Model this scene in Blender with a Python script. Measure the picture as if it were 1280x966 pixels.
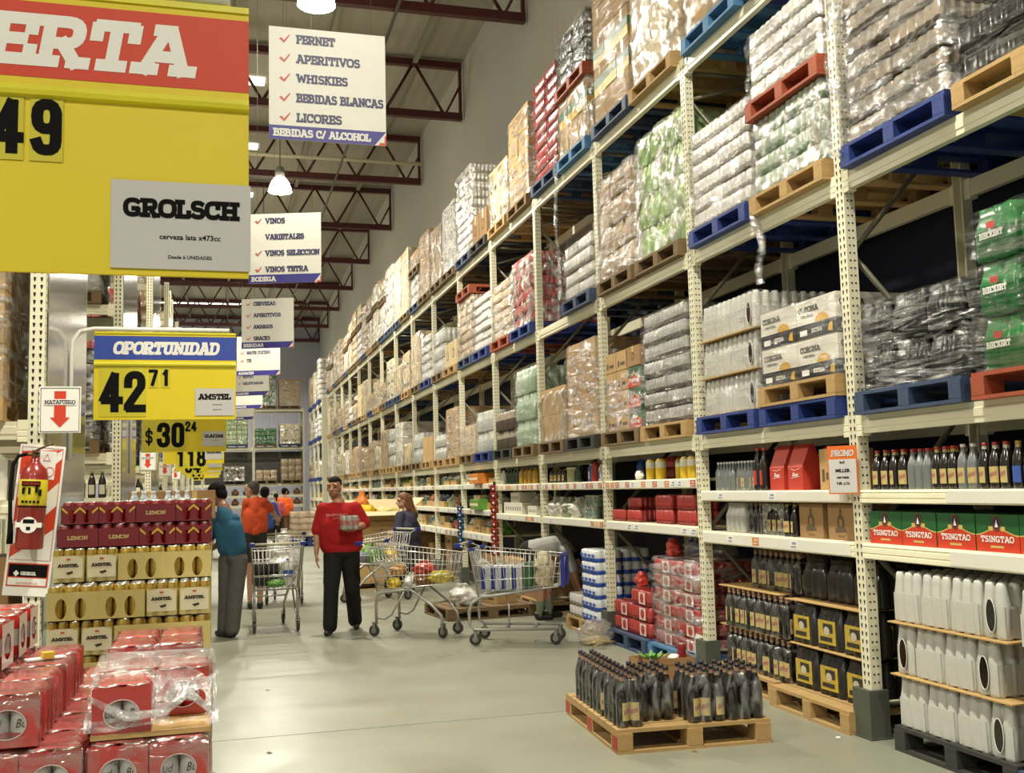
import bpy, bmesh, math, random
from mathutils import Vector, Matrix, Euler, noise
random.seed(7)
for _o in list(bpy.data.objects): bpy.data.objects.remove(_o, do_unlink=True)
S = bpy.context.scene
COL = S.collection
R = math.radians
PI = math.pi

# ------------------------------------------------------------------ camera
FPX, YAW, PITCH, ROLL, CAMH = 1295.4, .2747, .0967, -.0249, 1.62
def _basis():
    cy, sy = math.cos(YAW), math.sin(YAW)
    f = Vector((sy*math.cos(PITCH), cy*math.cos(PITCH), math.sin(PITCH)))
    r = Vector((cy, -sy, 0)); u = r.cross(f)
    c, s = math.cos(ROLL), math.sin(ROLL)
    return c*r+s*u, -s*r+c*u, f
CR, CU, CF = _basis()
cam_d = bpy.data.cameras.new('camera'); cam = bpy.data.objects.new('camera', cam_d); COL.objects.link(cam)
cam_d.sensor_width = 36; cam_d.lens = FPX/1280*36; cam_d.clip_end = 300
m = Matrix((CR, CU, -CF)).transposed().to_4x4(); m.translation = (0, 0, CAMH)
cam.matrix_world = m
S.camera = cam
def at(px, py, x=None, y=None, z=None):
    """the point of the plane x=, y= or z= that a pixel of the photograph shows"""
    d = CR*((px-640)/FPX) + CU*(-(py-483)/FPX) + CF
    if x is not None: t = x/d.x
    elif y is not None: t = y/d.y
    else: t = (z-CAMH)/d.z
    p = d*t; p.z += CAMH
    return p

# ------------------------------------------------------------------ light
S.view_settings.view_transform = 'Standard'; S.view_settings.look = 'None'
S.view_settings.gamma = 1; S.view_settings.use_curve_mapping = False
S.view_settings.exposure = 0.2
LAMP_W = 480
LAMP_COL = (1.0, .95, .81)
STRIP_E = 3.5
W = bpy.data.worlds.new('hall'); S.world = W; W.use_nodes = True
W.node_tree.nodes['Background'].inputs[0].default_value = (.95, .93, .82, 1)
W.node_tree.nodes['Background'].inputs[1].default_value = .36

# ------------------------------------------------------------------ materials
def lin(h):
    if isinstance(h, str):
        c = [int(h[i:i+2], 16)/255 for i in (0, 2, 4)]
        return tuple((v/12.92 if v <= .04045 else ((v+.055)/1.055)**2.4) for v in c)
    return tuple(h)
_M = {}
def mat(name, col, rough=.5, metal=0, var=.12, scale=6, bump=0, bscale=40, spec=.5, stretch=(1, 1, 1), coat=0):
    """principled paint with a little procedural tone variation and optional relief"""
    if name in _M: return _M[name]
    m = bpy.data.materials.new(name); m.use_nodes = True; _M[name] = m
    nt = m.node_tree; b = nt.nodes['Principled BSDF']; L = nt.links.new
    c = lin(col)
    b.inputs['Roughness'].default_value = rough; b.inputs['Metallic'].default_value = metal
    b.inputs['Specular IOR Level'].default_value = spec
    if coat: b.inputs['Coat Weight'].default_value = coat; b.inputs['Coat Roughness'].default_value = .12
    tc = nt.nodes.new('ShaderNodeTexCoord'); mp = nt.nodes.new('ShaderNodeMapping'); mp.inputs['Scale'].default_value = stretch
    L(tc.outputs['Object'], mp.inputs[0])
    n = nt.nodes.new('ShaderNodeTexNoise'); n.inputs['Scale'].default_value = scale; n.inputs['Detail'].default_value = 4
    L(mp.outputs[0], n.inputs['Vector'])
    mx = nt.nodes.new('ShaderNodeMix'); mx.data_type = 'RGBA'
    mx.inputs[6].default_value = (*[v*(1-var) for v in c], 1); mx.inputs[7].default_value = (*[min(1, v*(1+var)) for v in c], 1)
    L(n.outputs[0], mx.inputs[0]); L(mx.outputs[2], b.inputs['Base Color'])
    if bump:
        n2 = nt.nodes.new('ShaderNodeTexNoise'); n2.inputs['Scale'].default_value = bscale; n2.inputs['Detail'].default_value = 3
        L(mp.outputs[0], n2.inputs['Vector'])
        bp = nt.nodes.new('ShaderNodeBump'); bp.inputs['Strength'].default_value = bump; bp.inputs['Distance'].default_value = .02
        L(n2.outputs[0], bp.inputs['Height']); L(bp.outputs[0], b.inputs['Normal'])
    return m
def film(name, clear=.62, tint='ffffff', rough=.12, milky=.25, bump=.6, scale=9, stretch=(1, 1, 4), patch=.25):
    """clear stretch film: see-through, with milky patches standing in for broad white reflections, with sharp glints on its folds"""
    if name in _M: return _M[name]
    m = bpy.data.materials.new(name); m.use_nodes = True; _M[name] = m
    nt = m.node_tree; L = nt.links.new; N = nt.nodes.new
    nt.nodes.remove(nt.nodes['Principled BSDF']); out = nt.nodes['Material Output']
    tc = N('ShaderNodeTexCoord'); mp = N('ShaderNodeMapping'); mp.inputs['Scale'].default_value = stretch; mp.inputs['Rotation'].default_value = (.25, .1, .2)
    L(tc.outputs['Object'], mp.inputs[0])
    n = N('ShaderNodeTexNoise'); n.inputs['Scale'].default_value = scale; n.inputs['Detail'].default_value = 5; n.inputs['Distortion'].default_value = 1.2
    L(mp.outputs[0], n.inputs['Vector'])
    bp = N('ShaderNodeBump'); bp.inputs['Strength'].default_value = bump; bp.inputs['Distance'].default_value = .05
    L(n.outputs[0], bp.inputs['Height'])
    gl = N('ShaderNodeBsdfGlossy'); gl.inputs['Roughness'].default_value = rough; L(bp.outputs[0], gl.inputs['Normal'])
    df = N('ShaderNodeBsdfDiffuse'); df.inputs['Color'].default_value = (*lin(tint), 1); L(bp.outputs[0], df.inputs['Normal'])
    m1 = N('ShaderNodeMixShader'); m1.inputs[0].default_value = milky; L(gl.outputs[0], m1.inputs[1]); L(df.outputs[0], m1.inputs[2])
    tr = N('ShaderNodeBsdfTransparent')
    rp = N('ShaderNodeValToRGB'); rp.color_ramp.elements[0].position = .38; rp.color_ramp.elements[0].color = (clear+.2,)*3+(1,)
    rp.color_ramp.elements[1].position = .66; rp.color_ramp.elements[1].color = (max(0, clear-patch),)*3+(1,)
    L(n.outputs[0], rp.inputs[0])
    m2 = N('ShaderNodeMixShader'); L(rp.outputs[0], m2.inputs[0]); L(m1.outputs[0], m2.inputs[1]); L(tr.outputs[0], m2.inputs[2])
    L(m2.outputs[0], out.inputs[0])
    return m
def emis(name, col, e):
    if name in _M: return _M[name]
    m = bpy.data.materials.new(name); m.use_nodes = True; _M[name] = m
    nt = m.node_tree; b = nt.nodes['Principled BSDF']
    b.inputs['Base Color'].default_value = (.8, .8, .8, 1); b.inputs['Emission Color'].default_value = (*lin(col), 1); b.inputs['Emission Strength'].default_value = e
    return m
CREAM = mat('cream_enamel', 'ded9bd', .38, var=.05, scale=3)
CREAM2 = mat('bare_connector_enamel', 'ebe6c8', .4, var=.04)
HOLE = mat('punched_slot', '171512', .9)
GUARD = mat('grey_steel_guard', '4c5045', .6, var=.15)
BRACE = mat('galvanised_brace', '6d6a58', .45, .4)
DARKR = mat('dark_red_truss_paint', '4a1717', .5, var=.15)
BLACK = mat('black_print', '0b0a09', .75, spec=.15)
WHITE = mat('white_board', 'e9e7e0', .5, var=.03)

# ------------------------------------------------------------------ mesh builder
class MB:
    def __init__(s): s.v = []; s.f = []; s.m = []; s.sm = []
    def add(s, vs, fs, m=0, smooth=False):
        b = len(s.v); s.v += [tuple(v) for v in vs]
        for f in fs: s.f.append([b+i for i in f]); s.m.append(m); s.sm.append(smooth)
        return s
    def box(s, x0, y0, z0, x1, y1, z1, m=0, bev=0, T=None):
        if bev:
            bm = bmesh.new(); bmesh.ops.create_cube(bm, size=1)
            for v in bm.verts: v.co = Vector(((x0+x1)/2+v.co.x*(x1-x0), (y0+y1)/2+v.co.y*(y1-y0), (z0+z1)/2+v.co.z*(z1-z0)))
            bmesh.ops.bevel(bm, geom=bm.edges[:], offset=bev, segments=2, affect='EDGES', profile=.6)
            return s.bm(bm, m, T)
        vs = [(x, y, z) for z in (z0, z1) for y in (y0, y1) for x in (x0, x1)]
        if T: vs = [T @ Vector(v) for v in vs]
        return s.add(vs, [(0, 2, 3, 1), (4, 5, 7, 6), (0, 1, 5, 4), (2, 6, 7, 3), (0, 4, 6, 2), (1, 3, 7, 5)], m)
    def bm(s, bm, m=0, T=None, smooth=False):
        bm.verts.index_update()
        s.add([(T @ v.co) if T else v.co[:] for v in bm.verts], [[v.index for v in f.verts] for f in bm.faces], m, smooth); bm.free(); return s
    def tube(s, pts, r, n=8, m=0, closed=False, smooth=True):
        pts = [Vector(p) for p in pts]; k = len(pts)
        rs = r if isinstance(r, (list, tuple)) else [r]*k
        vs = []; up = None
        for i, p in enumerate(pts):
            a = pts[(i-1) % k] if (closed or i) else p; b = pts[(i+1) % k] if (closed or i < k-1) else p
            t = (b-a).normalized()
            if up is None or abs(up.dot(t)) > .98:
                up = Vector((0, 0, 1)) if abs(t.z) < .9 else Vector((0, 1, 0))
            x = t.cross(up).normalized(); y = x.cross(t).normalized(); up = y
            vs += [p+rs[i]*(math.cos(q*2*PI/n)*x+math.sin(q*2*PI/n)*y) for q in range(n)]
        fs = []
        for i in range(k if closed else k-1):
            for q in range(n):
                j = (i+1) % k
                fs.append((i*n+q, i*n+(q+1) % n, j*n+(q+1) % n, j*n+q))
        s.add(vs, fs, m, smooth)
        if not closed:
            b = len(s.v)-k*n
            s.f.append([b+q for q in range(n)][::-1]); s.m.append(m); s.sm.append(False)
            s.f.append([b+(k-1)*n+q for q in range(n)]); s.m.append(m); s.sm.append(False)
        return s
    def lathe(s, prof, n=16, o=(0, 0, 0), m=0, T=None, smooth=True, ms=None):
        """prof: (radius, z[, material]) from bottom to top"""
        vs = []; k = len(prof)
        for p in prof:
            for q in range(n):
                a = q*2*PI/n; v = Vector((o[0]+p[0]*math.cos(a), o[1]+p[0]*math.sin(a), o[2]+p[1])); vs.append(T @ v if T else v)
        b = len(s.v); s.v += [tuple(v) for v in vs]
        for i in range(k-1):
            mm = prof[i][2] if len(prof[i]) > 2 else m
            for q in range(n):
                s.f.append([b+i*n+q, b+i*n+(q+1) % n, b+(i+1)*n+(q+1) % n, b+(i+1)*n+q]); s.m.append(mm); s.sm.append(smooth)
        s.f.append([b+q for q in range(n)][::-1]); s.m.append(prof[0][2] if len(prof[0]) > 2 else m); s.sm.append(False)
        s.f.append([b+(k-1)*n+q for q in range(n)]); s.m.append(prof[-2][2] if len(prof[-2]) > 2 else m); s.sm.append(False)
        return s
    def poly(s, pts, m=0): return s.add(pts, [list(range(len(pts)))], m)
    def prism(s, pts, axis, a, b, m=0):
        """extrude an outline given in the two other axes from a to b along axis"""
        def P(p, h): return {'x': (h, p[0], p[1]), 'y': (p[0], h, p[1]), 'z': (p[0], p[1], h)}[axis]
        n = len(pts); vs = [P(p, a) for p in pts]+[P(p, b) for p in pts]
        fs = [list(range(n))[::-1], list(range(n, 2*n))]+[(i, (i+1) % n, n+(i+1) % n, n+i) for i in range(n)]
        return s.add(vs, fs, m)
    def mesh(s, name, mats):
        me = bpy.data.meshes.new(name); me.from_pydata(s.v, [], s.f)
        for mm in (mats if isinstance(mats, (list, tuple)) else [mats]): me.materials.append(mm)
        me.polygons.foreach_set('material_index', s.m); me.polygons.foreach_set('use_smooth', s.sm)
        bm = bmesh.new(); bm.from_mesh(me); bmesh.ops.recalc_face_normals(bm, faces=bm.faces); bm.to_mesh(me); bm.free()
        me.update(); return me
def link(name, data, parent=None, loc=(0, 0, 0), rot=(0, 0, 0), scale=None):
    o = bpy.data.objects.new(name, data); COL.objects.link(o)
    o.location = loc; o.rotation_euler = rot if isinstance(rot, (tuple, list)) else (0, 0, rot)
    if scale: o.scale = scale if isinstance(scale, (tuple, list)) else (scale,)*3
    if parent: o.parent = parent
    return o
def tag(o, label=None, cat=None, group=None, kind=None):
    if label: o['label'] = label
    if cat: o['category'] = cat
    if group: o['group'] = group
    if kind: o['kind'] = kind
    return o
def struct(name, mesh, loc=(0, 0, 0), rot=0): return tag(link(name, mesh, None, loc, rot), kind='structure')
def thing(name, label, cat, loc=(0, 0, 0), rot=0, parts=(), group=None, scale=None):
    """an Empty at the thing's base with its parts: (name, mesh, loc, rot, [sub-parts], label)"""
    r = tag(link(name, None, None, loc, rot, scale), label, cat, group)
    r.empty_display_size = .1
    for p in parts: _part(p, r)
    return r
def _part(p, parent):
    o = link(p[0], p[1], parent, p[2] if len(p) > 2 else (0, 0, 0), p[3] if len(p) > 3 else 0)
    if len(p) > 5 and p[5]: o['label'] = p[5]
    for q in (p[4] if len(p) > 4 and p[4] else ()): _part(q, o)
    return o
def solo(name, mesh, label, cat, loc=(0, 0, 0), rot=0, group=None, scale=None):
    return tag(link(name, mesh, None, loc, rot, scale), label, cat, group)
_C = {}
def cached(key, fn):
    if key not in _C: _C[key] = fn()
    return _C[key]
ORD = ['first', 'second', 'third', 'fourth', 'fifth', 'sixth', 'seventh', 'eighth', 'ninth', 'tenth', 'eleventh', 'twelfth', 'thirteenth', 'fourteenth', 'fifteenth', 'sixteenth', 'seventeenth', 'eighteenth', 'nineteenth', 'twentieth']

# ------------------------------------------------------------------ lettering (slab capitals drawn as thick strokes, and the plain built-in face)
def _arc(cx, cy, rx, ry, a0, a1, n=9, p=.78):
    o = []
    for i in range(n+1):
        a = R(a0+(a1-a0)*i/n); c, s_ = math.cos(a), math.sin(a)
        o.append((cx+rx*math.copysign(abs(c)**p, c), cy+ry*math.copysign(abs(s_)**p, s_)))
    return o
def _sf(x, y, w=.13): return [(x-w, y), (x+w, y)]
GLY = {  # width, strokes (centre lines, y 0..1)
 'A': (.8, [[(.08, 0), (.36, 1), (.44, 1), (.72, 0)], [(.2, .33), (.6, .33)], _sf(.08, 0), _sf(.72, 0), [(.24, 1), (.42, 1)]]),
 'B': (.68, [[(.12, 0), (.12, 1)], [(0, 0), (.38, 0)]+_arc(.38, .27, .22, .27, -90, 90)[1:]+[(.12, .54)], [(0, 1), (.36, 1)]+_arc(.36, .77, .18, .23, 90, -90)[1:]]),
 'C': (.66, [_arc(.34, .5, .32, .5, 48, 312, 14), [(.57, .72), (.57, 1)]]),
 'D': (.72, [[(.12, 0), (.12, 1)], [(0, 1), (.32, 1)]+_arc(.32, .5, .34, .5, 90, -90, 12)[1:]+[(0, 0)]]),
 'E': (.62, [[(.12, 0), (.12, 1)], [(0, 1), (.58, 1), (.58, .76)], [(0, 0), (.6, 0), (.6, .24)], [(.12, .5), (.44, .5)]]),
 'F': (.6, [[(.12, 0), (.12, 1)], [(0, 1), (.58, 1), (.58, .76)], _sf(.12, 0), [(.12, .5), (.44, .5)]]),
 'G': (.72, [_arc(.36, .5, .34, .5, 50, 300, 14)+[(.62, .06), (.62, .42), (.42, .42)]]),
 'H': (.76, [[(.12, 0), (.12, 1)], [(.64, 0), (.64, 1)], [(.12, .5), (.64, .5)], _sf(.12, 0), _sf(.64, 0), _sf(.12, 1), _sf(.64, 1)]),
 'I': (.32, [[(.16, 0), (.16, 1)], _sf(.16, 0), _sf(.16, 1)]),
 'K': (.72, [[(.12, 0), (.12, 1)], [(.14, .42), (.6, 1)], [(.3, .56), (.62, 0)], _sf(.12, 0), _sf(.12, 1), _sf(.6, 0), _sf(.58, 1)]),
 'L': (.58, [[(.12, 0), (.12, 1)], _sf(.12, 1), [(0, 0), (.56, 0), (.56, .28)]]),
 'M': (.92, [[(.12, 0), (.14, 1), (.46, .25), (.78, 1), (.8, 0)], _sf(.12, 0), _sf(.8, 0), [(0, 1), (.14, 1)], [(.78, 1), (.92, 1)]]),
 'N': (.78, [[(.12, 0), (.12, 1), (.64, 0), (.64, 1)], _sf(.12, 0), [(0, 1), (.12, 1)], _sf(.64, 1)]),
 'O': (.74, [_arc(.37, .5, .34, .5, 0, 360, 20)]),
 'P': (.66, [[(.12, 0), (.12, 1)], [(0, 1), (.38, 1)]+_arc(.38, .7, .22, .3, 90, -90)[1:]+[(.12, .4)], _sf(.12, 0)]),
 'Q': (.74, [_arc(.37, .5, .34, .5, 0, 360, 20), [(.45, .2), (.7, -.05)]]),
 'R': (.72, [[(.12, 0), (.12, 1)], [(0, 1), (.38, 1)]+_arc(.38, .73, .22, .27, 90, -90)[1:]+[(.12, .46)], [(.36, .46), (.6, 0)], _sf(.12, 0), [(.56, 0), (.74, 0)]]),
 'S': (.62, [_arc(.31, .76, .23, .24, 38, 262, 9)+_arc(.31, .26, .25, .26, 80, -142, 9)]),
 'T': (.7, [[(.35, 0), (.35, 1)], [(.04, .74), (.04, 1), (.66, 1), (.66, .74)], _sf(.35, 0, .15)]),
 'U': (.76, [[(.12, 1), (.12, .34)]+_arc(.37, .3, .25, .3, 180, 360, 10)+[(.62, 1)], _sf(.12, 1), _sf(.62, 1)]),
 'V': (.76, [[(.08, 1), (.36, 0), (.4, 0), (.68, 1)], _sf(.08, 1), _sf(.68, 1)]),
 'W': (1.06, [[(.08, 1), (.28, 0), (.52, .85), (.78, 0), (.98, 1)], _sf(.08, 1), _sf(.98, 1)]),
 'X': (.74, [[(.08, 0), (.66, 1)], [(.08, 1), (.66, 0)], _sf(.1, 0), _sf(.64, 0), _sf(.1, 1), _sf(.64, 1)]),
 'Y': (.72, [[(.08, 1), (.36, .45), (.64, 1)], [(.36, .45), (.36, 0)], _sf(.36, 0), _sf(.1, 1), _sf(.62, 1)]),
 'Z': (.64, [[(.06, .78), (.06, 1), (.56, 1), (.04, 0), (.6, 0), (.6, .24)]]),
 '/': (.4, [[(0, -.05), (.36, 1.05)]]), ' ': (.3, []), '.': (.24, [[(.1, 0), (.14, 0)]]), '-': (.4, [[(.06, .45), (.34, .45)]]),
 '0': (.52, [[(.06, .25), (.06, .75)]+_arc(.26, .78, .2, .22, 180, 0, 8)+_arc(.26, .22, .2, .22, 0, -180, 8)]),
 '1': (.34, [[(.22, 0), (.22, 1)], [(.22, 1), (.04, .8)]]),
 '2': (.52, [[(.06, .72)]+_arc(.26, .76, .2, .24, 175, -25, 10)+[(.06, .08), (.06, 0), (.48, 0)]]),
 '3': (.52, [[(.06, .76)]+_arc(.26, .77, .2, .23, 175, -80, 9)+_arc(.26, .26, .21, .26, 80, -175, 9)]),
 '4': (.56, [[(.4, 0), (.4, 1), (.03, .24), (.54, .24)]]),
 '5': (.52, [[(.46, 1), (.1, 1), (.06, .55), (.16, .6)]+_arc(.26, .3, .2, .3, 80, -170, 9)]),
 '6': (.52, [_arc(.26, .78, .2, .22, 15, 180, 7)+[(.06, .27)], _arc(.26, .27, .2, .27, 0, 360, 14)]),
 '7': (.46, [[(.02, 1), (.42, 1), (.16, 0)]]),
 '8': (.52, [_arc(.26, .75, .18, .25, 0, 360, 14), _arc(.26, .25, .21, .27, 0, 360, 14)]),
 '9': (.52, [_arc(.26, .73, .2, .27, 0, 360, 14), [(.46, .73), (.46, .3)]+_arc(.26, .22, .2, .22, 0, -165, 7)]),
 '$': (.52, [[(.46, .74)]+_arc(.26, .72, .2, .2, 20, 270, 9)+_arc(.26, .28, .2, .22, 90, -160, 9), [(.26, -.1), (.26, 1.1)]]),
}
def slab(mb, txt, x, z, h, t=.2, m=0, y=0, shear=0, sx=1.0, gap=.12, align='l', fit=None, sf=1.0):
    """write capitals on the x-z plane at depth y, facing -y; h = cap height"""
    wid = sum(GLY[c][0]+gap for c in txt)-gap
    if fit: sx = fit/(wid*h)
    x0 = x - (wid*h*sx/2 if align == 'c' else wid*h*sx if align == 'r' else 0)
    cx = 0; yo = [0]
    for c in txt:
        w, st = GLY[c]
        for li in st:
          if 1:
            if sf != 1 and len(li) == 2 and li[0][1] == li[1][1] and li[0][1] in (0, 1) and abs(li[1][0]-li[0][0]) < .31:
                mx_ = (li[0][0]+li[1][0])/2; li = [(mx_+(p[0]-mx_)*sf, p[1]) for p in li]
            PS = [[]]; cut = set()
            for i, p in enumerate(li):
                q = ((cx+p[0])*h*sx, (t/2+p[1]*(1-t))*h); PS[-1].append(q)
                if 0 < i < len(li)-1:
                    a_, b_ = li[i-1], li[i+1]; d0 = Vector((p[0]-a_[0], p[1]-a_[1])).normalized(); d1 = Vector((b_[0]-p[0], b_[1]-p[1])).normalized()
                    if d0.dot(d1) < .35: PS.append([q]); cut.add(q)
          for pts in PS:
            hw = t*h/2
            n = len(pts); clos = n > 3 and math.dist(pts[0], pts[-1]) < .02*h
            L, Q = [], []
            for i, p in enumerate(pts):
                a = pts[i-1] if i else (pts[-2] if clos else None)
                b = pts[i+1] if i < n-1 else (pts[1] if clos else None)
                d0 = Vector((p[0]-a[0], p[1]-a[1])).normalized() if a else None
                d1 = Vector((b[0]-p[0], b[1]-p[1])).normalized() if b else None
                d0 = d0 or d1; d1 = d1 or d0
                n0 = Vector((-d0.y, d0.x)); n1 = Vector((-d1.y, d1.x)); nn = n0+n1
                if nn.length < .3: nn = n0
                nn.normalize(); k = hw/max(.8, nn.dot(n0))
                e = Vector((0, 0))
                if not a: e = -d1*hw*(.5 if p in cut else .98)
                if not b: e = d0*hw*(.5 if p in cut else .98)
                P = Vector(p)+e
                L.append(P+nn*k); Q.append(P-nn*k)
            for i in range(n-1):
                yo[0] += .00003
                f = lambda v: (x0+v.x+shear*v.y, y-yo[0], z+v.y)
                mb.add([f(Q[i]), f(Q[i+1]), f(L[i+1]), f(L[i])], [(0, 1, 2, 3)], m)
        cx += w+gap; yo[0] *= .3
    return mb
def plain(mb, txt, x, z, h, m=0, y=0, bold=.0, shear=0, align='CENTER', sx=1):
    """the built-in typeface, laid on the x-z plane at depth y"""
    cu = bpy.data.curves.new('t', 'FONT'); cu.body = txt; cu.size = h/.72; cu.offset = bold*h; cu.shear = shear; cu.align_x = align; cu.resolution_u = 2
    o = bpy.data.objects.new('t', cu); me = o.to_mesh()
    mb.add([(x+v.co.x*sx, y, z+v.co.y) for v in me.vertices], [list(p.vertices) for p in me.polygons], m)
    o.to_mesh_clear(); bpy.data.objects.remove(o); bpy.data.curves.remove(cu)
    return mb

# ================================================================== THE HALL
def floor_mat():
    m = mat('polished_concrete', '8a8b7b', .3, var=.1, scale=.6)
    nt = m.node_tree; L = nt.links.new; b = nt.nodes['Principled BSDF']
    n = nt.nodes.new('ShaderNodeTexNoise'); n.inputs['Scale'].default_value = 1.3; n.inputs['Detail'].default_value = 7
    tc = nt.nodes['Texture Coordinate']; L(tc.outputs['Object'], n.inputs['Vector'])
    mr = nt.nodes.new('ShaderNodeMapRange'); mr.inputs[1].default_value = .3; mr.inputs[2].default_value = .7; mr.inputs[3].default_value = .26; mr.inputs[4].default_value = .46
    L(n.outputs[0], mr.inputs[0]); L(mr.outputs[0], b.inputs['Roughness'])
    return m
def rib_mat(name, col, rough=.5, axis='Y', scale=20, depth=.5):
    m = mat(name, col, rough, var=.06, scale=.7)
    nt = m.node_tree; L = nt.links.new; b = nt.nodes['Principled BSDF']; tc = nt.nodes['Texture Coordinate']
    w = nt.nodes.new('ShaderNodeTexWave'); w.bands_direction = axis; w.inputs['Scale'].default_value = scale
    L(tc.outputs['Object'], w.inputs['Vector'])
    bp = nt.nodes.new('ShaderNodeBump'); bp.inputs['Strength'].default_value = depth; bp.inputs['Distance'].default_value = .03
    L(w.outputs[0], bp.inputs['Height']); L(bp.outputs[0], b.inputs['Normal'])
    return m
struct('floor', MB().box(-14, -8, -.2, 6, 60, 0).mesh('floor', floor_mat()))
struct('wall_right', MB().box(5.2, -8, 0, 5.4, 60, 11.3).mesh('wall_right', rib_mat('pale_metal_siding', 'c0beb2', .6, 'Y', 1.6, .25)))
struct('trim_1', MB().box(5.15, -8, 0, 5.2, 58, 5.0).mesh('trim_1', mat('navy_dado_paint', '12162f', .7)))
struct('wall_back', MB().box(-14, 57, 0, 5.2, 57.3, 11.3).mesh('wall_back', rib_mat('pale_end_siding', 'a3a3b0', .6, 'X', 1.6, .2)))
struct('ceiling', MB().box(-14, -8, 11.15, 5.4, 60, 11.3).mesh('ceiling', rib_mat('ceiling_sheet', 'a39f90', .7, 'X', 1.1, .3)))
struct('trim_20', MB().box(-1, 7.3, 0, 3.85, 7.308, .0012).mesh('trim_20', mat('floor_joint_dark', '6b695c', .8)))  # dark expansion joint across the concrete
pm = MB().box(-.05, -8, 10.98, .05, 57, 11.15).mesh('purlin', mat('purlin_paint', '8e8a78', .6))
for i in range(9): struct('trim_%d' % (i+2), pm, (4.1-1.9*i, 0, 0))
# roof trusses
def truss_parts():
    x1, x0 = 5.15, -13.9
    top = MB().box(x0, -.07, 10.94, x1, .07, 11.09).mesh('top_chord', DARKR)
    bot = MB().box(x0, -.07, 9.77, x1, .07, 9.93).mesh('bottom_chord', DARKR)
    w = MB()
    x = x1-.41; k = 0
    while x > x0+.7:
        w.tube([(x, 0, 9.9), (x-.62, 0, 10.97)], .033, 6); w.tube([(x-.69, 0, 10.97), (x-1.29, 0, 9.9)], .033, 6)
        w.tube([(x-.70, .03, 10.97), (x-1.32, .03, 9.9)], .02, 5)
        x -= 1.31
    w.tube([(x1-.36, 0, 9.92), (x1-.04, 0, 10.55)], .028, 6); w.box(x1-.06, -.04, 9.8, x1, .04, 11.0)
    return [('top_chord', top), ('bottom_chord', bot), ('web_members', w.mesh('web_members', DARKR))]
tp = truss_parts()
for i in range(9):
    thing('roof_truss', 'dark red steel roof truss, %s of the row counted from the front' % ORD[i], 'truss', (0, 16.85+5*i, 0), 0, tp, 'roof trusses')
pipe = MB().tube([(-6, 0, 0), (5.15, 0, 0)], .05, 8).mesh('pipe', CREAM)
solo('ceiling_pipe', pipe, 'cream pipe running crosswise under the roof in front of the third truss', 'pipe', (0, 26.55, 10.25))
cond = MB().tube([(0, 8, 0), (0, 56, 0)], .03, 6).mesh('conduit', mat('conduit_grey', '55534a', .5))
solo('ceiling_conduit', cond, 'thin grey conduit running lengthwise below the roof trusses', 'pipe', (2.85, 0, 9.72))
# translucent roof strips
sm = MB().box(-13.5, -.22, 0, .95, .22, .03).mesh('skylight_strip', emis('skylight_sheet', 'f4f2e4', STRIP_E))
for i, y in enumerate((18.9, 23.9, 28.6, 33.4, 38.6, 43.4, 48.5, 53.5)):
    struct('window_%d' % (i+1), sm, (0, y, 11.11))
# high bay lamps
def lamp_parts():
    refl = MB().lathe([(.09, .32), (.13, .3), (.2, .2), (.25, .05), (.26, 0), (.25, 0), (.19, .19), (.1, .28)], 24).mesh('reflector', emis('glowing_prismatic_bell', 'fff3d6', 30))
    top = MB().lathe([(.06, .3), (.1, .32), (.11, .5), (.08, .56), (.03, .58)], 18).mesh('ballast_housing', mat('lamp_housing', '8d8c84', .4, .6))
    bulb = MB().lathe([(.02, .06), (.06, .1), (.065, .16), (.04, .24), (.03, .3)], 12).mesh('bulb', emis('arc_tube', 'fff6e0', 60))
    hang = MB().tube([(0, 0, .56), (0, 0, 2.85)], .012, 6).mesh('hanger', BRACE)
    return [('reflector', refl), ('ballast_housing', top), ('bulb', bulb), ('hanger', hang)]
lp = lamp_parts()
k = 0
for y in (-5, 4.4, 13.9, 23.1, 32.5, 42, 51):
    for x in (1.25, -6.5):
        zz = 8.3
        r = thing('high_bay_lamp', ('round bell-shaped high bay lamp hanging over the main aisle, number %s from the near end' if x > 0 else 'round bell-shaped high bay lamp over the side racks, number %s from the near end') % ORD[k//2], 'lamp', (x, y, zz), 0, lp, 'high bay lamps')
        ld = bpy.data.lights.new('lamp_light', 'AREA'); ld.shape = 'DISK'; ld.size = .44; ld.energy = LAMP_W; ld.color = LAMP_COL; ld.spread = R(165)
        lo = link('lamp_light', ld, r, (0, 0, -.02))
        k += 1

# ================================================================== RIGHT-HAND RACK
RX, RY, RW = 3.935, 5.8135, 2.2845          # front face, first post in view, bay width
Z2, Z3, Z4 = 1.905, 3.505, 5.225            # undersides of the pallet beams
BH = .115
def Yp(i): return RY+RW*i
def post_mesh(h, key):
    def f():
        b = MB(); w, d = .092, .078
        # folded profile seen from the aisle: a channel with returns
        b.prism([(0, 0), (.0, w), (d, w), (d, w-.012), (.012, w-.012), (.012, .012), (d, .012), (d, 0)], 'z', 0, h)
        z = .34
        while z < h-.04:
            for yy in (.024, .066):
                b.add([(-.0012, yy-.008, z+.012), (-.0012, yy+.008, z+.012), (-.0012, yy+.007, z-.001), (-.0012, yy+.003, z-.016), (-.0012, yy-.003, z-.016), (-.0012, yy-.007, z-.001)], [(0, 1, 2, 3, 4, 5)], 1)
            for xx in (.024, .054):
                b.add([(xx-.0065, -.0012, z+.0055), (xx+.0065, -.0012, z+.0055), (xx+.0065, -.0012, z-.0055), (xx-.0065, -.0012, z-.0055)], [(0, 1, 2, 3)], 1)
            z += .05
        return b.mesh('post', [CREAM, HOLE])
    return cached(('post', key), f)
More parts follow.
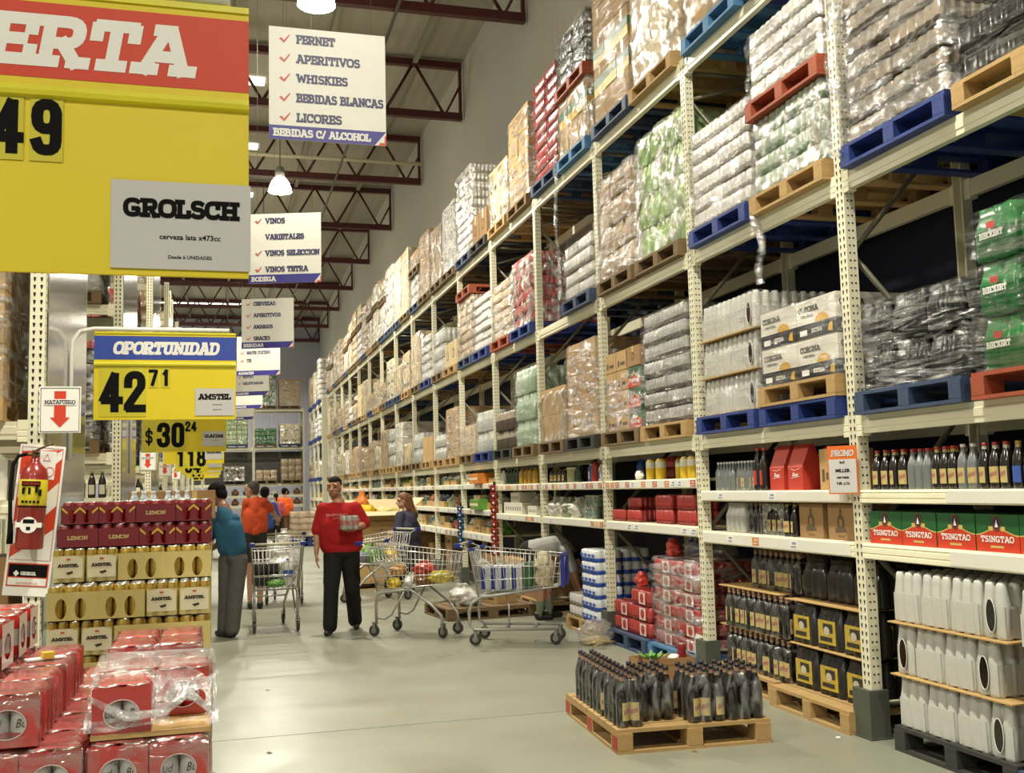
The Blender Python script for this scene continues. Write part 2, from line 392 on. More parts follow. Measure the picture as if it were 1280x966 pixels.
def frame_parts(h, depth=1.0, guard=True):
    p = post_mesh(h, h)
    rear = p
    br = MB(); d0, d1 = .06, depth-.06
    z = .25; fl = 0
    while z < h-.3:
        a, c = (d0, d1) if fl else (d1, d0)
        br.tube([(a, .045, z), (c, .045, min(h-.1, z+.95))], .019, 6); z += .95; fl ^= 1
    for z in (.2, h-.12): br.tube([(d0, .045, z), (d1, .045, z)], .019, 6)
    P = [('post', p), ('post', rear, (depth, .092, 0), PI), ('brace', br.mesh('brace', BRACE))]
    if guard:
        g = MB().prism([(-.05, -.045), (-.05, .137), (.09, .137), (.09, .125), (-.02, .125), (-.02, -.02), (.09, -.02), (.09, -.045)], 'z', 0, .3)
        g.box(-.06, -.055, 0, .1, .147, .012)
        global GM; GM = g.mesh('post_guard', GUARD)
    return P
FP = cached('frame', lambda: frame_parts(5.37))
for i in range(-1, 16):
    thing('rack_upright_frame', 'cream perforated upright frame of the right-hand rack, %s' % ('just beyond the right edge of the photo' if i < 0 else ORD[i]+' post counted from the right edge'), 'rack', (RX, Yp(i), 0), 0, FP, 'right rack uprights')
    if i >= 0: solo('post_guard', GM, 'grey steel guard wrapped round the foot of the %s post from the right edge' % ORD[i], 'post guard', (RX, Yp(i), 0), 0, 'post guards')
def beam_parts(L, h=BH):
    b = MB().prism([(.008, 0), (.008, .03), (.002, .036), (.002, h-.036), (.008, h-.03), (.008, h), (.055, h), (.055, 0)], 'y', .06, L-.06)
    c = MB(); c.prism([(0, -.015), (0, .01), (.004, .016), (0, .022), (0, .05), (.004, .056), (0, .062), (0, h+.01), (.058, h+.01), (.058, -.015)], 'y', 0, .06)
    cm = c.mesh('connector', CREAM2)
    return [('beam_bar', b.mesh('beam_bar', CREAM)), ('connector', cm), ('connector', cm, (0, L-.06, 0))]
BP = cached('beam', lambda: beam_parts(RW-.092))
BAYN = lambda i: 'nearest bay at the right edge' if i < 0 else ORD[i+1]+' bay from the right edge'
LEV = {2: 'lowest pallet level', 3: 'middle pallet level', 4: 'top pallet level'}
for i in range(-1, 15):
    for lv, z in ((2, Z2), (3, Z3), (4, Z4)):
        thing('rack_crossbar', 'cream front beam of the %s, %s' % (LEV[lv], BAYN(i)), 'beam', (RX, Yp(i)+.092, z), 0, BP, 'front rack beams')
        thing('rack_crossbar', 'cream rear beam of the %s, %s' % (LEV[lv], BAYN(i)), 'beam', (RX+1.0, Yp(i)+RW, z), PI, BP, 'rear rack beams')
# hand-pick shelves below the pallets
TAG = {'r': mat('red_price_tag', 'b0413a', .6), 'y': mat('yellow_price_tag', 'd8b53c', .6), 'o': mat('orange_price_tag', 'c97a2e', .6), 'w': WHITE, 'g': mat('grey_price_tag', 'c9c9c4', .6)}
RAIL = mat('white_price_rail', 'dedcd0', .35, var=.03)
PRINT = mat('pale_tag_print', '8f93a8', .7)
def shelf_parts(L, h):
    b = MB().box(.03, .0, h-.025, .96, L, h, 0)
    lip = MB().prism([(0, 0), (-.012, .006), (-.012, h*.3), (-.004, h*.36), (-.012, h*.42), (-.012, h*.7), (-.004, h*.76), (-.012, h*.84), (-.006, h), (.05, h), (.05, h-.03), (.02, h-.03), (.02, 0)], 'y', 0, L)
    return [('shelf_deck', b.mesh('shelf_deck', CREAM)), ('shelf_lip', lip.mesh('shelf_lip', CREAM2))]
def lvls(i):
    if i <= 0: return [('A', 1.462, .085), ('B', 1.112, .1)]
    if i <= 3: return [('A', 1.57, .088), ('B', 1.152, .09)]
    return [('A', 1.6, .085), ('B', 1.19, .09), ('C', .79, .115)]
SHN = {'A': 'upper', 'B': 'lower', 'C': 'bottom'}
TAGS = {(1, 'A'): 'oor.rw.o.r.oww.r', (2, 'A'): 'wr.ryw.r.r.wrr.r', (3, 'A'): 'r.y.rrywr.rryr.r', (2, 'B'): '..w..........ryr', (3, 'B'): 'w....w.....ryr..', (0, 'B'): '...w..o...w.....', (0, 'A'): '..w.....w.......', (-1, 'A'): '.......w', (-1, 'B'): '.......ww'}
for i in range(-1, 15):
    L = RW-.092
    for nm, z, h in lvls(i):
        P = list(cached(('shelf', h), lambda: shelf_parts(L, h)))
        rm = MB().box(-.018, .03 if i >= 0 else .03, h*.12, -.012, L-.03 if i >= 0 else L*.62, h*.88).mesh('price_rail', RAIL)
        P.append(('price_rail', rm))
        tg = TAGS.get((i, nm), ''.join(random.choice('w..g.r' if i > 3 else 'w...') for _ in range(12)))
        for k2, c in enumerate(tg):
            if c == '.': continue
            n = len(tg); y1 = L*(1-k2/n)-.05; y0 = y1-L/n*.72
            t = cached(('tag', c, n, h), lambda: MB().box(-.0195, 0, h*.2, -.018, L/n*.72, h*.8).box(-.0205, L/n*.1, h*.3, -.0195, L/n*.62, h*.42, 1).box(-.0205, L/n*.1, h*.52, -.0195, L/n*.5, h*.7, 1).mesh('price_tag', [TAG[c], PRINT if c in 'wg' else mat('tag_print_cream', 'd9b9a0', .6)]))
            P.append(('price_tag', t, (0, y0, 0)))
        thing('rack_shelf', 'cream %s hand-pick shelf with price rail in the %s' % (SHN[nm], BAYN(i)), 'shelf', (RX, Yp(i)+.092, z), 0, P, 'hand-pick shelves')

# ================================================================== PALLETS AND PALLET LOADS
WOOD = mat('pallet_wood', 'a98a58', .75, var=.22, scale=5, stretch=(1, 6, 6))
DWOOD = mat('aged_pallet_wood', '6f5a3a', .8, var=.25, scale=5, stretch=(1, 6, 6))
PBLUE = mat('blue_pallet_paint', '203676', .6, var=.35, scale=8)
PNAVY = mat('faded_navy_pallet_paint', '33435f', .65, var=.25, scale=8)
PRED = mat('orange_red_pallet_paint', '96472b', .65, var=.2, scale=8)
PTEAL = mat('teal_blue_pallet_paint', '3f6f96', .65, var=.2, scale=8)
PDARK = mat('blackened_pallet_wood', '33332f', .75, var=.3, scale=8)
PCOL = {'wood': WOOD, 'dark': DWOOD, 'blue': PBLUE, 'navy': PNAVY, 'red': PRED, 'teal': PTEAL, 'black': PDARK}
PCN = {'wood': 'plain wooden', 'dark': 'darkened wooden', 'blue': 'bright blue', 'navy': 'faded navy', 'red': 'orange-red', 'teal': 'teal blue', 'black': 'blackened'}
PH = .145
def pallet_parts(c, w=1.0, d=1.2, split=True):
    """w along y (three blocks seen from the aisle), d along x; base at z=0"""
    def f():
        M = PCOL[c]
        top = MB(); n = 9; bw = d/n
        for i in range(n):
            top.box(-d/2+i*bw+.008, -w/2, .123, -d/2+(i+1)*bw-.008, w/2, .145)
        for y in (-w/2, -.05, w/2-.1): top.box(-d/2, y, .101, d/2, y+.1, .123)
        bot = MB()
        for y in (-w/2, -.05, w/2-.1): bot.box(-d/2+.1, y, 0, d/2-.1, y+.1, .02)
        for x in (-d/2, d/2-.1): bot.box(x, -w/2, 0, x+.1, w/2, .02)
        bl = MB().box(-.065, -.05, .02, .065, .05, .101, bev=.004)
        if not split:
            for x in (-d/2+.065, 0, d/2-.065):
                for y in (-w/2+.05, 0, w/2-.05):
                    bot.box(x-.065, y-.05, .02, x+.065, y+.05, .101)
            return [('top_deck', top.mesh('top_deck', M)), ('bottom_deck', bot.mesh('bottom_deck', M))]
        bm_ = bl.mesh('block', M)
        P = [('top_deck', top.mesh('top_deck', M)), ('bottom_deck', bot.mesh('bottom_deck', M))]
        for x in (-d/2+.065, 0, d/2-.065):
            for y in (-w/2+.05, 0, w/2-.05): P.append(('block', bm_, (x, y, 0)))
        return P
    return cached(('pallet', c, w, d, split), f)
CARD = {'tan': mat('tan_cardboard', 'b3925f', .75, var=.1, scale=3), 'brown': mat('brown_cardboard', '94734a', .8, var=.12, scale=3),
        'pale': mat('pale_cardboard', 'c9b48a', .7, var=.1, scale=3), 'white': mat('white_cardboard', 'd5d0c3', .6, var=.06, scale=3),
        'cream': mat('cream_cardboard', 'd6cba6', .65, var=.08, scale=3), 'grey': mat('grey_cardboard', '8e8a80', .7, var=.1)}
TAPE = mat('packing_tape', 'c8a86c', .25, var=.05); PRN = mat('carton_print', '5a4a34', .8)
GREENB = mat('green_box_band', '2f6a35', .5); YEL = mat('yellow_box_band', 'd6b531', .5); REDB = mat('red_box_face', 'b8392a', .45, var=.06)
def carton(c, w, d, h, style=0):
    """a closed carton, front at -x; style picks print and tape"""
    def f():
        b = MB(); b.box(-d/2, -w/2, 0, d/2, w/2, h, 0, bev=.006)
        e = .0012
        b.box(-d/2-e, -.025, h*.62, -d/2+.002, .025, h, 1); b.box(-d/2, -.025, h-.002, d/2, .025, h+e, 1)
        b.box(-d/2+.02, -w/2-e, h*.5, d/2-.02, -w/2+.002, h*.505, 2)
        if style == 1:
            b.box(-d/2-e, -w*.3, h*.25, -d/2+.002, w*.1, h*.42, 2); b.box(-d/2-e, w*.2, h*.2, -d/2+.002, w*.34, h*.5, 2)
        if style == 2:
            b.lathe([(h*.2, 0), (h*.2, e)], 18, m=2, T=Matrix.Translation((-d/2, 0, h*.5)) @ Matrix.Rotation(-PI/2, 4, 'Y'))
            b.lathe([(h*.14, 0), (h*.14, e*1.6)], 18, m=0, T=Matrix.Translation((-d/2, 0, h*.5)) @ Matrix.Rotation(-PI/2, 4, 'Y'))
        if style == 3:
            b.box(-d/2-e, -w/2, 0, d/2+e, w/2+e, h*.3, 3); b.box(-d/2-e*1.2, -w/2-e*1.2, h*.3, d/2+e, w/2+e, h*.6, 4)
        return b.mesh('carton', [CARD[c], TAPE, PRN, YEL, GREENB])
    return cached(('carton', c, round(w, 2), round(d, 2), round(h, 2), style), f)
def scallop(w, d, ny, nx, r_in=0):
    """outline of a pack of round cans, ny along y and nx along x"""
    ry, rx = w/ny/2, d/nx/2; o = []
    def arc(cx, cy, a0, a1, k=4):
        for i in range(k+1):
            a = R(a0+(a1-a0)*i/k); o.append((cx+(rx-r_in)*math.cos(a), cy+(ry-r_in)*math.sin(a)))
    xs = [-d/2+rx*(2*i+1) for i in range(nx)]; ys = [-w/2+ry*(2*i+1) for i in range(ny)]
    for i, x in enumerate(xs): arc(x, ys[0], -180 if i == 0 else -145, 0 if i == nx-1 else -35, 6)
    for j, y in enumerate(ys[1:]): arc(xs[-1], y, -55, 90 if j == ny-2 else 55, 5)
    for i, x in enumerate(xs[::-1][1:]): arc(x, ys[-1], 35, 180 if i == nx-2 else 145, 5)
    for y in ys[::-1][1:-1]: arc(xs[0], y, 125, 235, 4)
    return o
def ribbed(mats, w, d, h, ny, nx, levels):
    """a shrink-wrapped pack whose film shows every can or bottle; levels: (z fraction, inset, material)"""
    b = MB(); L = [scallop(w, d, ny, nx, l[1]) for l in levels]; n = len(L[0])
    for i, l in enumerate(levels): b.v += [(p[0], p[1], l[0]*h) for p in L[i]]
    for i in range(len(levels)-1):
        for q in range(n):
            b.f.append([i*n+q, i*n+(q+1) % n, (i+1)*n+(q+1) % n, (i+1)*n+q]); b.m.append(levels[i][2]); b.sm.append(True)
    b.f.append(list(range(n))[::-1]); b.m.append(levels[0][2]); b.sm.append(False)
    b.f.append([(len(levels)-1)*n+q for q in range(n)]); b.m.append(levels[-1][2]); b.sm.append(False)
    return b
def wrapc(name, c, var=.16, rough=.22): return mat(name, c, rough, var=var, scale=14, bump=.05, bscale=16, stretch=(1, 1, 1.4))
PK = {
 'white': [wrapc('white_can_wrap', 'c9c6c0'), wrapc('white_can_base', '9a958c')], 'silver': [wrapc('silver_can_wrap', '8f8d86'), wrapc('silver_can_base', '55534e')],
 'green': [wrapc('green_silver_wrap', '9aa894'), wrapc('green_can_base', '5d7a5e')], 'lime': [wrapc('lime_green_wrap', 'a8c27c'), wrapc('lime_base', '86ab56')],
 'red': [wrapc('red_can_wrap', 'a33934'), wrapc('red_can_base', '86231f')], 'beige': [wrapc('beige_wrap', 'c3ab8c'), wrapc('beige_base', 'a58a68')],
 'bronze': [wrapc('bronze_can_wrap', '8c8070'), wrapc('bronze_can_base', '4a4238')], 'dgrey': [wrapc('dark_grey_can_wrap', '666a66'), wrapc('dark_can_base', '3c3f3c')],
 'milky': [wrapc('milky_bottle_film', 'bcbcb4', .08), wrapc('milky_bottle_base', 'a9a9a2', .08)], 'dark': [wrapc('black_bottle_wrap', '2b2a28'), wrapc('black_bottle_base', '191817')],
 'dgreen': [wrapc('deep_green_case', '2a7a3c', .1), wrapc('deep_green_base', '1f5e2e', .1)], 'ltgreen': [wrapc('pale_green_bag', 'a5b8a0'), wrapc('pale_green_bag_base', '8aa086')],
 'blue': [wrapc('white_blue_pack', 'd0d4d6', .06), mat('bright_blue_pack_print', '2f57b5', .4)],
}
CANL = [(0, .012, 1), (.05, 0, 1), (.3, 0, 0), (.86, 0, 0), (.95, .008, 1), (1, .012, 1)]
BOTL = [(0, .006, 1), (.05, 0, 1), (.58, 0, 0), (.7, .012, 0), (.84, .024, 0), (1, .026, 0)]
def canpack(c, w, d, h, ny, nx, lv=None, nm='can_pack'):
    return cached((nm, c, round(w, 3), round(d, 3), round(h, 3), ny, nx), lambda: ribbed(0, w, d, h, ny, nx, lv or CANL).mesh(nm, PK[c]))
FILMS = [film('stretch_film', .8, milky=.12, rough=.13, bump=1, scale=3.2, stretch=(1, 1, 4.5), patch=.5), film('tight_film', .84, milky=.08, rough=.13, bump=1, scale=2.6, stretch=(1, .7, 9)), film('hazy_glare_film', .74, milky=.2, rough=.14, tint='efe6d2', bump=1, scale=4, stretch=(1.4, 1.4, 1.2), patch=.55)]  # wide patches paint blown-out reflections into the first and last film
BFILM = film('black_load_film', .87, milky=.03, bump=1, scale=4, rough=.16, stretch=(1, .8, 7))
def film_shell(w, d, h, seed=0, off=.016, amp=.014, top=True, taper=0, m=None):
    rnd = random.Random(seed); bm = bmesh.new(); n = 9; k = max(4, int(h/.09))
    loop = []
    per = [(-d/2, w/2-w*i/n) for i in range(n)]+[(-d/2+d*i/n, -w/2) for i in range(n)]+[(d/2, -w/2+w*i/n) for i in range(n)]+[(d/2-d*i/n, w/2) for i in range(n)]
    rows = []
    for j in range(k+1):
        t = j/k; z = h*t; row = []
        for (x, y) in per:
            v = Vector((x, y, 0)); nn = v.normalized(); q = noise.noise(Vector((x*5+seed*3.1, y*5, z*7)))
            s_ = off+amp*q*2-taper*max(0, t-.55)*.3+ .01*math.sin(j*2.3+seed)
            if j == k: s_ -= .03
            row.append(bm.verts.new((x+nn.x*s_*1.2, y+nn.y*s_*1.2, max(0, z+.012*q))))
        rows.append(row)
    N = len(per)
    for j in range(k):
        for i in range(N): bm.faces.new((rows[j][i], rows[j][(i+1) % N], rows[j+1][(i+1) % N], rows[j+1][i]))
    if top: bm.faces.new(rows[-1])
    b = MB().bm(bm, 0, None, True)
    return b.mesh('stretch_film', m or FILMS[seed % 3])
_fs = [0]
def load_parts(kind, c, h, w=.98, d=1.1, detail=True, wrap=True, seed=None):
    """parts of one pallet load, base at z=0, front at -x"""
    _fs[0] += 1; sd = seed if seed is not None else _fs[0]; rnd = random.Random(sd*13+5); P = []
    def grid(fn, nm, ch, ny, nx, jit=.006):
        nl = max(1, round(h/ch)); hh = h/nl
        for l in range(nl):
            for j in range(ny):
                for i in range(nx):
                    if i > 1 and nx > 2: continue
                    cy, cx = -w/2+(j+.5)*w/ny, -d/2+(i+.5)*d/nx
                    me = fn(w/ny-.008, d/nx-.008, hh-.003, l, j)
                    P.append((nm, me, (cx+rnd.uniform(-jit, jit), cy+rnd.uniform(-jit*.3, jit*.3), l*hh), rnd.uniform(-.012, .012)))
    if kind == 'carton':
        ch = rnd.choice((.24, .3, .36)) if detail else .38; st = rnd.choice((0, 1, 2, 1))
        grid(lambda a, b, e, l, j: carton(c, a, b, e, st), 'carton', ch, 2 if ch > .28 else 3, 2)
    elif kind == 'stripe': grid(lambda a, b, e, l, j: carton(c, a, b, e, 3 if l in (1, 2) else 0), 'carton', .3, 3, 2)
    elif kind == 'bigcarton': grid(lambda a, b, e, l, j: carton(c, a, b, e, 2), 'carton', .35, 2, 2)
    elif kind == 'can':
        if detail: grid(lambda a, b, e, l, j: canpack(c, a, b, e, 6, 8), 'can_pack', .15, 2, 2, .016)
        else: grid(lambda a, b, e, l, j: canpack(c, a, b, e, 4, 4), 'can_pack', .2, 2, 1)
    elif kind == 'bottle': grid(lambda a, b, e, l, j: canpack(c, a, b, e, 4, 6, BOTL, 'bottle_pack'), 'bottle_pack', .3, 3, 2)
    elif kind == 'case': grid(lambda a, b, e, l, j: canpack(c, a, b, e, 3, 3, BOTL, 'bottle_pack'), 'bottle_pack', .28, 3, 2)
    if wrap: P.append(('stretch_film', film_shell(w, d, h, sd, m=BFILM if wrap == 'black' else FILMS[1] if c == 'milky' else FILMS[(sd % 2)*2] if kind in ('carton', 'bigcarton') else None)))
    return P
CN = {'tan': 'tan', 'brown': 'brown', 'pale': 'pale buff', 'white': 'white', 'cream': 'cream', 'grey': 'grey', 'silver': 'silver', 'green': 'green and silver', 'lime': 'lime green', 'red': 'red', 'beige': 'beige', 'bronze': 'bronze', 'dgrey': 'dark grey', 'milky': 'white film', 'dark': 'black', 'dgreen': 'green', 'ltgreen': 'pale green', 'blue': 'blue and white'}
KN = {'carton': 'cartons', 'stripe': 'cartons with yellow bands', 'bigcarton': 'big cartons', 'can': 'can packs', 'bottle': 'bottle packs', 'case': 'bottle cases'}
LZ = {2: Z2+BH, 3: Z3+BH, 4: Z4+BH}
LEVS = {2: 'lowest level', 3: 'middle level', 4: 'rack top'}
def bayn(i): return 'rightmost bay' if i < 0 else ORD[i+1]+' bay from right'
def put_load(i, half, lv, pc, kind, c, top, wrap=True, z=None, dy=0, dx=0, extra='', w=.98, d=1.1):
    """pallet (unless pc is None) and load in bay i, near (0) or far (1) half; returns the top height"""
    y = Yp(i)+(.63, 1.70)[half]+dy; x = RX+.53+dx; z0 = z if z is not None else (LZ[lv] if lv else 0)
    det = i < 5
    where = '%s half, %s, %s' % (('near', 'far')[half], LEVS.get(lv, 'floor level'), bayn(i))
    if pc:
        thing('pallet', '%s pallet%s, %s' % (PCN[pc], (' '+extra) if extra else '', where), 'pallet', (x, y, z0), random.uniform(-.012, .012), pallet_parts(pc, split=i < 3), 'storage pallets'); z0 += PH
    if kind:
        thing('pallet_load', '%s %s %s%s, %s' % ('wrapped' if wrap else 'loose', CN[c], KN[kind], (' '+extra.split(' on ')[0]) if 'stacked' in extra else (' atop another load' if extra else ''), where), 'pallet load', (x, y, z0), random.uniform(-.015, .015),
              load_parts(kind, c, top-z0, detail=det, wrap=wrap, w=w, d=d), 'pallet loads')
    return top
# near bays, read off the photograph: (bay, half, level, pallet, kind, colour, top, ...)
put_load(0, 1, 4, 'teal', 'carton', 'tan', 6.9); put_load(0, 0, 4, 'blue', 'carton', 'pale', 6.8)
put_load(1, 0, 4, 'wood', 'carton', 'pale', 7.05); put_load(1, 1, 4, 'navy', 'stripe', 'tan', 7.1)
t = put_load(2, 0, 4, 'teal', 'stripe', 'tan', 6.2); put_load(2, 0, 4, 'red', 'can', 'dgrey', 6.98, z=t, extra='stacked on striped cartons')
put_load(2, 1, 4, 'navy', 'can', 'red', 6.82)
put_load(3, 0, 4, 'dark', 'bigcarton', 'tan', 6.75, dy=.0); put_load(3, 1, 4, 'wood', 'carton', 'pale', 6.35, dy=.03)
put_load(4, 0, 4, 'black', 'bigcarton', 'brown', 5.95, wrap=False); put_load(4, 1, 4, 'navy', 'can', 'white', 6.95)
put_load(-1, 1, 3, 'blue', 'can', 'bronze', 4.75); put_load(-1, 0, 3, 'wood', 'can', 'dark', 4.1, wrap='black')
t = put_load(0, 0, 3, 'wood', 'can', 'green', 4.35); put_load(0, 0, 3, 'red', 'can', 'white', 5.05, z=t, extra='stacked on green packs')
put_load(0, 1, 3, 'blue', 'can', 'white', 4.62)
put_load(1, 0, 3, 'dark', 'case', 'lime', 4.98); put_load(1, 1, 3, 'dark', 'bottle', 'beige', 4.88)
put_load(2, 0, 3, 'navy', 'can', 'white', 4.42)
put_load(3, 0, 3, 'blue', 'can', 'red', 4.72); put_load(3, 1, 3, 'red', 'can', 'beige', 4.6)
put_load(4, 0, 3, 'blue', 'can', 'white', 4.62)
t = put_load(4, 1, 3, 'navy', 'can', 'beige', 4.78); put_load(4, 1, 3, 'red', None, 'tan', 0, z=t, extra='lying empty on can packs')
# black-wrapped tower and green cases, lowest pallet level at the right edge
put_load(-1, 1, 2, 'navy', 'bottle', 'dark', 2.72, wrap='black'); put_load(-1, 0, 2, 'red', None, 'dgreen', 3.02)
put_load(0, 1, 2, 'blue', None, 'milky', 3.1)
put_load(1, 0, 2, 'wood', 'can', 'silver', 3.22); put_load(1, 1, 2, 'dark', None, 'tan', 3.0)
put_load(2, 0, 2, 'black', 'bigcarton', 'tan', 3.24, dy=-.0); put_load(2, 1, 2, 'dark', 'carton', 'tan', 2.82)
put_load(3, 0, 2, 'dark', 'bottle', 'ltgreen', 3.2); put_load(4, 0, 2, 'blue', 'bottle', 'milky', 2.8); put_load(4, 1, 2, 'dark', 'carton', 'pale', 2.65)
put_load(3, 1, 2, 'black', 'bottle', 'bronze', 2.7, wrap=False)
# white, black and yellow beer boxes on two stacked pallets, second bay
def beer_box(w=.49, d=.38, h=.275):
    b = MB(); e = .0015; b.box(-d/2, -w/2, 0, d/2, w/2, h, 0, bev=.005)
    b.box(-d/2-e, -w/2-e, .004, d/2+e, w/2+e, h*.38, 1)
    for (T, ww) in ((Matrix.Rotation(-PI/2, 4, 'Z') @ Matrix.Translation((0, -d/2, 0)), w), (Matrix.Translation((0, -w/2, 0)), d)):
        q = MB()
        q.poly([(ww*.16+ww*.17*math.cos(a*PI/8), -e*2, h*.38+h*.2*math.sin(a*PI/8)) for a in range(9)], 2)
        slab(q, 'CORONA', -ww*.42, h*.68, h*.15, .2, 1, -e*2, fit=ww*.5); slab(q, 'CERVEZA', -ww*.36, h*.55, h*.06, .2, 1, -e*2, fit=ww*.3)
        q.box(-ww*.4, -e*3, h*.1, -ww*.22, -e, h*.24, 3); q.poly([(ww*.3, -e*2.4, h*.1), (ww*.42, -e*2.4, h*.06), (ww*.42, -e*2.4, h*.3), (ww*.34, -e*2.4, h*.26)], 2); slab(q, 'EXTRA', -ww*.1, h*.14, h*.1, .2, 0, -e*2.4, fit=ww*.26)
        b.add([T @ Vector(v) for v in q.v], q.f, 0)
        b.m[-len(q.m):] = q.m
    return b.mesh('beer_box', [CARD['white'], mat('navy_black_box_print', '14151c', .5), mat('golden_box_print', 'c99a26', .5), WHITE])
bb = beer_box(); P = []
for l in range(2):
    for j in range(2):
        for i in range(3): P.append(('beer_box', bb, (-.36+.385*i, -.25+.5*j, l*.278)))
P.append(('stretch_film', film_shell(1.0, 1.16, .556, 77, off=.008, amp=.006, m=FILMS[1])))
y = Yp(0)+.63; z = LZ[2]
thing('pallet', 'bright blue pallet under a wooden pallet of white beer boxes', 'pallet', (RX+.53, y, z), 0, pallet_parts('blue'), 'storage pallets')
thing('pallet', 'wooden pallet sandwiched between blue pallet and white beer boxes', 'pallet', (RX+.53, y, z+PH), .01, pallet_parts('wood'), 'storage pallets')
thing('pallet_load', 'film-wrapped white and navy beer boxes with yellow half-moons, two layers, lowest pallet level', 'pallet load', (RX+.53, y, z+2*PH), 0, P, 'pallet loads')
# the far bays
rnd = random.Random(21)
for i in range(5, 15):
    for half in (0, 1):
        k = rnd.choice(['carton', 'carton', 'carton', 'bigcarton', 'can']); c = rnd.choice(['tan', 'pale', 'cream', 'white', 'pale']) if k != 'can' else rnd.choice(['white', 'beige'])
        top = {5: 6.7, 6: 6.85, 7: 6.9, 8: 7.1, 9: 7.1, 10: 7.0, 11: 6.95, 12: 6.8, 13: 6.75, 14: 6.7}[i]+rnd.uniform(-.3, .12)
        if rnd.random() < .5:
            t = put_load(i, half, 4, rnd.choice(['wood', 'navy', 'dark']), k, c, 5.5+(top-5.5)*.55); put_load(i, half, 4, 'dark', 'carton', rnd.choice(['tan', 'pale']), top, z=t, extra='on top of another load')
        else: put_load(i, half, 4, rnd.choice(['wood', 'navy', 'dark', 'dark']), k, c, top)
        k = rnd.choice(['carton', 'carton', 'bigcarton', 'can', 'bottle']); c = {'can': rnd.choice(['beige', 'white', 'white']), 'bottle': rnd.choice(['milky', 'beige'])}.get(k) or rnd.choice(['tan', 'pale', 'pale', 'cream'])
        put_load(i, half, 3, rnd.choice(['wood', 'blue', 'dark', 'navy', 'wood']), k, c, 4.55+rnd.uniform(-.35, .35), wrap=rnd.random() < .85)
        k = rnd.choice(['carton', 'carton', 'bottle', 'bigcarton']); c = 'milky' if k == 'bottle' else rnd.choice(['tan', 'pale', 'cream', 'white', 'brown'])
        put_load(i, half, 2, rnd.choice(['wood', 'dark', 'dark']), k, c, 2.72+rnd.uniform(-.2, .45), wrap=rnd.random() < .8)

# ================================================================== LEFT-HAND RACKS, END-ON TO THE AISLE
LX, LY, LS, LH = -1.10, 7.2, 5.33, 6.2
FL = cached('lframe', lambda: frame_parts(LH, guard=False))
def sheet_mat():
    m = mat('shiny_end_sheet', 'a9a79e', .13, .75, var=.08, scale=1.5, bump=.06, bscale=1.6, stretch=(1, 1, .6)); return m
sheet = MB().box(0, .1, .35, .006, 2.05, 5.6).mesh('end_sheet', sheet_mat())
LBP = BP
for k in range(8):
    y0 = LY+LS*k; kn = '%s left rack' % ORD[k]
    for j, yy in enumerate((y0, y0+1.13)):
        for b_ in (0, 1):
            thing('rack_upright_frame', 'cream slotted upright frame of the %s, %s' % (kn, ('front pair', 'back pair')[j]+(', aisle end' if not b_ else ', far end')), 'rack', (LX-b_*RW, yy, 0), PI/2, FL, 'side rack uprights')
        for z in (1.5, 2.0, 3.7, 5.4):
            if j == 0 or z != 1.5:
                thing('rack_crossbar', 'cream beam across the %s of the %s, %s level' % (('front', 'back')[j], kn, {1.5: 'shelf', 2.0: 'lowest', 3.7: 'middle', 5.4: 'top'}[z]), 'beam', (LX-.092, yy if j == 0 else yy+1.0, z) if j == 0 else (LX-RW, yy+1.0, z), PI/2 if j == 0 else -PI/2, LBP, 'side rack beams')
                if j == 0: thing('rack_crossbar', 'cream inner beam of the %s, %s level' % (kn, {1.5: 'shelf', 2.0: 'lowest', 3.7: 'middle', 5.4: 'top'}[z]), 'beam', (LX-RW, yy+1.0, z), -PI/2, LBP, 'side rack beams')
    solo('end_sheet', sheet, 'shiny reflective end sheet closing the aisle end of the %s' % kn, 'panel', (LX+.002, y0, 0), 0, 'rack end sheets')
    # what stands in the open slice beside the post
    pk = ('wood', 'dark', 'navy', 'wood', 'dark', 'wood', 'navy', 'wood')[k]
    for lv, z in enumerate((2.0, 3.7, 5.4)):
        z0 = z+BH
        thing('pallet', '%s pallet on the %s level of the %s' % (PCN[pk], ('lowest', 'middle', 'top')[lv], kn), 'pallet', (LX-.72, y0+.5, z0), PI/2, pallet_parts(pk, split=False), 'side rack pallets')
        cc = [('carton', 'tan'), ('can', 'red'), ('carton', 'pale'), ('bottle', 'milky')][(k*2+lv) % 4]
        if lv == 0 and k: cc = ('bottle', 'dark')
        thing('pallet_load', 'film-wrapped %s %s on the %s level of the %s' % (CN[cc[1]], KN[cc[0]], ('lowest', 'middle', 'top')[lv], kn), 'pallet load', (LX-.72, y0+.5, z0+PH), PI/2, load_parts(cc[0], cc[1], 1.05 if lv < 2 else .8, d=1.1, detail=k < 2), 'side rack loads')
    dk = MB().box(-2.2, .03, 1.5+BH-.02, -.1, .97, 1.5+BH).mesh('shelf_deck', CREAM)
    solo('shelf_deck', dk, 'cream shelf deck under the lowest pallets of the %s' % kn, 'shelf', (LX, y0, 0), 0, 'side rack decks')

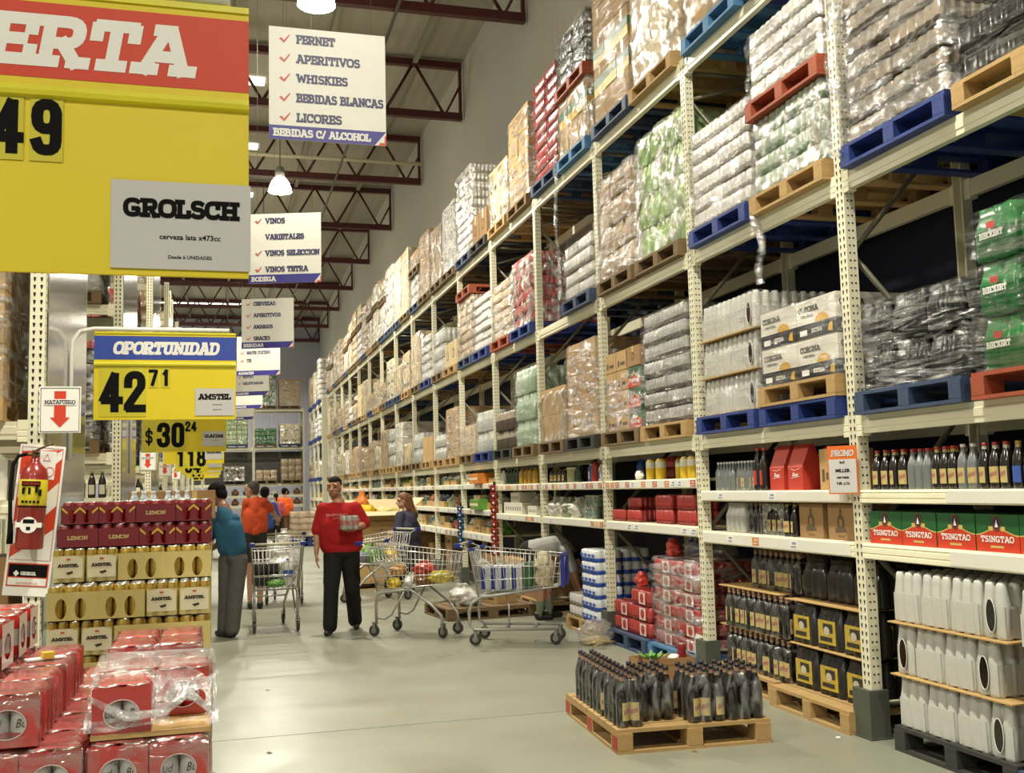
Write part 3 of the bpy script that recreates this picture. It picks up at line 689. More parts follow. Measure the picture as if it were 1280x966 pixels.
# ================================================================== BOTTLES
GLASS = {'dark': mat('dark_brown_bottle', '17120f', .12, var=.2, coat=.6), 'green': mat('green_bottle', '16331c', .12, var=.2, coat=.5), 'clear': mat('grey_clear_bottle', '6e7270', .15, var=.15, coat=.4),
         'yellow': mat('amber_yellow_bottle', 'b38a2c', .2, var=.15), 'white': mat('white_plastic_bottle', 'cfcdc2', .35, var=.05), 'blue': mat('blue_plastic_bottle', '3f5fa8', .3), 'red': mat('red_plastic_bottle', 'a5302a', .35), 'water': mat('pale_water_bottle', 'b9c6cf', .12, var=.12, coat=.4)}
LAB = {'cream': mat('cream_bottle_label', 'b8a468', .6, var=.15, scale=30), 'white': mat('white_bottle_label', 'cfc9b4', .6, var=.12, scale=30), 'yellow': mat('yellow_bottle_label', 'b49a45', .6, var=.25, scale=40), 'red': mat('red_bottle_label', 'a8352c', .6, var=.1), 'blue': mat('blue_bottle_label', '3554a0', .5), 'pink': mat('pinkish_neck_foil', '9d7f68', .4, var=.15), 'none': None}
CAP = {'red': mat('red_cap', 'a63327', .4), 'black': mat('black_cap', '17161a', .4), 'white': mat('white_cap', 'd9d7cd', .4), 'gold': mat('gold_cap', 'a98c46', .3, .4), 'green': mat('green_cap', '2f6f3c', .4), 'pink': mat('bronze_cap', '8d7058', .35, .3), 'blue': mat('blue_cap', '2d51a8', .4)}
def bottle(g, l='cream', c='red', h=.3, r=.04, neck=.32, foil=None, n=14):
    """one bottle standing at the origin; the label wraps the front of the body"""
    def f():
        b = MB(); hb = h*(1-neck)
        P = [(r*.9, 0), (r, .008), (r, hb*.25), (r, hb*.82), (r*.93, hb*.95), (r*.55, hb+h*neck*.38), (r*.4, hb+h*neck*.6, 3 if foil else 0), (r*.37, h*.93, 2), (r*.42, h*.935, 2), (r*.42, h, 2)]
        b.lathe(P, n, smooth=True)
        ms = [GLASS[g], LAB[l] or GLASS[g], CAP[c], LAB[foil] if foil else GLASS[g], mat('faded_red_label_band', 'a06a58', .6, var=.3, scale=50)]
        if l != 'none':
            rr = r*1.012; k = 7
            for (z0, z1) in ((hb*.2, hb*.72),):
                vs = []
                for i in range(k+1):
                    a = R(180-48+96*i/k)
                    vs += [(rr*math.cos(a), rr*math.sin(a), z0), (rr*math.cos(a), rr*math.sin(a), z1)]
                b.add(vs, [(2*i, 2*i+2, 2*i+3, 2*i+1) for i in range(k)], 1, True)
            if l == 'cream':
                q = [(v[0]*1.006, v[1]*1.006, hb*(.4 if n_ % 2 == 0 else .54)+(n_//2-k/2)*hb*.018) for n_, v in enumerate(vs)]
                b.add(q, [(2*i, 2*i+2, 2*i+3, 2*i+1) for i in range(1, k-1)], 4, True)
        return b.mesh('bottle', ms)
    return cached(('bottle', g, l, c, h, r, neck, foil), f)
def bpack_parts(bm_, r, h, nx, ny, filmm='tight', jl=True):
    """shrink-wrapped bottles: nx deep (x) by ny wide (y), fronts to -x; the film stops below the caps"""
    P = []
    for i in range(nx):
        for j in range(ny):
            a = random.choice((0, 0, .5, -.6, 1.2, 2.2)) if jl else 0
            P.append(('bottle', bm_, (-nx*r+r+2*r*i, -ny*r+r+2*r*j, 0), a))
    f = cached(('bfilm', nx, ny, r, h), lambda: ribbed(0, 2*r*ny+.004, 2*r*nx+.004, h*.8, ny, nx, [(0, .002, 0), (.04, -.002, 0), (.8, -.002, 0), (.93, .01, 0), (1, .018, 0)]).mesh('shrink_film', PACKF))
    P.append(('shrink_film', f))
    return P
PACKF = film('bottle_pack_film', .86, milky=.1, bump=.4, scale=14, rough=.1, stretch=(1, 1, .5))

for k in range(1, 5):
    for j in range(4): solo('bottle', bottle('dark', 'white', 'gold', .3, .042), 'dark bottle with white label, %s from the post, low shelf of the %s left rack' % (ORD[j], ORD[k]), 'bottle', (LX-.2-.11*j, LY+LS*k+.1, 1.5+BH), PI/2, 'bottles on the left racks')
thing('carton', 'white-labelled carton on the low shelf of the nearest left rack', 'carton', (LX-.42, LY+.3, 1.5+BH), PI/2, [('box', carton('white', .4, .4, .26, 1))])
for z_, c_ in ((0, 'brown'), (.42, 'tan'), (.84, 'brown')): thing('carton', '%s carton in the floor stack of the nearest left rack, %s' % (CN[c_], {0: 'bottom', .42: 'middle', .84: 'top'}[z_]), 'carton', (LX-.5, LY+.35, z_), PI/2, [('box', carton(c_, .6, .5, .415, 1))])

# ================================================================== CANNED BEER STACKS, FRONT LEFT
def plate(w, h, holes, x0=0, z0=0, y=0, k=28):
    """a film face on the x-z plane, one oval opening (cx, cz, rx, rz) per equal column"""
    vs, fs = [], []; n = max(1, len(holes)); cw = w/n
    for i, ho in enumerate(holes):
        a0, a1 = x0+i*cw, x0+(i+1)*cw; cx, cz, rx, rz = ho; b = len(vs)
        for q in range(k):
            a = 2*PI*q/k; c, s_ = math.cos(a), math.sin(a)
            vs.append((cx+rx*c, y, cz+rz*s_))
            t = min((a1-cx)/c if c > 1e-6 else (a0-cx)/c if c < -1e-6 else 9, (z0+h-cz)/s_ if s_ > 1e-6 else (z0-cz)/s_ if s_ < -1e-6 else 9)
            vs.append((cx+t*c, y, cz+t*s_))
        for q in range(k):
            p = (q+1) % k; fs.append((b+2*q, b+2*p, b+2*p+1, b+2*q+1))
        for (X, Z) in ((a0, z0), (a1, z0), (a1, z0+h), (a0, z0+h)):   # square the corners
            b2 = len(vs); vs.append((X, y, Z)); ang = math.atan2(Z-cz, X-cx) % (2*PI); q = int(ang/(2*PI/k)) % k
            fs.append((b+2*q+1, b+2*((q+1) % k)+1, b2))
    return vs, fs
def can(body, lab, r=.033, h=.122, txt=None, tm=None):
    def f():
        b = MB(); b.lathe([(r*.8, 0), (r, .006), (r, h*.28, 1 if lab else 0), (r, h*.66), (r, h*.9), (r*.84, h*.97, 2), (r*.84, h, 2), (r*.78, h*.985, 2)], 18)
        if txt: plain(b, txt, 0, h*.38, h*.17, 3, -r-.0008, shear=.3, sx=.8)
        return b.mesh('can', [body, lab or body, LID, tm or BLACK])
    return cached(('can', body.name, lab and lab.name, r, h, txt), f)
LID = mat('aluminium_lid', 'b9b6ac', .25, .8); GOLD = mat('gold_can', 'bd9f4a', .25, .6, var=.12, scale=20)
CRM = mat('cream_pack_print', 'c6b674', .24, var=.14, scale=30, coat=.3, bump=.15, bscale=9, stretch=(1, 1, .2)); REDC = mat('beer_can_red', 'a92620', .3, var=.1); REDF = mat('red_pack_film', 'b03a36', .16, var=.16, scale=10, bump=.25, bscale=14, coat=.4, stretch=(1, 1, 2))
PINKF = mat('glossy_red_film_top', 'b5605c', .14, var=.18, scale=12, bump=.3, bscale=10, coat=.5); SILV = mat('silver_label', 'b5b3ae', .35, .2, var=.1)
WINE = mat('wine_red_can', '7a1d20', .3, var=.12); WINEF = mat('wine_red_film', '6b1a1f', .22, var=.15, coat=.3); CHEV = mat('yellow_chevron', 'c79f35', .4)
def six_pack(kind, nx=3, ny=2, r=.033, h=.155):
    """front to -y, nx cans wide, ny deep: cans, then a printed film sleeve with openings"""
    w, d = 2*r*nx, 2*r*ny
    def f():
        b = MB(); hs = h*.8; e = .003; hz = hs*.44
        if kind == 'label':       # closed printed face
            o = scallop(d, w, ny, nx, -.0015); n = len(o)
            b.v += [(p[0], p[1], .003) for p in o]+[(p[0], p[1], hs) for p in o]
            b.f += [(i, (i+1) % n, n+(i+1) % n, n+i) for i in range(n)]; b.m += [0]*n; b.sm += [True]*n
            y = -d/2-e
            pts = [(-w*.42+.84*w*i/12, y, hs*.2) for i in range(13)]
            b.add([(-w*.45, y, hs*.18), (w*.45, y, hs*.18), (w*.45, y, hs*.92), (w*.2, y, hs*1.0), (-w*.2, y, hs*1.0), (-w*.45, y, hs*.92)], [(0, 1, 2, 3, 4, 5)], 3)
            slab(b, 'AMSTEL', 0, hs*.58, h*.1, .3, 1, y-.0008, align='c', fit=w*.62, shear=0)
            b.add([(w*.0, y-.001, hs*.3), (w*.16, y-.001, hs*.36), (w*.14, y-.001, hs*.44), (-w*.08, y-.001, hs*.38)], [(0, 1, 2, 3)], 1)
            b.box(-w*.06, y-.001, hs*.84, w*.06, y, hs*.9, 2)
            return b.mesh('printed_film', [CRM, mat('brown_black_print', '33271c', .5), REDB, mat('pale_label_panel', 'd8cfae', .35, var=.05)])
        ho = [(-w/2+w*(i+.5)/2+(.1*w if i == 0 else -.1*w)*.5, hz, w*.115, hs*.36) for i in range(2)]
        for yy in (-d/2-e, d/2+e):
            vs, fs = plate(w+2*e, hs, ho, -w/2-e, .003, yy); b.add(vs, fs, 0)
        b.box(-w/2-e, -d/2-e, .003, -w/2-e+.001, d/2+e, hs, 0); b.box(w/2+e-.001, -d/2-e, .003, w/2+e, d/2+e, hs, 0)
        if kind == 'chevron':
            y = -d/2-e-.001
            for cx in (-w*.5, 0, w*.5):
                a, c = max(-w*.5, cx-w*.16), min(w*.5, cx+w*.16)
                b.add([(a, y, hs*.7), (cx, y, hs*.98), (cx, y, hs*.84), (a, y, hs*.58)], [(0, 1, 2, 3)], 1); b.add([(c, y, hs*.7), (cx, y, hs*.98), (cx, y, hs*.84), (c, y, hs*.58)], [(0, 1, 2, 3)], 1)
            return b.mesh('printed_film', [WINEF, CHEV])
        if kind == 'plain':
            slab(b, 'LEMON', 0, hs*.45, h*.16, .16, 1, -d/2-e-.002, align='c', fit=w*.5)
            b.add([(-w*.5, -d/2-e-.001, .004), (w*.5, -d/2-e-.001, .004), (w*.5, -d/2-e-.001, hs), (-w*.5, -d/2-e-.001, hs)], [(0, 1, 2, 3)], 0)
            return b.mesh('printed_film', [WINEF, CRM])
        return b.mesh('printed_film', [CRM, GOLD])
    fm = cached(('six', kind, nx, ny, r, h), f)
    cm = can(GOLD, None, r, h) if kind in ('label', 'holes') else can(WINE, None, r, h)
    P = [('printed_film', fm)]
    for i in range(nx):
        for j in range(ny): P.append(('can', cm, (-w/2+r+2*r*i, -d/2+r+2*r*j, 0)))
    return P
# golden and wine-red six-packs on a pallet before the first side rack
AX1 = -.045
rows = []; z = PH; y0 = 5.02
H1, H2 = .1555, .107
for k in range(8): rows.append((z, H1, 'amstel', y0 if k < 7 else y0+.15)); z += H1
for k in range(2): rows.append((z, H2, 'red', y0+.2)); z += H2
thing('pallet', 'wooden pallet under the gold can stack at the left', 'pallet', (-.55, 5.56, 0), PI/2, pallet_parts('wood', w=1.0, d=1.14), 'storage pallets')
seqs = [['h', 'l', 'l', 'h'], ['l', 'h', 'l', 'h'], ['h', 'h', 'l', 'l'], ['l', 'l', 'h', 'h'], ['l', 'h', 'h', 'l', 'l'][:4], ['l', 'l', 'h', 'h'], ['h', 'h', 'l', 'l'], ['l', 'l', 'h', 'h']]
cnt = 0
RN = ['top', 'second', 'third', 'fourth', 'fifth', 'sixth', 'seventh', 'eighth', 'ninth', 'bottom']
for q, (z, h, kd, yf) in enumerate(rows):
    sq = seqs[q] if kd == 'amstel' else (['p', 'p', 'c', 'c'] if q == 8 else ['c', 'c', 'p', 'c'])
    rn = RN[len(rows)-1-q]
    for back in range(4 if q > 5 else 2):
        x = AX1; pos = 0
        for t in reversed(sq):
            nx = 2 if (t == 'l') else 3
            r = .0335 if kd == 'amstel' else .029 if t == 'p' else .0262
            if t == 'l': nx, r = 3, .0228
            w = 2*r*nx+.006
            r_ = r
            P = six_pack({'l': 'label', 'h': 'holes', 'p': 'plain', 'c': 'chevron'}[t], nx, 2 if t != 'l' else 3, r, h-.002)
            dd = 2*r*(2 if t != 'l' else 3)+.008
            pos += 1
            lb = '%s, %s from right, %s row%s' % ({'l': 'gold can six-pack with printed cream label', 'h': 'gold can six-pack with oval openings', 'p': 'wine-red lettered can six-pack without chevrons', 'c': 'wine-red can six-pack with yellow chevrons'}[t], ORD[pos-1], rn, ('', ', behind the front', ', third back', ', fourth back')[back])
            thing('can_six_pack', lb, 'beer pack', (x-w/2, yf+dd/2+back*.142, z), 0, P, 'six-packs in the gold can stack')
            x -= w

# red can trays, nearest stack: front to -y
BR, BHH = .0325, .121
def bud_pack(nx=2, ny=3, r=BR, h=BHH, white=False):
    w, d = 2*r*nx, 2*r*ny
    def f():
        b = MB(); e = .002; hs = h
        o = []
        full = scallop(d, w, ny, nx, -.001)
        lv = [(0, .004), (.04, 0), (.86, 0), (.96, .01), (1.0, .016)]
        n = len(full)
        for t, ins in lv:
            oo = scallop(d, w, ny, nx, ins-.001); b.v += [(p[0], max(-d/2-e, min(d/2+e, p[1]*1.0)), t*h) for p in oo]
        for i in range(len(lv)-1):
            for q in range(n):
                pm_ = (full[q][1]+full[(q+1) % n][1])/2
                if abs(pm_) > d/2-r*.55 and i < 3: continue       # left open for the end faces
                b.f.append([i*n+q, i*n+(q+1) % n, (i+1)*n+(q+1) % n, (i+1)*n+q]); b.m.append(1 if i >= 3 else 0); b.sm.append(True)
        b.f.append([(len(lv)-1)*n+q for q in range(n)]); b.m.append(1); b.sm.append(False)
        for yy in (-d/2-e, d/2+e):
            vs, fs = plate(w, h*.93, [(0, h*.44, w*.3, h*.27)], -w/2, .002, yy); b.add(vs, fs, 2 if white else 0)
            if not white: b.tube([(w*.3*math.cos(a*PI/14), yy-.0015*(1 if yy < 0 else -1), h*.44+h*.27*math.sin(a*PI/14)) for a in range(28)], .0016, 5, 2, closed=True)
        return b.mesh('printed_film', [REDF, PINKF, mat('white_pack_end', 'c9bdb4', .25, var=.1)])
    fm = cached(('bud', nx, ny, r, h, white), f)
    cm = can(REDC, SILV, r, h-.004, 'Bud', mat('can_script_print', '3a2a2a', .5))
    sub = [('can', cm, (-w/2+r+2*r*i, y, .001)) for i in range(nx) for y in (-d/2+r, )]
    return ('printed_film', fm, (0, 0, 0), 0, sub)
CFILM = film('clear_tray_film', .84, milky=.15, tint='c9847c', rough=.1, bump=.5, scale=8, stretch=(1, 1, 1))
TRAYB = mat('kraft_tray_base', 'bb9a62', .7, var=.08)
TW, TD, TH = 4*BR+.01, 6*BR+.012, BHH+.006
def tray_parts(nx=2, ny=2, base=True, packs=None, fl=True):
    """kraft base carrying nx by ny six-packs under a clear film"""
    w, d = nx*(2*BR*2+.003), ny*(2*BR*3+.004)
    P = []
    if base:
        bm_ = cached(('tb', nx, ny), lambda: MB().box(-w/2, -d/2, 0, w/2, d/2, .003, bev=.001).box(-w/2, -d/2-.001, 0, w/2, -d/2+.001, .012).box(-w/2-.001, -d/2, 0, -w/2+.001, d/2, .012).box(w/2-.001, -d/2, 0, w/2+.001, d/2, .012).mesh('tray_base', TRAYB))
        P.append(('tray_base', bm_))
    for i in range(nx):
        for j in range(ny):
            if packs and (i, j) not in packs: continue
            p = bud_pack(); P.append(('six_pack', p[1], (-w/2+(i+.5)*w/nx, -d/2+(j+.5)*d/ny, .003), 0, p[4]))
    if fl:
        def g():
            b = MB(); o = scallop(d+.006, w+.006, 6, 4, -.0005); n = len(o)
            for t, s_ in ((.06, 1), (.88, 1), (.99, .985), (1.03, .93)): b.v += [(p[0]*s_, math.copysign(d/2+.004, p[1])*s_ if abs(p[1]) > d/2-.034 else p[1]*s_, t*BHH) for p in o]
            for i in range(3):
                for q in range(n): b.f.append([i*n+q, i*n+(q+1) % n, (i+1)*n+(q+1) % n, (i+1)*n+q]); b.m.append(0); b.sm.append(True)
            b.f.append([3*n+q for q in range(n)]); b.m.append(0); b.sm.append(False)
            return b.mesh('clear_film', CFILM)
        P.append(('clear_film', cached(('tf', nx, ny), g)))
    return P
TPW, TPD = 2*(2*BR*2+.003)+.01, 2*(2*BR*3+.004)+.012
LZ0 = 1.06; YF = 2.6; XR = -.022
thing('pallet', 'wooden pallet under the red can trays in the near left corner', 'pallet', (XR-.44, YF+.62, 0), PI/2, pallet_parts('wood', w=.98, d=1.2), 'storage pallets')
nlow = 6; hl = (LZ0-PH)/7
low = cached('lowtray', lambda: ribbed(0, TPD-.012, TPW-.01, hl-.004, 6, 4, [(0, .006, 1), (.06, 0, 1), (.86, 0, 0), (.96, .008, 0), (1, .014, 0)]).mesh('can_tray', [REDF, REDF]))
for l in range(6):
    for i in range(3):
        for j in range(3):
            if i == 1 and j == 1: continue
            solo('can_tray', low, 'red film-wrapped can tray low in the nearest left stack', 'beer tray', (XR-TPW/2-i*TPW, YF+TPD/2+j*TPD, PH+l*hl), 0, 'lower red can trays')
PL = ['right', 'middle', 'left']; PD_ = ['front', 'second', 'third']
for i in range(3):
    for j in range(3):
        thing('can_tray', 'red beer can tray with oval openings, %s column, %s tray, in the supporting layer' % (PL[i], PD_[j]), 'beer tray', (XR-TPW/2-i*TPW, YF+TPD/2+j*TPD, LZ0-TH), 0, tray_parts(base=False), 'upper red can trays')
for i in range(2):
    for j in range(3 if i else 2):
        thing('can_tray', 'red beer can tray at the %s of the raised left row%s' % (('front', 'middle', 'back')[j], ', second row out' if i else ''), 'beer tray', (-.39-TPW/2-i*TPW, YF+.005+TPD/2+j*(TPD+.004), LZ0), (0, .01, -.012)[j], tray_parts(base=False), 'upper red can trays')
thing('can_tray', 'unopened red can tray with glossy film top behind the torn tray', 'beer tray', (-.19, 3.5, LZ0), .015, tray_parts(base=False), 'upper red can trays')
# torn tray
P = tray_parts(packs=[(0, 0), (0, 1), (1, 1)], fl=False)
def torn():
    bm = bmesh.new(); n, k = 26, 16; G = []
    w, d = TPW, TPD
    for i in range(n+1):
        u = i/n; row = []
        for j in range(k+1):
            v = j/k
            x = -w/2-.006+(w+.02)*u; y = -d/2-.012+.02*math.sin(v*3)+.16*v
            ztop = BHH+.012-.075*math.exp(-((u-.52)/.2)**2)*(1-v)**.6
            z = .022+(ztop-.022)*v**.7 if u < .3 else .03+(ztop-.03)*v
            q = noise.noise(Vector((u*7, v*5, 2.2))); q2 = noise.noise(Vector((u*15, v*11, 7.7)))
            arch = .02*math.sin(u*PI)*math.sin(v*PI)
            row.append(bm.verts.new((x+.012*q2, y-.02*abs(q)-arch, z+.03*q*(.3+v)*(.4+u))))
        G.append(row)
    for i in range(n):
        for j in range(k):
            u, v = i/n, j/k
            if .12 < u < .42 and .1+.5*(u-.12) < v < .86: continue        # torn opening over the left pack
            if .58 < u < .86 and .04 < v < .5-.4*abs(u-.72): continue      # the gap over the empty kraft base
            bm.faces.new((G[i][j], G[i+1][j], G[i+1][j+1], G[i][j+1]))
    b = MB().bm(bm, 0, None, True)
    # remaining film over the back
    o = [(-w/2-.006, -.03), (w/2+.01, -.03), (w/2+.006, d/2+.006), (-w/2-.006, d/2+.006)]
    b.add([(x, y, BHH+.009+.004*i) for i, (x, y) in enumerate(o)]+[(x*1.01, y, .03) for x, y in o], [(0, 1, 2, 3), (1, 5, 6, 2), (3, 2, 6, 7), (0, 3, 7, 4)], 0)
    b.tube([(-w/2, -d/2-.012, .1), (-w*.2, -d/2-.03, .055), (w*.1, -d/2-.035, .06), (w*.3, -d/2-.03, .1), (w*.5, -d/2-.02, .05)], [.006, .012, .01, .012, .007], 7, 0)
    return b.mesh('torn_film', film('crumpled_torn_film', .62, milky=.3, bump=1, scale=10, stretch=(1, 1, 1.4), rough=.1))
P.append(('torn_film', torn()))
thing('can_tray', 'torn-open red can tray with crumpled clear film and bare kraft base', 'beer tray', (XR-TPW/2+.0, YF+.03+TPD/2, LZ0), .02, P, 'upper red can trays')
wp = bud_pack(2, 3, white=True)
for k, (px, yy, a) in enumerate(((-.53, 2.99, PI/2-.03), (-.53, 3.2, PI/2+.02), (-.53, 3.38, PI/2))):
    thing('can_six_pack', 'loose red six-pack with white end and oval window, %s of three on the trays' % ('nearest', 'middle one', 'farthest')[k], 'beer pack', (px-.1, yy, LZ0+BHH+.008), a, [wp], 'loose red six-packs')
stk = MB().box(-.05, -.02, 0, .05, .02, .004).box(-.012, -.03, .004, .016, .0, .02, 1).mesh('price_holder', [WHITE, YEL])
solo('price_holder', stk, 'small clear price holder with yellow tab lying on red trays', 'price holder', (-.46, 3.12, LZ0+BHH+.005), .4)

# ================================================================== PRICE SIGNS ON ARMS
SY = mat('sign_yellow', 'dcc61a', .5, var=.05, scale=2); SRED = mat('sign_red', 'cb3a16', .5, var=.04); SBLU = mat('sign_blue', '2d459e', .5, var=.04); PAPER = mat('paper_in_sleeve', 'c4c2bf', .28, var=.04); YTRIM = mat('yellow_channel', 'd8cf2a', .4)
def price_sign(loc, w, h, head, hm, digits, small, item, lines, label, pole_x, pole_z0, dsz=.47, zdig=.02, hshear=.16):
    """board with header, price cards and a paper; origin at the middle of the top edge, front to -y"""
    hh = h*.37; P = []
    P.append(('board', MB().box(-w/2, 0, -h, w/2, .012, -hh, bev=.002).mesh('board', SY)))
    b = MB().box(-w/2, -.002, -hh, w/2, .012, -hh*.03, 0); b.box(-w/2, -.0035, -hh*.86, w/2, -.0015, -hh*.13, 1)
    b.prism([(-.016, -hh-.012), (-.02, -hh), (-.016, -hh+.014), (0, -hh+.016), (0, -hh-.016)], 'x', -w/2, w/2, 2)
    b.prism([(-.008, -hh*.06), (-.008, 0), (.014, 0), (.014, -hh*.06)], 'x', -w/2, w/2, 2)
    P.append(('header_panel', b.mesh('header_panel', [SY, hm, YTRIM])))
    t = MB(); hs = head[1]
    slab(t, head[0], head[2], -hh*.5-hs*.5, hs, .23, 0, -.0045, shear=hshear, align=head[3], fit=head[4])
    P.append(('header_lettering', t.mesh('header_lettering', WHITE)))
    for (x, ch, big, zc) in digits:
        dh = h*dsz if big else h*.19; cw = dh*.53
        c = MB().box(-cw/2, -.004, -dh*.6, cw/2, -.001, dh*.62, 0); slab(c, ch, 0, -dh/2 if ch != '$' else -dh*.3, dh if ch != '$' else dh*.6, .13 if ch == '$' else .19 if big else .2, 1, -.0048, align='c', fit=cw*.5 if ch == '$' else cw*.74 if ch != '1' else cw*.36)
        P.append(('price_card', c.mesh('price_card', [mat('price_card_yellow', 'c9bd2c', .4, var=.05), BLACK]), (x, 0, -hh-h*zdig-dh*.62-(0 if big else .01)+zc)))
    pw, ph, px, pz = item[1:5]
    p = MB().box(-pw/2, -.006, -ph/2, pw/2, -.003, ph/2, 0); slab(p, item[0], 0, ph*.08, ph*.22, .25, 1, -.0068, align='c', fit=pw*.8)
    for tx, zz, s_ in lines: plain(p, tx, pw*.06, zz*ph, ph*s_, 1, -.0068, bold=.03)
    P.append(('paper_sleeve', p.mesh('paper_sleeve', [PAPER, BLACK]), (px, 0, pz)))
    a = MB(); r = .016
    a.tube([(w/2-.05, .0, .02), (pole_x+.16, 0, .02), (pole_x+.06, 0, .0), (pole_x+.012, 0, -.07), (pole_x, 0, -.18), (pole_x, 0, pole_z0-loc[2])], r, 10)
    for x in (-w*.3, w*.3): a.tube([(x, 0, .02), (x, .005, -.02)], .006, 6)
    P.append(('sign_arm', a.mesh('sign_arm', WHITE)))
    return thing('price_sign', label, 'price sign', loc, 0, P)
Y1 = 2.85
tr = at(311, 12, y=Y1); br_ = at(309, 348, y=Y1); SW = 1.13
h1 = tr.z-br_.z; k = h1/336.0     # metres per photo pixel in this plane
sx = lambda px: at(px, 180, y=Y1).x-(tr.x-SW/2)
price_sign((tr.x-SW/2, Y1, tr.z), SW, h1, ('OFERTA', .062*h1/.33, sx(232), 'r', (sx(232)-sx(-150))), SRED,
           [(sx(58), '9', 1, 0), (sx(8), '4', 1, 0), (sx(-45), '3', 1, 0)], None, ('GROLSCH', k*158, k*105, sx(228), at(228, 283, y=Y1).z-tr.z),
           [('cerveza lata x473cc', -.16, .06), ('Desde 6 UNIDADES', -.38, .04)], 'big yellow and red OFERTA price sign, cut off at the left', -.66, 0, dsz=.2, zdig=.0)
Y2 = 8.25
tl = at(118, 414, y=Y2); tr = at(295, 416, y=Y2); bl = at(118, 525, y=Y2); w2 = tr.x-tl.x; h2 = tl.z-bl.z; cx = (tr.x+tl.x)/2; f2 = w2/177
px2 = lambda px: (px-206.5)*f2
price_sign((cx, Y2, tl.z), w2, h2, ('OPORTUNIDAD', h2*.15, 0, 'c', px2(271)-px2(141)), SBLU,
           [(px2(139), '4', 1, 0), (px2(168), '2', 1, 0), (px2(191), '7', 0, 0), (px2(206), '1', 0, 0)], None, ('AMSTEL', f2*50, f2*36, px2(268), -h2*.8),
           [('cerveza lata', -.12, .05), ('Desde 6 unid.', -.3, .04)], 'blue and yellow OPORTUNIDAD price sign reading 42 71 on an arm', LX+.024-cx, 1.9)
Y3 = Y2+LS
w3 = w2*.98; h3 = h2*1.0; br3 = at(283, 564, y=Y3); f3 = w3/112
px3 = lambda px: (px-283)*f3+w3/2
price_sign((br3.x-w3/2, Y3, br3.z+h3), w3, h3, ('OPORTUNIDAD', h3*.15, 0, 'c', w3*.74), SBLU,
           [(px3(180), '$', 1, -.02), (px3(199), '3', 1, 0), (px3(218), '0', 1, 0), (px3(231), '2', 0, 0), (px3(239), '4', 0, 0)], None, ('GLACIAR', f3*31, f3*21, px3(266), -h3*.76),
           [('cerveza lata', -.12, .05)], 'yellow price sign reading $ 30 24, behind the OPORTUNIDAD sign', LX+.024-br3.x+w3/2, 1.9)
for q, (pxr, pyb, dg, nm) in enumerate(((280, 579, '118', 'PATAGONIA'), (278, 588, '64', ''), (276, 593, '17', ''), (274, 597, '25', ''))):
    yy = Y3+LS*(q+1); b3 = at(pxr, pyb, y=yy)
    price_sign((b3.x-w3/2, yy, b3.z+h3), w3, h3, ('OPORTUNIDAD', h3*.15, 0, 'c', w3*.74), SBLU,
               [(-w3*.22+w3*.17*i, c, 1, -.1) for i, c in enumerate(dg)], None, (nm or 'III', w3*.3, h3*.26, w3*.33, -h3*.76), [],
               'yellow price sign on the %s side rack, seen below the nearer signs' % ORD[q+2], LX+.024-b3.x+w3/2, 1.9)

# hanging department signs
VIO = mat('sign_violet', '2f2a78', .5); TICK = mat('tick_red', 'b4412f', .5); INK = mat('sign_ink', '2b2850', .5); SWH = mat('hanging_board_white', 'c9c7bd', .45, var=.03)
def dept_sign(pl, pr, pb, yl, dyr, items, foot, label, rowgap=None):
    A = at(*pl, y=yl); B = at(*pr, y=yl+dyr); C_ = at(*pb, y=yl); d = B-A; w = math.hypot(d.x, d.y); h = A.z-C_.z; ang = math.atan2(d.y, d.x)
    fh = h*.125; b = MB().box(0, 0, -h, w, .012, 0, 0)
    b.add([(0, -.001, -h), (w*.9, -.001, -h), (w, -.001, -h+fh), (0, -.001, -h+fh)], [(0, 1, 2, 3)], 1)
    b.add([(w*.93, -.001, -h), (w, -.001, -h), (w, -.001, -h+fh*.8), (w*.985, -.001, -h+fh*.62), (w*.985, -.001, -h+fh*.2), (w*.945, -.001, -h+fh*.2)], [(0, 1, 2, 3, 4, 5)], 2)
    t = MB(); LP_ = []
    def line(): LP_.append(('lettering', t.mesh('lettering', [INK, SWH, TICK])))
    slab(t, foot, w*.04, -h+fh*.22, fh*.56, .22, 1, -.002, fit=min(w*.82, len(foot)*fh*.45), sf=.62); line()
    n = len(items); top = -h*.06
    for i, it in enumerate(items):
        ch = h*.082; z = top-ch-(h*.78-ch)*i/max(1, n-1) if n > 3 else top-h*.2-i*h*.2
        tick = it[0] != ' '; s_ = it.strip()
        if not s_: continue
        t = MB()
        if tick:
            t.add([(w*.085, -.002, z+ch*.45), (w*.105, -.002, z+ch*.6), (w*.125, -.002, z+ch*.3), (w*.175, -.002, z+ch*1.02), (w*.178, -.002, z+ch*.86), (w*.128, -.002, z)], [(0, 1, 2, 3, 4, 5)], 2)
        slab(t, s_, w*.235, z, ch, .22, 0, -.002, fit=min(w*.74, len(s_)*ch*.66), sf=.62); line()
    wr = [('wire', MB().tube([(x, .006, 0), (x, .006, 11.1-A.z)], .0022, 5).mesh('wire', BRACE)) for x in (w*.12, w*.88)]
    return thing('hanging_sign', label, 'sign', tuple(A), ang, [('board', b.mesh('board', [SWH, VIO, TICK]))]+LP_+wr)
dept_sign((336, 32), (481, 42), (336, 173), 9.0, 0, ['FERNET', 'APERITIVOS', 'WHISKIES', 'BEBIDAS BLANCAS', 'LICORES'], 'BEBIDAS C/ ALCOHOL', 'white hanging sign listing FERNET to LICORES above the aisle')
dept_sign((311, 268), (401, 265), (317, 355), 14.75, -.3, ['VINOS', ' VARIETALES', 'VINOS SELECCION', 'VINOS TETRA'], 'BODEGA', 'white hanging sign listing VINOS with BODEGA foot')
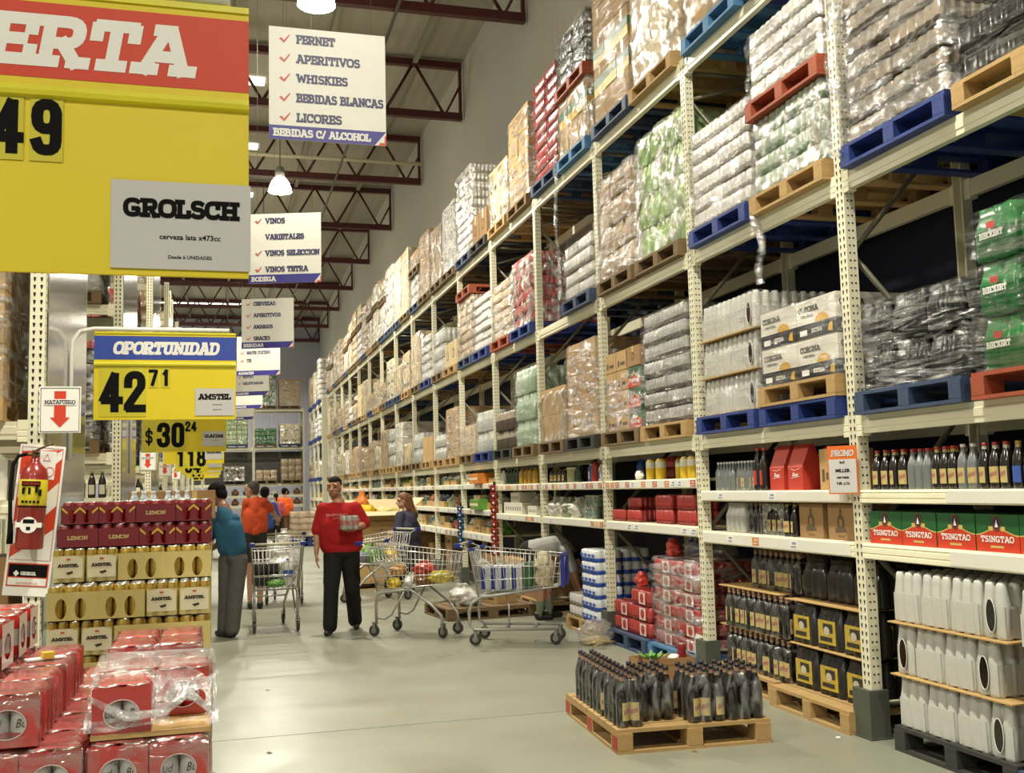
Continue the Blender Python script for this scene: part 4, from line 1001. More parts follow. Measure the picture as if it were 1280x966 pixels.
dept_sign((302, 374), (367, 372), (306, 436), 19.66, -.3, ['CERVEZAS', 'APERITIVOS', 'AMARGOS', 'SNACKS'], 'BEBIDAS', 'white hanging sign listing CERVEZAS to SNACKS')
dept_sign((296, 421), (350, 420), (299, 470), 25.0, -.35, [' ', 'MATE COCIDO', 'TE'], 'ALMACEN', 'white hanging sign listing MATE COCIDO and TE')
dept_sign((294, 455), (336, 454), (296, 495), 30.3, -.4, [' ', 'FRUTAS', 'GELIFICABLES'], 'ALMACEN', 'white hanging sign listing FRUTAS, below the MATE COCIDO sign')
dept_sign((294, 478), (328, 477), (296, 511), 35.6, -.4, [], 'ALMACEN', 'blank-faced hanging sign with violet foot, below the FRUTAS sign')
dept_sign((293, 496), (317, 495), (294, 525), 40.9, -.4, [], 'ALMACEN', 'farthest and smallest hanging sign, just over the back rack')

# fire point on the first side rack
p = MB().box(-.125, 0, -.15, .125, .006, .15, 0, bev=.002); p.tube([(-.115, -.001, -.14), (.115, -.001, -.14), (.115, -.001, .14), (-.115, -.001, .14)], .0022, 4, 1, closed=True)
p.add([(-.035, -.002, .12), (.035, -.002, .12), (.035, -.002, -.05), (.06, -.002, -.05), (0, -.002, -.115), (-.06, -.002, -.05), (-.035, -.002, -.05)], [(0, 1, 2, 3, 4, 5, 6)], 2)
p.box(-.095, -.004, .03, .095, -.0025, .068, 0); slab(p, 'MATAFUEGO', 0, .036, .026, .16, 1, -.0048, align='c', fit=.18)
c = at(75, 512, y=7.185)
solo('fire_sign', p.mesh('fire_sign', [WHITE, BLACK, SRED]), 'white MATAFUEGO sign with red down arrow, beside the nearest slotted post', 'sign', tuple(c))
fz = c.z
for k in (2, 3, 4):
    c = Vector((LX-.05, 7.185+LS*k, fz))
    solo('fire_sign', bpy.data.objects['fire_sign'].data, 'small distant red arrow fire sign on the %s side rack' % ORD[k], 'sign', tuple(c))
bw, bh = .27, .95
p = MB().box(-bw/2, 0, -bh/2, bw/2, .006, bh/2, 0, bev=.002); e = -.001
iw = bw/2-.015
for z0 in (.35, .02, -.31):
    pass
def band(z):      # slanted stripe clipped to the inner frame
    lo, hi = -.24, bh/2-.02
    q = [(-iw, z), (iw, z+.27), (iw, z+.42), (-iw, z+.15)]
    return [(x, e, max(lo, min(hi, zz))) for x, zz in q]
for z in (.28, -.02, -.32): p.add(band(z), [(0, 1, 2, 3)], 2)
p.tube([(-iw, -.001, -.25), (iw, -.001, -.25), (iw, -.001, bh/2-.015), (-iw, -.001, bh/2-.015)], .0018, 4, 2, closed=True)
p.box(-.02, -.003, .26, .085, -.001, .44, 0)
p.tube([(.01, -.004, .38), (.03, -.004, .42), (.05, -.004, .38)], .002, 4, 2, closed=True); p.tube([(-.015, -.004, .28), (.02, -.004, .28), (.02, -.004, .34), (-.015, -.004, .34)], .002, 4, 2, closed=True)
p.tube([(.055+.025*math.cos(a*PI/6), -.004, .31+.03*math.sin(a*PI/6)) for a in range(12)], .002, 4, 2, closed=True)
p.box(-iw, -.003, -bh/2+.06, iw, -.001, -.27, 2); p.box(-iw+.008, -.004, -bh/2+.12, iw-.008, -.002, -.278, 1); p.box(-iw+.008, -.004, -bh/2+.068, iw-.008, -.002, -bh/2+.112, 0)
p.add([(-.085, -.005, -.335), (-.068, -.005, -.315), (-.05, -.005, -.335), (-.068, -.005, -.355)], [(0, 1, 2, 3)], 0); slab(p, 'GEORGIA', -.04, -.345, .022, .2, 0, -.005, fit=.085); plain(p, 'MATAFUEGOS', 0, -.402, .014, 2, -.005)
c = at(43, 650, y=7.19)
bo = solo('extinguisher_board', p.mesh('extinguisher_board', [WHITE, BLACK, SRED]), 'tilted white board with red stripes behind the fire extinguisher', 'sign', tuple(c), (0, R(5.5), 0))
def ext_parts():
    er = mat('extinguisher_red', '8c221a', .3, var=.06, coat=.4); r = .082
    b = MB().lathe([(r*.94, 0), (r, .012), (r, .27, 0), (r*1.006, .271, 1), (r*1.006, .43, 1), (r, .431, 0), (r, .45), (r*.85, .5), (r*.45, .53), (.026, .545), (.026, .57)], 24)
    b.box(-.055, -r*1.02-.002, .39, .05, -r*.7, .42, 2); plain(b, 'GEORGIA', .0, .398, .016, 3, -r*1.02-.0035)
    for i, (x, z) in enumerate(((-.045, .34), (-.01, .34), (.03, .35), (.05, .33))): b.box(x-.006, -r*1.01-.002, z, x+.008, -r*.6, z+.04, 2)
    for i in range(5): b.box(-.05+.022*i, -r*1.01-.002, .285, -.038+.022*i, -r*.6, .3, 2)
    body = b.mesh('cylinder_body', [er, mat('extinguisher_label', 'd3c224', .45), BLACK, SRED])
    l = MB().lathe([(.05, 0), (.05, .002)], 24, T=Matrix.Translation((0, -r-.001, .15)) @ Matrix.Rotation(PI/2, 4, 'X')).box(-.075, -r-.0015, .135, .075, -r+.01, .165, 0)
    l.box(-.032, -r-.004, .16, .032, -r-.002, .185, 1).box(-.012, -r-.004, .118, .012, -r-.002, .14, 1); l.box(-.1+.02, -r*.98, .14, .1-.02, -r*.2, .16, 2)
    v = MB().lathe([(.02, .56), (.024, .575), (.024, .6), (.014, .61)], 12); v.box(-.015, -.05, .6, .02, .03, .615, 0); v.tube([(0, -.02, .61), (.06, -.02, .645), (.1, -.02, .66)], .008, 6); v.tube([(0, 0, .585), (-.05, 0, .59)], .012, 8)
    h = MB().tube([(-.05, 0, .59), (-.1, 0, .575), (-.125, -.01, .52), (-.128, -.02, .35), (-.118, -.02, .2), (-.11, -.02, .1), (-.11, -.02, .03)], [.012]*5+[.018, .02], 10)
    bl = MB(); bl.tube([(r*1.01*math.cos(a*PI/12), r*1.01*math.sin(a*PI/12), .262) for a in range(24)], .004, 5, closed=True)
    return [('cylinder_body', body), ('inspection_label', l.mesh('inspection_label', [WHITE, BLACK, mat('label_strap', '9b6a4a', .5)])), ('valve_head', v.mesh('valve_head', mat('brass_valve', '6a5138', .35, .6))), ('discharge_hose', h.mesh('discharge_hose', BLACK)), ('retaining_strap', bl.mesh('retaining_strap', BLACK))]
c = at(36, 686, y=7.1)
thing('fire_extinguisher', 'red fire extinguisher with yellow label hung on the striped board', 'fire extinguisher', (c.x, 7.102, c.z), (0, R(3), 0), ext_parts())

# ================================================================== GOODS ON THE HAND-PICK SHELVES
def yb(px, py=600): return at(px, py, x=RX+.06).y
SHZ = {(i, nm): z+h for i in range(-1, 15) for nm, z, h in lvls(i)}
SHL = {'A': 'upper shelf', 'B': 'lower shelf', 'C': 'bottom shelf'}
def bayw(i): return 'rightmost bay' if i < 0 else ORD[i+1]+' bay from right'
def bottles(i, nm, y0, y1, n, args, desc, rows=2, x0=.06, r=.036, step=None, grp='shelf bottles'):
    """n bottles from the far end y0 to the near end y1, several rows deep"""
    me = bottle(*args[:3], h=args[3], r=r, foil=args[4] if len(args) > 4 else None, neck=args[5] if len(args) > 5 else .34)
    for k in range(rows):
        for j in range(n):
            y = y0+(y1-y0)*(j/(n-1) if n > 1 else .5)
            pos = 'the only one' if n == 1 else '%s from left' % ORD[j]
            solo('bottle', me, '%s, %s, %s, %s, %s' % (desc, pos, ('front', 'behind', 'third')[k], SHL[nm], bayw(i)), 'bottle', (RX+x0+k*2.15*r, y, SHZ[i, nm]), random.uniform(-.5, .5), grp)
def item(name, parts, i, nm, px0, px1, label, cat, x0=.05, depth=.25, dz=0, grp=None, py=600):
    y0, y1 = yb(px0, py), yb(px1, py)
    return thing(name, '%s, %s, %s' % (label, SHL[nm], bayw(i)), cat, (RX+x0+depth/2, (y0+y1)/2, SHZ[i, nm]+dz), 0, parts, grp)
# nearest bay, upper shelf: liquor bottles
Y0 = 5.70
bottles(-1, 'A', Y0, Y0-.26, 4, ('dark', 'cream', 'red', .245, 'cream'), 'dark bottle with red cap and cream label')
bottles(-1, 'A', Y0-.35, Y0-.49, 3, ('clear', 'none', 'red', .24), 'clear grey bottle with red cap')
bottles(-1, 'A', Y0-.57, Y0-.71, 3, ('dark', 'cream', 'red', .245, 'cream'), 'dark red-capped bottle with wide cream label')
bottles(-1, 'A', Y0-.79, Y0-.87, 2, ('clear', 'cream', 'white', .25), 'clear bottle with low cream label')
bottles(-1, 'A', Y0-.96, Y0-1.12, 3, ('dark', 'cream', 'red', .25, 'white'), 'black bottle with oval cream label')
bottles(-1, 'A', Y0-1.21, Y0-1.45, 4, ('dark', 'blue', 'gold', .25, 'cream'), 'black bottle with gold cap and blue label')
# nearest bay, lower shelf: TSINGTAO cases
def tsing(w=.315, d=.26, h=.2):
    b = MB(); e = .0012; b.box(-d/2, -w/2, 0, d/2, w/2, h, 0, bev=.004)
    T = Matrix.Translation((-d/2, 0, 0)) @ Matrix.Rotation(-PI/2, 4, 'Z'); q = MB(); n = 12
    top = [(-w/2+w*i/n, h*(.52+.1*math.cos(PI*2*i/n-PI)*.9)) for i in range(n+1)]
    q.poly([(-w/2, -e, .001), (w/2, -e, .001)]+[(x, -e, z) for x, z in top[::-1]], 1)
    for i in range(n): q.add([(top[i][0], -e*1.5, top[i][1]), (top[i+1][0], -e*1.5, top[i+1][1]), (top[i+1][0], -e*1.5, top[i+1][1]+h*.035), (top[i][0], -e*1.5, top[i][1]+h*.035)], [(0, 1, 2, 3)], 2)
    def ell(cx, cz, rx, rz, y, m): q.poly([(cx+rx*math.cos(a*PI/10), y, cz+rz*math.sin(a*PI/10)) for a in range(20)], m)
    ell(0, h*.76, h*.16, h*.22, -e*2, 3); ell(0, h*.77, h*.11, h*.16, -e*2.6, 4); q.poly([(-h*.06, -e*3, h*.66), (h*.06, -e*3, h*.66), (0, -e*3, h*.88)], 5)
    q.box(-h*.3, -e*2, h*.56, -h*.15, -e, h*.68, 2); q.box(h*.15, -e*2, h*.56, h*.3, -e, h*.68, 2)
    slab(q, 'TSINGTAO', 0, h*.26, h*.17, .19, 5, -e*3, align='c', fit=w*.76, sf=.5); q.box(-w*.16, -e*2, h*.11, w*.14, -e, h*.17, 2)
    b.v += [tuple(T @ Vector(v)) for v in q.v]; o = len(b.v)-len(q.v); b.f += [[o+i for i in f] for f in q.f]; b.m += q.m; b.sm += q.sm
    return b.mesh('beer_case', [mat('deep_green_case_print', '1f5a2c', .4, var=.25, scale=9), mat('red_case_print', 'c23a22', .4, var=.06), mat('gold_case_line', 'c7ad62', .4), mat('brown_emblem', '70351f', .5), mat('navy_emblem', '1c2140', .5), WHITE])
tm = tsing()
for j in range(5): solo('beer_case', tm, 'red and green beer case with white lettering, %s from the post, lower shelf, rightmost bay' % ORD[j], 'beer case', (RX+.16, 5.62-.322*j, SHZ[-1, 'B']), random.uniform(-.02, .02), 'red and green beer cases')
for j in range(5): solo('beer_case', tm, 'red and green beer case with white lettering in the second row, %s from the post' % ORD[j], 'beer case', (RX+.45, 5.62-.322*j, SHZ[-1, 'B']), random.uniform(-.02, .02), 'red and green beer cases')
# second bay, upper shelf
small = bottle('clear', 'cream', 'white', .235, .0265, neck=.4)
for k, (a, b_) in enumerate(((894, 918), (920, 945))):
    P = bpack_parts(small if k else bottle('clear', 'none', 'white', .235, .0265, neck=.4), .0265, .235, 2, 6)
    item('bottle_pack', P, 0, 'A', a, b_, 'film pack of small clear bottles, %s' % ('leftmost', 'beside the red-labelled bottles')[k], 'bottle pack', depth=.11)
bottles(0, 'A', yb(949), yb(957), 2, ('dark', 'red', 'red', .325), 'tall dark red-labelled bottle', rows=1, r=.042)
def carrier(c, w=.2, d=.17, h=.33):
    def f():
        b = MB(); b.prism([(-d/2, 0), (d/2, 0), (d/2, h*.5), (d*.1, h), (-d*.1, h), (-d/2, h*.5)], 'y', -w/2, w/2, 0)
        T = Matrix.Translation((-d/2, 0, 0)) @ Matrix.Rotation(-PI/2, 4, 'Z'); q = MB(); plain(q, 'Beer', 0, h*.3, h*.09, 1, -.0015, bold=.03, shear=.4); q.tube([(-w*.3, -.001, h*.26), (w*.3, -.001, h*.3)], .0016, 4, 1); q.tube([(-w*.3, -.001, h*.46), (0, -.001, h*.43), (w*.3, -.001, h*.47)], .0016, 4, 1)
        o = len(b.v); b.v += [tuple(T @ Vector(v)) for v in q.v]; b.f += [[o+i for i in ff] for ff in q.f]; b.m += q.m; b.sm += q.sm
        return b.mesh('carton_sleeve', [REDB if c == 'red' else CARD[c], WHITE])
    sl = cached(('carrier', c), f)
    bt = bottle('dark', 'none', 'red', .33, .04)
    return [('carton_sleeve', sl)]
item('bottle_carrier', carrier('red'), 0, 'A', 962, 984, 'red cardboard bottle carrier with white script, left one', 'bottle carrier', depth=.17)
item('bottle_carrier', carrier('red'), 0, 'A', 986, 1006, 'red cardboard bottle carrier with white script, right one', 'bottle carrier', depth=.17)
bottles(0, 'A', yb(1012), yb(1022), 2, ('dark', 'red', 'red', .3), 'dark bottle beside the carriers', rows=2, r=.042, x0=.2)
item('carton', [('box', carton('tan', .2, .3, .28, 1))], 0, 'A', 1028, 1046, 'tan carton behind the PROMO card', 'carton', depth=.3)
# second bay, lower shelf
item('bottle_pack', [('shrink_film', canpack('milky', .32, .2, .235, 4, 2, BOTL, 'bottle_pack'))], 0, 'B', 903, 930, 'bulging pale film pack', 'bottle pack', depth=.2)
bd = bottle('dark', 'cream', 'pink', .235, .034)
item('bottle_pack', bpack_parts(bd, .034, .235, 2, 3), 0, 'B', 932, 950, 'dark cream-labelled bottles in film, left of round opening', 'bottle pack', depth=.14)
def hole_pack():
    w, d, h = .32, .2, .235
    b = MB(); vs, fs = plate(w, h, [(0, h*.48, w*.3, h*.34)], -w/2, 0, 0); T = Matrix.Translation((-d/2, 0, 0)) @ Matrix.Rotation(-PI/2, 4, 'Z')
    b.add([T @ Vector(v) for v in vs], fs, 0); b.box(-d/2, -w/2, 0, d/2, -w/2+.002, h); b.box(-d/2, w/2-.002, 0, d/2, w/2, h)
    P = [('shrink_film', b.mesh('shrink_film', film('smoky_pack_film', .5, tint='5a564a', milky=.5)))]
    for i in range(2):
        for j in range(4): P.append(('bottle', bd, (-.05+.075*i, -.117+.078*j, 0)))
    return P
item('bottle_pack', hole_pack(), 0, 'B', 952, 980, 'smoky film pack of dark bottles with a round opening', 'bottle pack', depth=.2)
bottles(0, 'B', yb(983), yb(992), 2, ('dark', 'cream', 'gold', .235), 'dark cream-labelled bottle beside cartons', rows=2, r=.036)
def piccarton():
    w, d, h = .3, .3, .24; b = MB(); b.box(-d/2, -w/2, 0, d/2, w/2, h, 0, bev=.004); e = .0012
    for T in (Matrix.Translation((-d/2, 0, 0)) @ Matrix.Rotation(-PI/2, 4, 'Z'), Matrix.Translation((0, -w/2, 0))):
        q = MB(); q.poly([(x*w, -e, z*h) for x, z in ((-.14, .3), (.16, .3), (.13, .62), (.05, .72), (.05, .88), (-.03, .88), (-.04, .72), (-.12, .6))], 1); q.poly([(x*w, -e*1.2, z*h) for x, z in ((-.22, .2), (.22, .24), (.2, .32), (-.2, .34))], 1); q.poly([(x*w, -e*1.6, z*h) for x, z in ((-.06, .4), (.07, .4), (.06, .58), (-.05, .58))], 0)
        plain(q, 'Patricia', 0, h*.08, h*.07, 1, -e*1.4, shear=.2)
        o = len(b.v); b.v += [tuple(T @ Vector(v)) for v in q.v]; b.f += [[o+i for i in ff] for ff in q.f]; b.m += q.m; b.sm += q.sm
    return [('box', b.mesh('box', [CARD['brown'], PRN]))]
item('carton', piccarton(), 0, 'B', 996, 1030, 'brown carton with bottle picture, left of two', 'carton', depth=.3)
item('carton', piccarton(), 0, 'B', 1032, 1068, 'brown carton with bottle picture, next to the post', 'carton', depth=.3)
# third bay
P = []
for l in range(3): P.append(('beer_case', tm, (-.4, -.3, .205*l), (.0, -.02, .03)[l]))
cq = carton('tan', .3, .4, .2, 1)
for l in range(4): P += [('carton', cq, (-.33, .02, .205*l)), ('carton', cq, (-.33, .33, .205*l))]
P += [('carton', carton('brown', .36, .4, .2, 2), (-.33, -.28, .62)), ('stretch_film', film_shell(.98, 1.05, .62, 41, m=FILMS[0]))]
thing('pallet_load', 'wrapped mixed load, tan cartons beside red-green beer cases, lowest level, third bay', 'pallet load', (RX+.53, Yp(1)+1.7, LZ[2]+PH), 0, P, 'pallet loads')
bn = bottle('blue', 'none', 'blue', .22, .035, neck=.25)
item('bottle_pack', bpack_parts(bn, .035, .22, 2, 2), 1, 'A', 766, 776, 'dark blue bottle pack', 'bottle pack', x0=.3, depth=.15)
rp = lambda w=.4, d=.27, h=.115: [('printed_film', canpack('red', w, d, h, 6, 4))]
for k in range(2): item('can_pack', rp(.36, .2, .115), 1, 'A', 778, 800, 'red can pack, %s of two stacked' % ('lower', 'upper')[k], 'can pack', x0=.45, depth=.2, dz=.116*k)
yw = can(mat('yellow_can', 'd6b22c', .3), WHITE, .05, .2)
for k, px in enumerate((810, 822, 832, 853, 862)):
    def tallcan():
        b = MB(); b.lathe([(.05, 0), (.052, .01), (.052, .11, 1), (.052, .17), (.04, .19, 2), (.038, .2, 2)], 18); return b.mesh('jar', [mat('yellow_can', 'd6b22c', .3), mat('pale_can_top', 'd3cfb8', .35), LID])
    solo('can', cached('tallcan', tallcan), 'tall yellow and white can, %s from left, upper shelf, bay 3 from right' % ORD[k], 'can', (RX+.1+(.12 if k == 2 else 0), yb(px), SHZ[1, 'A']), 0, 'yellow cans')
kn_ = MB().lathe([(.02, 0), (.04, .01), (.048, .05), (.035, .085), (.012, .095)], 14).tube([(0, -.06, .03), (0, -.085, .045), (0, -.06, .06)], .012, 8).mesh('trinket', WHITE)
solo('white_cup', kn_, 'small round white cup on the upper shelf beside red packs', 'cup', (RX+.06, yb(800), SHZ[1, 'A']), 0)
for k in range(3): item('can_pack', rp(.34, .2, .12), 1, 'B', 764+19*k if k < 2 else 776, 782+19*k if k < 2 else 792, 'red and white can pack, %s of the left group' % ('first', 'second', 'upper')[k], 'can pack', x0=.04 if k < 2 else .12, depth=.2, dz=.121*(k == 2))
for k in range(2):
    for l in range(2): item('can_pack', rp(.36, .26, .135), 1, 'B', (816, 845)[k], (843, 870)[k], 'red can pack, %s stack, %s layer' % (('left', 'right')[k], ('bottom', 'upper')[l]), 'can pack', x0=.04, depth=.26, dz=.136*l)
# fourth bay
jar = lambda c, h=.16, r=.045: bottle(c, 'cream', 'gold', h, r, neck=.16)
def row_of(i, nm, pxs, me, desc, cat, x0=.1, grp=None):
    for k, px in enumerate(pxs): solo('jar' if 'jar' in desc else 'bottle', me, '%s, %s from left, %s, %s' % (desc, ORD[k], SHL[nm], bayw(i)), cat, (RX+x0, yb(px), SHZ[i, nm]), random.uniform(-.4, .4), grp)
row_of(2, 'A', (688, 693, 698, 703), jar('dark'), 'dark jar with gold lid', 'jar'); row_of(2, 'A', (718, 721), bottle('green', 'none', 'green', .2, .04), 'dark green bottle', 'bottle')
def tub():
    b = MB(); b.lathe([(.085, 0), (.095, .01), (.095, .15), (.1, .155, 1), (.1, .18, 1)], 20); return b.mesh('tub', [mat('pale_green_tub_print', '9a9a6c', .5, var=.3, scale=30), mat('white_lid', 'cfcab0', .4)])
solo('tub', tub(), 'round tub with pale green print and lid, upper shelf, bay 4 from right', 'tub', (RX+.14, yb(711), SHZ[2, 'A']))
row_of(2, 'A', (735,), bottle('blue', 'white', 'white', .2, .035, neck=.2), 'blue and white spray bottle', 'bottle'); row_of(2, 'A', (741,), bottle('red', 'none', 'red', .23, .05, neck=.15), 'big red plastic bottle', 'bottle'); row_of(2, 'A', (748,), bottle('white', 'blue', 'white', .19, .035, neck=.2), 'small grey-white bottle', 'bottle')
def glassblock(w, d, h):
    b = MB()
    for j in range(3):
        for q in range(2): b.lathe([(.05, 0), (.056, .01), (.056, h*.7), (.046, h*.85), (.048, h*.86, 1), (.048, h, 1)], 14, o=(-.06+.12*q, -.12+.12*j, 0))
    return [('jar_block', b.mesh('jar_block', [mat('greenish_glass_jar', '5f7a68', .12, var=.2, coat=.5), LID])), ('shrink_film', film_shell(.36, .25, h, 5, off=.004, amp=.003, m=PACKF))]
for k in range(2): item('jar_pack', glassblock(.36, .24, .13), 2, 'B', 722+2*k, 746+1*k, 'greenish glass jars in film, %s of two packs' % ('lower', 'upper')[k], 'jar pack', depth=.25, dz=.134*k)
def bag(c, w=.2, d=.14, h=.2, seed=0, nm='bag', tie=True):
    """a soft crumpled bag, base at z=0"""
    def f():
        b = MB(); n, k = 26, 14; vs = []
        for j in range(k+1):
            t = j/k; prof = (.9+.16*math.sin(PI*min(1, t*1.2)))*(1-.62*max(0, (t-.6)/.3)**1.2 if t < .9 else .5) if tie else (.9+.14*math.sin(PI*t))*(1-.4*t**3)
            for q in range(n):
                a = 2*PI*q/n; c_, s_ = math.cos(a), math.sin(a); p = .7
                x = math.copysign(abs(c_)**p, c_)*d/2; y = math.copysign(abs(s_)**p, s_)*w/2
                e = 1+.34*noise.noise(Vector((x*14+seed*3, y*14, t*4+seed)))+.26*noise.noise(Vector((x*34, y*34, t*11+seed)))
                vs.append((x*prof*e, y*prof*e, h*t*(1+.06*noise.noise(Vector((x*9, y*9, seed))))))
        fs = [(j*n+q, j*n+(q+1) % n, (j+1)*n+(q+1) % n, (j+1)*n+q) for j in range(k) for q in range(n)]
        b.add(vs, fs, 0, True); b.add(vs[:n], [list(range(n))[::-1]], 0); b.add(vs[-n:], [list(range(n))], 0)
        return b.mesh(nm, c)
    return cached(('bag', c.name, w, d, h, seed, nm, tie), f)
BAGW = mat('white_plastic_bag', 'c9c6bd', .25, var=.2, bump=.9, bscale=9, coat=.3); BAGG = mat('greenish_bag', '8c9476', .3, var=.3, bump=.9, bscale=12); BAGY = mat('yellow_snack_bag', 'd4b325', .3, var=.15, bump=.9, bscale=12); BAGR = mat('red_snack_bag', 'b23a2b', .3, var=.2, bump=.9, bscale=12); BAGO = mat('orange_bag', 'cf7a2b', .35, var=.15, bump=.9, bscale=12); BAGN = mat('dark_blue_bag', '25304f', .3, var=.3); BAGGR = mat('grass_green_bag', '5d8f34', .35, var=.2); BAGB = mat('brown_snack_bag', '7c5230', .35, var=.3, bump=.9, bscale=12); BAGK = mat('black_bag', '1c1b1a', .3, var=.3, bump=.9, bscale=12)
for k, (px, c, w) in enumerate(((688, BAGW, .3), (697, BAGW, .26), (707, BAGG, .26), (715, BAGW, .26))):
    solo('bag', bag(c, w, .2, .24, k), '%s goods bag, %s from left, lower shelf, bay 4 from right' % ('pale' if c == BAGW else 'greenish', ORD[k]), 'bag', (RX+.14, yb(px), SHZ[2, 'B']))
# fifth bay
row_of(3, 'A', (627,), bottle('white', 'none', 'black', .23, .045, neck=.3), 'white plastic bottle with black cap', 'bottle'); row_of(3, 'A', (633, 637, 641, 645), bottle('green', 'none', 'green', .23, .04), 'dark green bottle', 'bottle', grp='green bottles')
row_of(3, 'A', (650, 656, 661, 667), bottle('yellow', 'none', 'gold', .21, .05, neck=.16), 'amber yellow bottle', 'bottle', grp='yellow bottles')
def printbox(w, d, h):
    b = MB(); b.box(-d/2, -w/2, 0, d/2, w/2, h, 0, bev=.004)
    for j in range(7): b.box(-d/2-.001, -w*.42+w*.125*j, h*.3, -d/2+.002, -w*.42+w*.125*j+w*.05, h*.62, 1)
    return [('box', b.mesh('box', [CARD['white'], mat('grey_box_print', '6d6a62', .6)]))]
item('carton', printbox(.95, .3, .16), 3, 'B', 627, 656, 'long white printed box', 'carton', depth=.3); item('carton', printbox(.44, .25, .14), 3, 'B', 637, 651, 'white printed box lying on the long box', 'carton', depth=.25, dz=.162)
item('carton', printbox(.4, .3, .12), 3, 'B', 658, 672, 'grey-white box under a folded grey bag', 'carton', depth=.3); solo('bag', bag(mat('grey_bag', '77766c', .4, var=.2), .4, .25, .16, 9, tie=False), 'grey folded bag on a white box, lower shelf, bay 5 from right', 'bag', (RX+.2, yb(665), SHZ[3, 'B']+.122))
# more distant bays: trays, bags, jars and boxes
def tray_goods(c, w=.42, d=.3, h=.2, seed=0):
    b = MB(); t = .004
    b.box(-d/2, -w/2, 0, d/2, w/2, t); b.box(-d/2, -w/2, 0, -d/2+t, w/2, h*.45); b.box(d/2-t, -w/2, 0, d/2, w/2, h*.45); b.box(-d/2, -w/2, 0, d/2, -w/2+t, h*.45); b.box(-d/2, w/2-t, 0, d/2, w/2, h*.45)
    P = [('tray', cached(('tray', w, d, h), lambda: b.mesh('tray', CARD['tan'])))]
    for j in range(3): P.append(('packet', bag(c, w*.3, d*.7, h*.95, (seed+j) % 4, 'packet', tie=False), (0, -w*.31+w*.31*j, t)))
    return P
rnd = random.Random(5); FC = [('red', BAGR), ('brown', BAGB), ('white', BAGW), ('yellow', BAGY), ('greenish', BAGG), ('dark blue', BAGN), ('black', BAGK), ('brown', BAGB), ('orange', BAGO), ('black', BAGK), ('grass green', BAGGR)]
for i in range(4, 15):
    for nm in 'ABC':
        n = 4; zz = SHZ[i, nm]; hh = {'A': .2, 'B': .26, 'C': .24}[nm]
        for j in range(n):
            y = Yp(i)+RW-.3-j*.53+rnd.uniform(-.05, .05)
            cn, cm_ = rnd.choice(FC); k = rnd.random(); w = '%s from left, %s, %s' % (ORD[j], SHL[nm], bayw(i))
            loc = (RX+.2, y, zz)
            if k < .42: thing('display_tray', 'cardboard tray of %s packets, %s' % (cn, w), 'display tray', loc, 0, tray_goods(cm_, .46, .3, hh*.95, j))
            elif k < .7: solo('bag', bag(cm_, .34, .24, hh*.9, j+1), '%s bag, %s' % (cn, w), 'bag', loc)
            elif k < .85: thing('carton', 'tan carton, %s' % w, 'carton', loc, 0, [('box', carton(rnd.choice(['tan', 'pale', 'white']), .42, .3, hh*.85, 1))])
            else: thing('jar_pack', 'film pack of %s, %s' % ('jars', w), 'jar pack', loc, 0, glassblock(.36, .24, hh*.8))
for i, nm, px, c, cn in ((4, 'B', 604, BAGGR, 'bright green'), (4, 'A', 604, BAGO, 'orange')):
    item('carton', [('box', cached(('cb', cn), lambda: MB().box(-.12, -.28, 0, .12, .28, .16, 0, bev=.01).box(-.121, -.27, .06, -.1, .27, .1, 1).mesh('box', [c, CARD['cream']])))], i, nm, px-6, px+6, '%s shelf box at the front edge' % cn, 'carton', x0=-.0, depth=.04)
# hanging strips of snack packs on two posts
def strip(c, n=9):
    P = [('hanger_strip', MB().box(-.02, -.004, -n*.105-.05, .02, .0, 0).mesh('hanger_strip', BLACK))]
    pk = MB(); pk.box(-.075, -.035, -.1, .075, 0, 0, 0, bev=.02); pk.lathe([(.02, 0), (.015, .008), (.005, .01)], 10, m=1, T=Matrix.Translation((0, -.034, -.05)) @ Matrix.Rotation(PI/2, 4, 'X'))
    me = pk.mesh('snack_pack', [c, WHITE])
    for k in range(n): P.append(('snack_pack', me, (0, -.004, -.05-.105*k), (.25, 0, 0)))
    return P
z = at(613, 602, x=RX-.03).z
thing('snack_strip', 'hanging strip of red and black snack packs on a rack post', 'snack strip', (RX-.02, Yp(4)+.05, z), (0, 0, -PI/2+.5), strip(mat('red_black_snack_pack', '85231d', .25, var=.45, scale=25), 10))
z = at(572, 628, x=RX-.03).z
thing('snack_strip', 'hanging strip of blue snack packs on a rack post', 'snack strip', (RX-.02, Yp(5)+.05, z), (0, 0, -PI/2+.5), strip(mat('teal_snack_pack', '24486b', .25, var=.35, scale=25), 7))
# PROMO card clipped to the post
def promo():
    w, h = .2, .31; b = MB().box(-w/2, 0, -h, w/2, .004, 0, 0); b.box(-w/2+.008, -.001, -h+.008, w/2-.008, 0, -h*.28, 1)
    slab(b, 'PROMO', 0, -h*.22, h*.13, .2, 1, -.002, align='c', fit=w*.74, shear=.15)
    for tx, z, s_, bo in (('6x5', -.37, .055, .05), ('MILLER', -.55, .07, .06), ('cerveza', -.68, .06, .05), ('NR x1lt', -.81, .06, .05)): plain(b, tx, 0, h*z, h*s_, 2, -.002, bold=bo, sx=1.05)
    return b.mesh('promo_card', [mat('promo_orange', 'd4661c', .5), PAPER, BLACK])
c = at(1049, 557, x=RX-.1)
solo('promo_card', promo(), 'orange-topped white PROMO card clipped to the post', 'sign', (RX-.085, c.y, c.z), -PI/2+.55)
ft = MB()
def tail(h, seed, r=.02):
    return MB().tube([(.02*math.sin(z*9+seed), .03*math.sin(z*5+seed*2), -h*z) for z in [q/12 for q in range(13)]], [r*(.7+.5*abs(math.sin(q*1.9+seed))) for q in range(13)], 7).mesh('film_tail', FILMS[0])
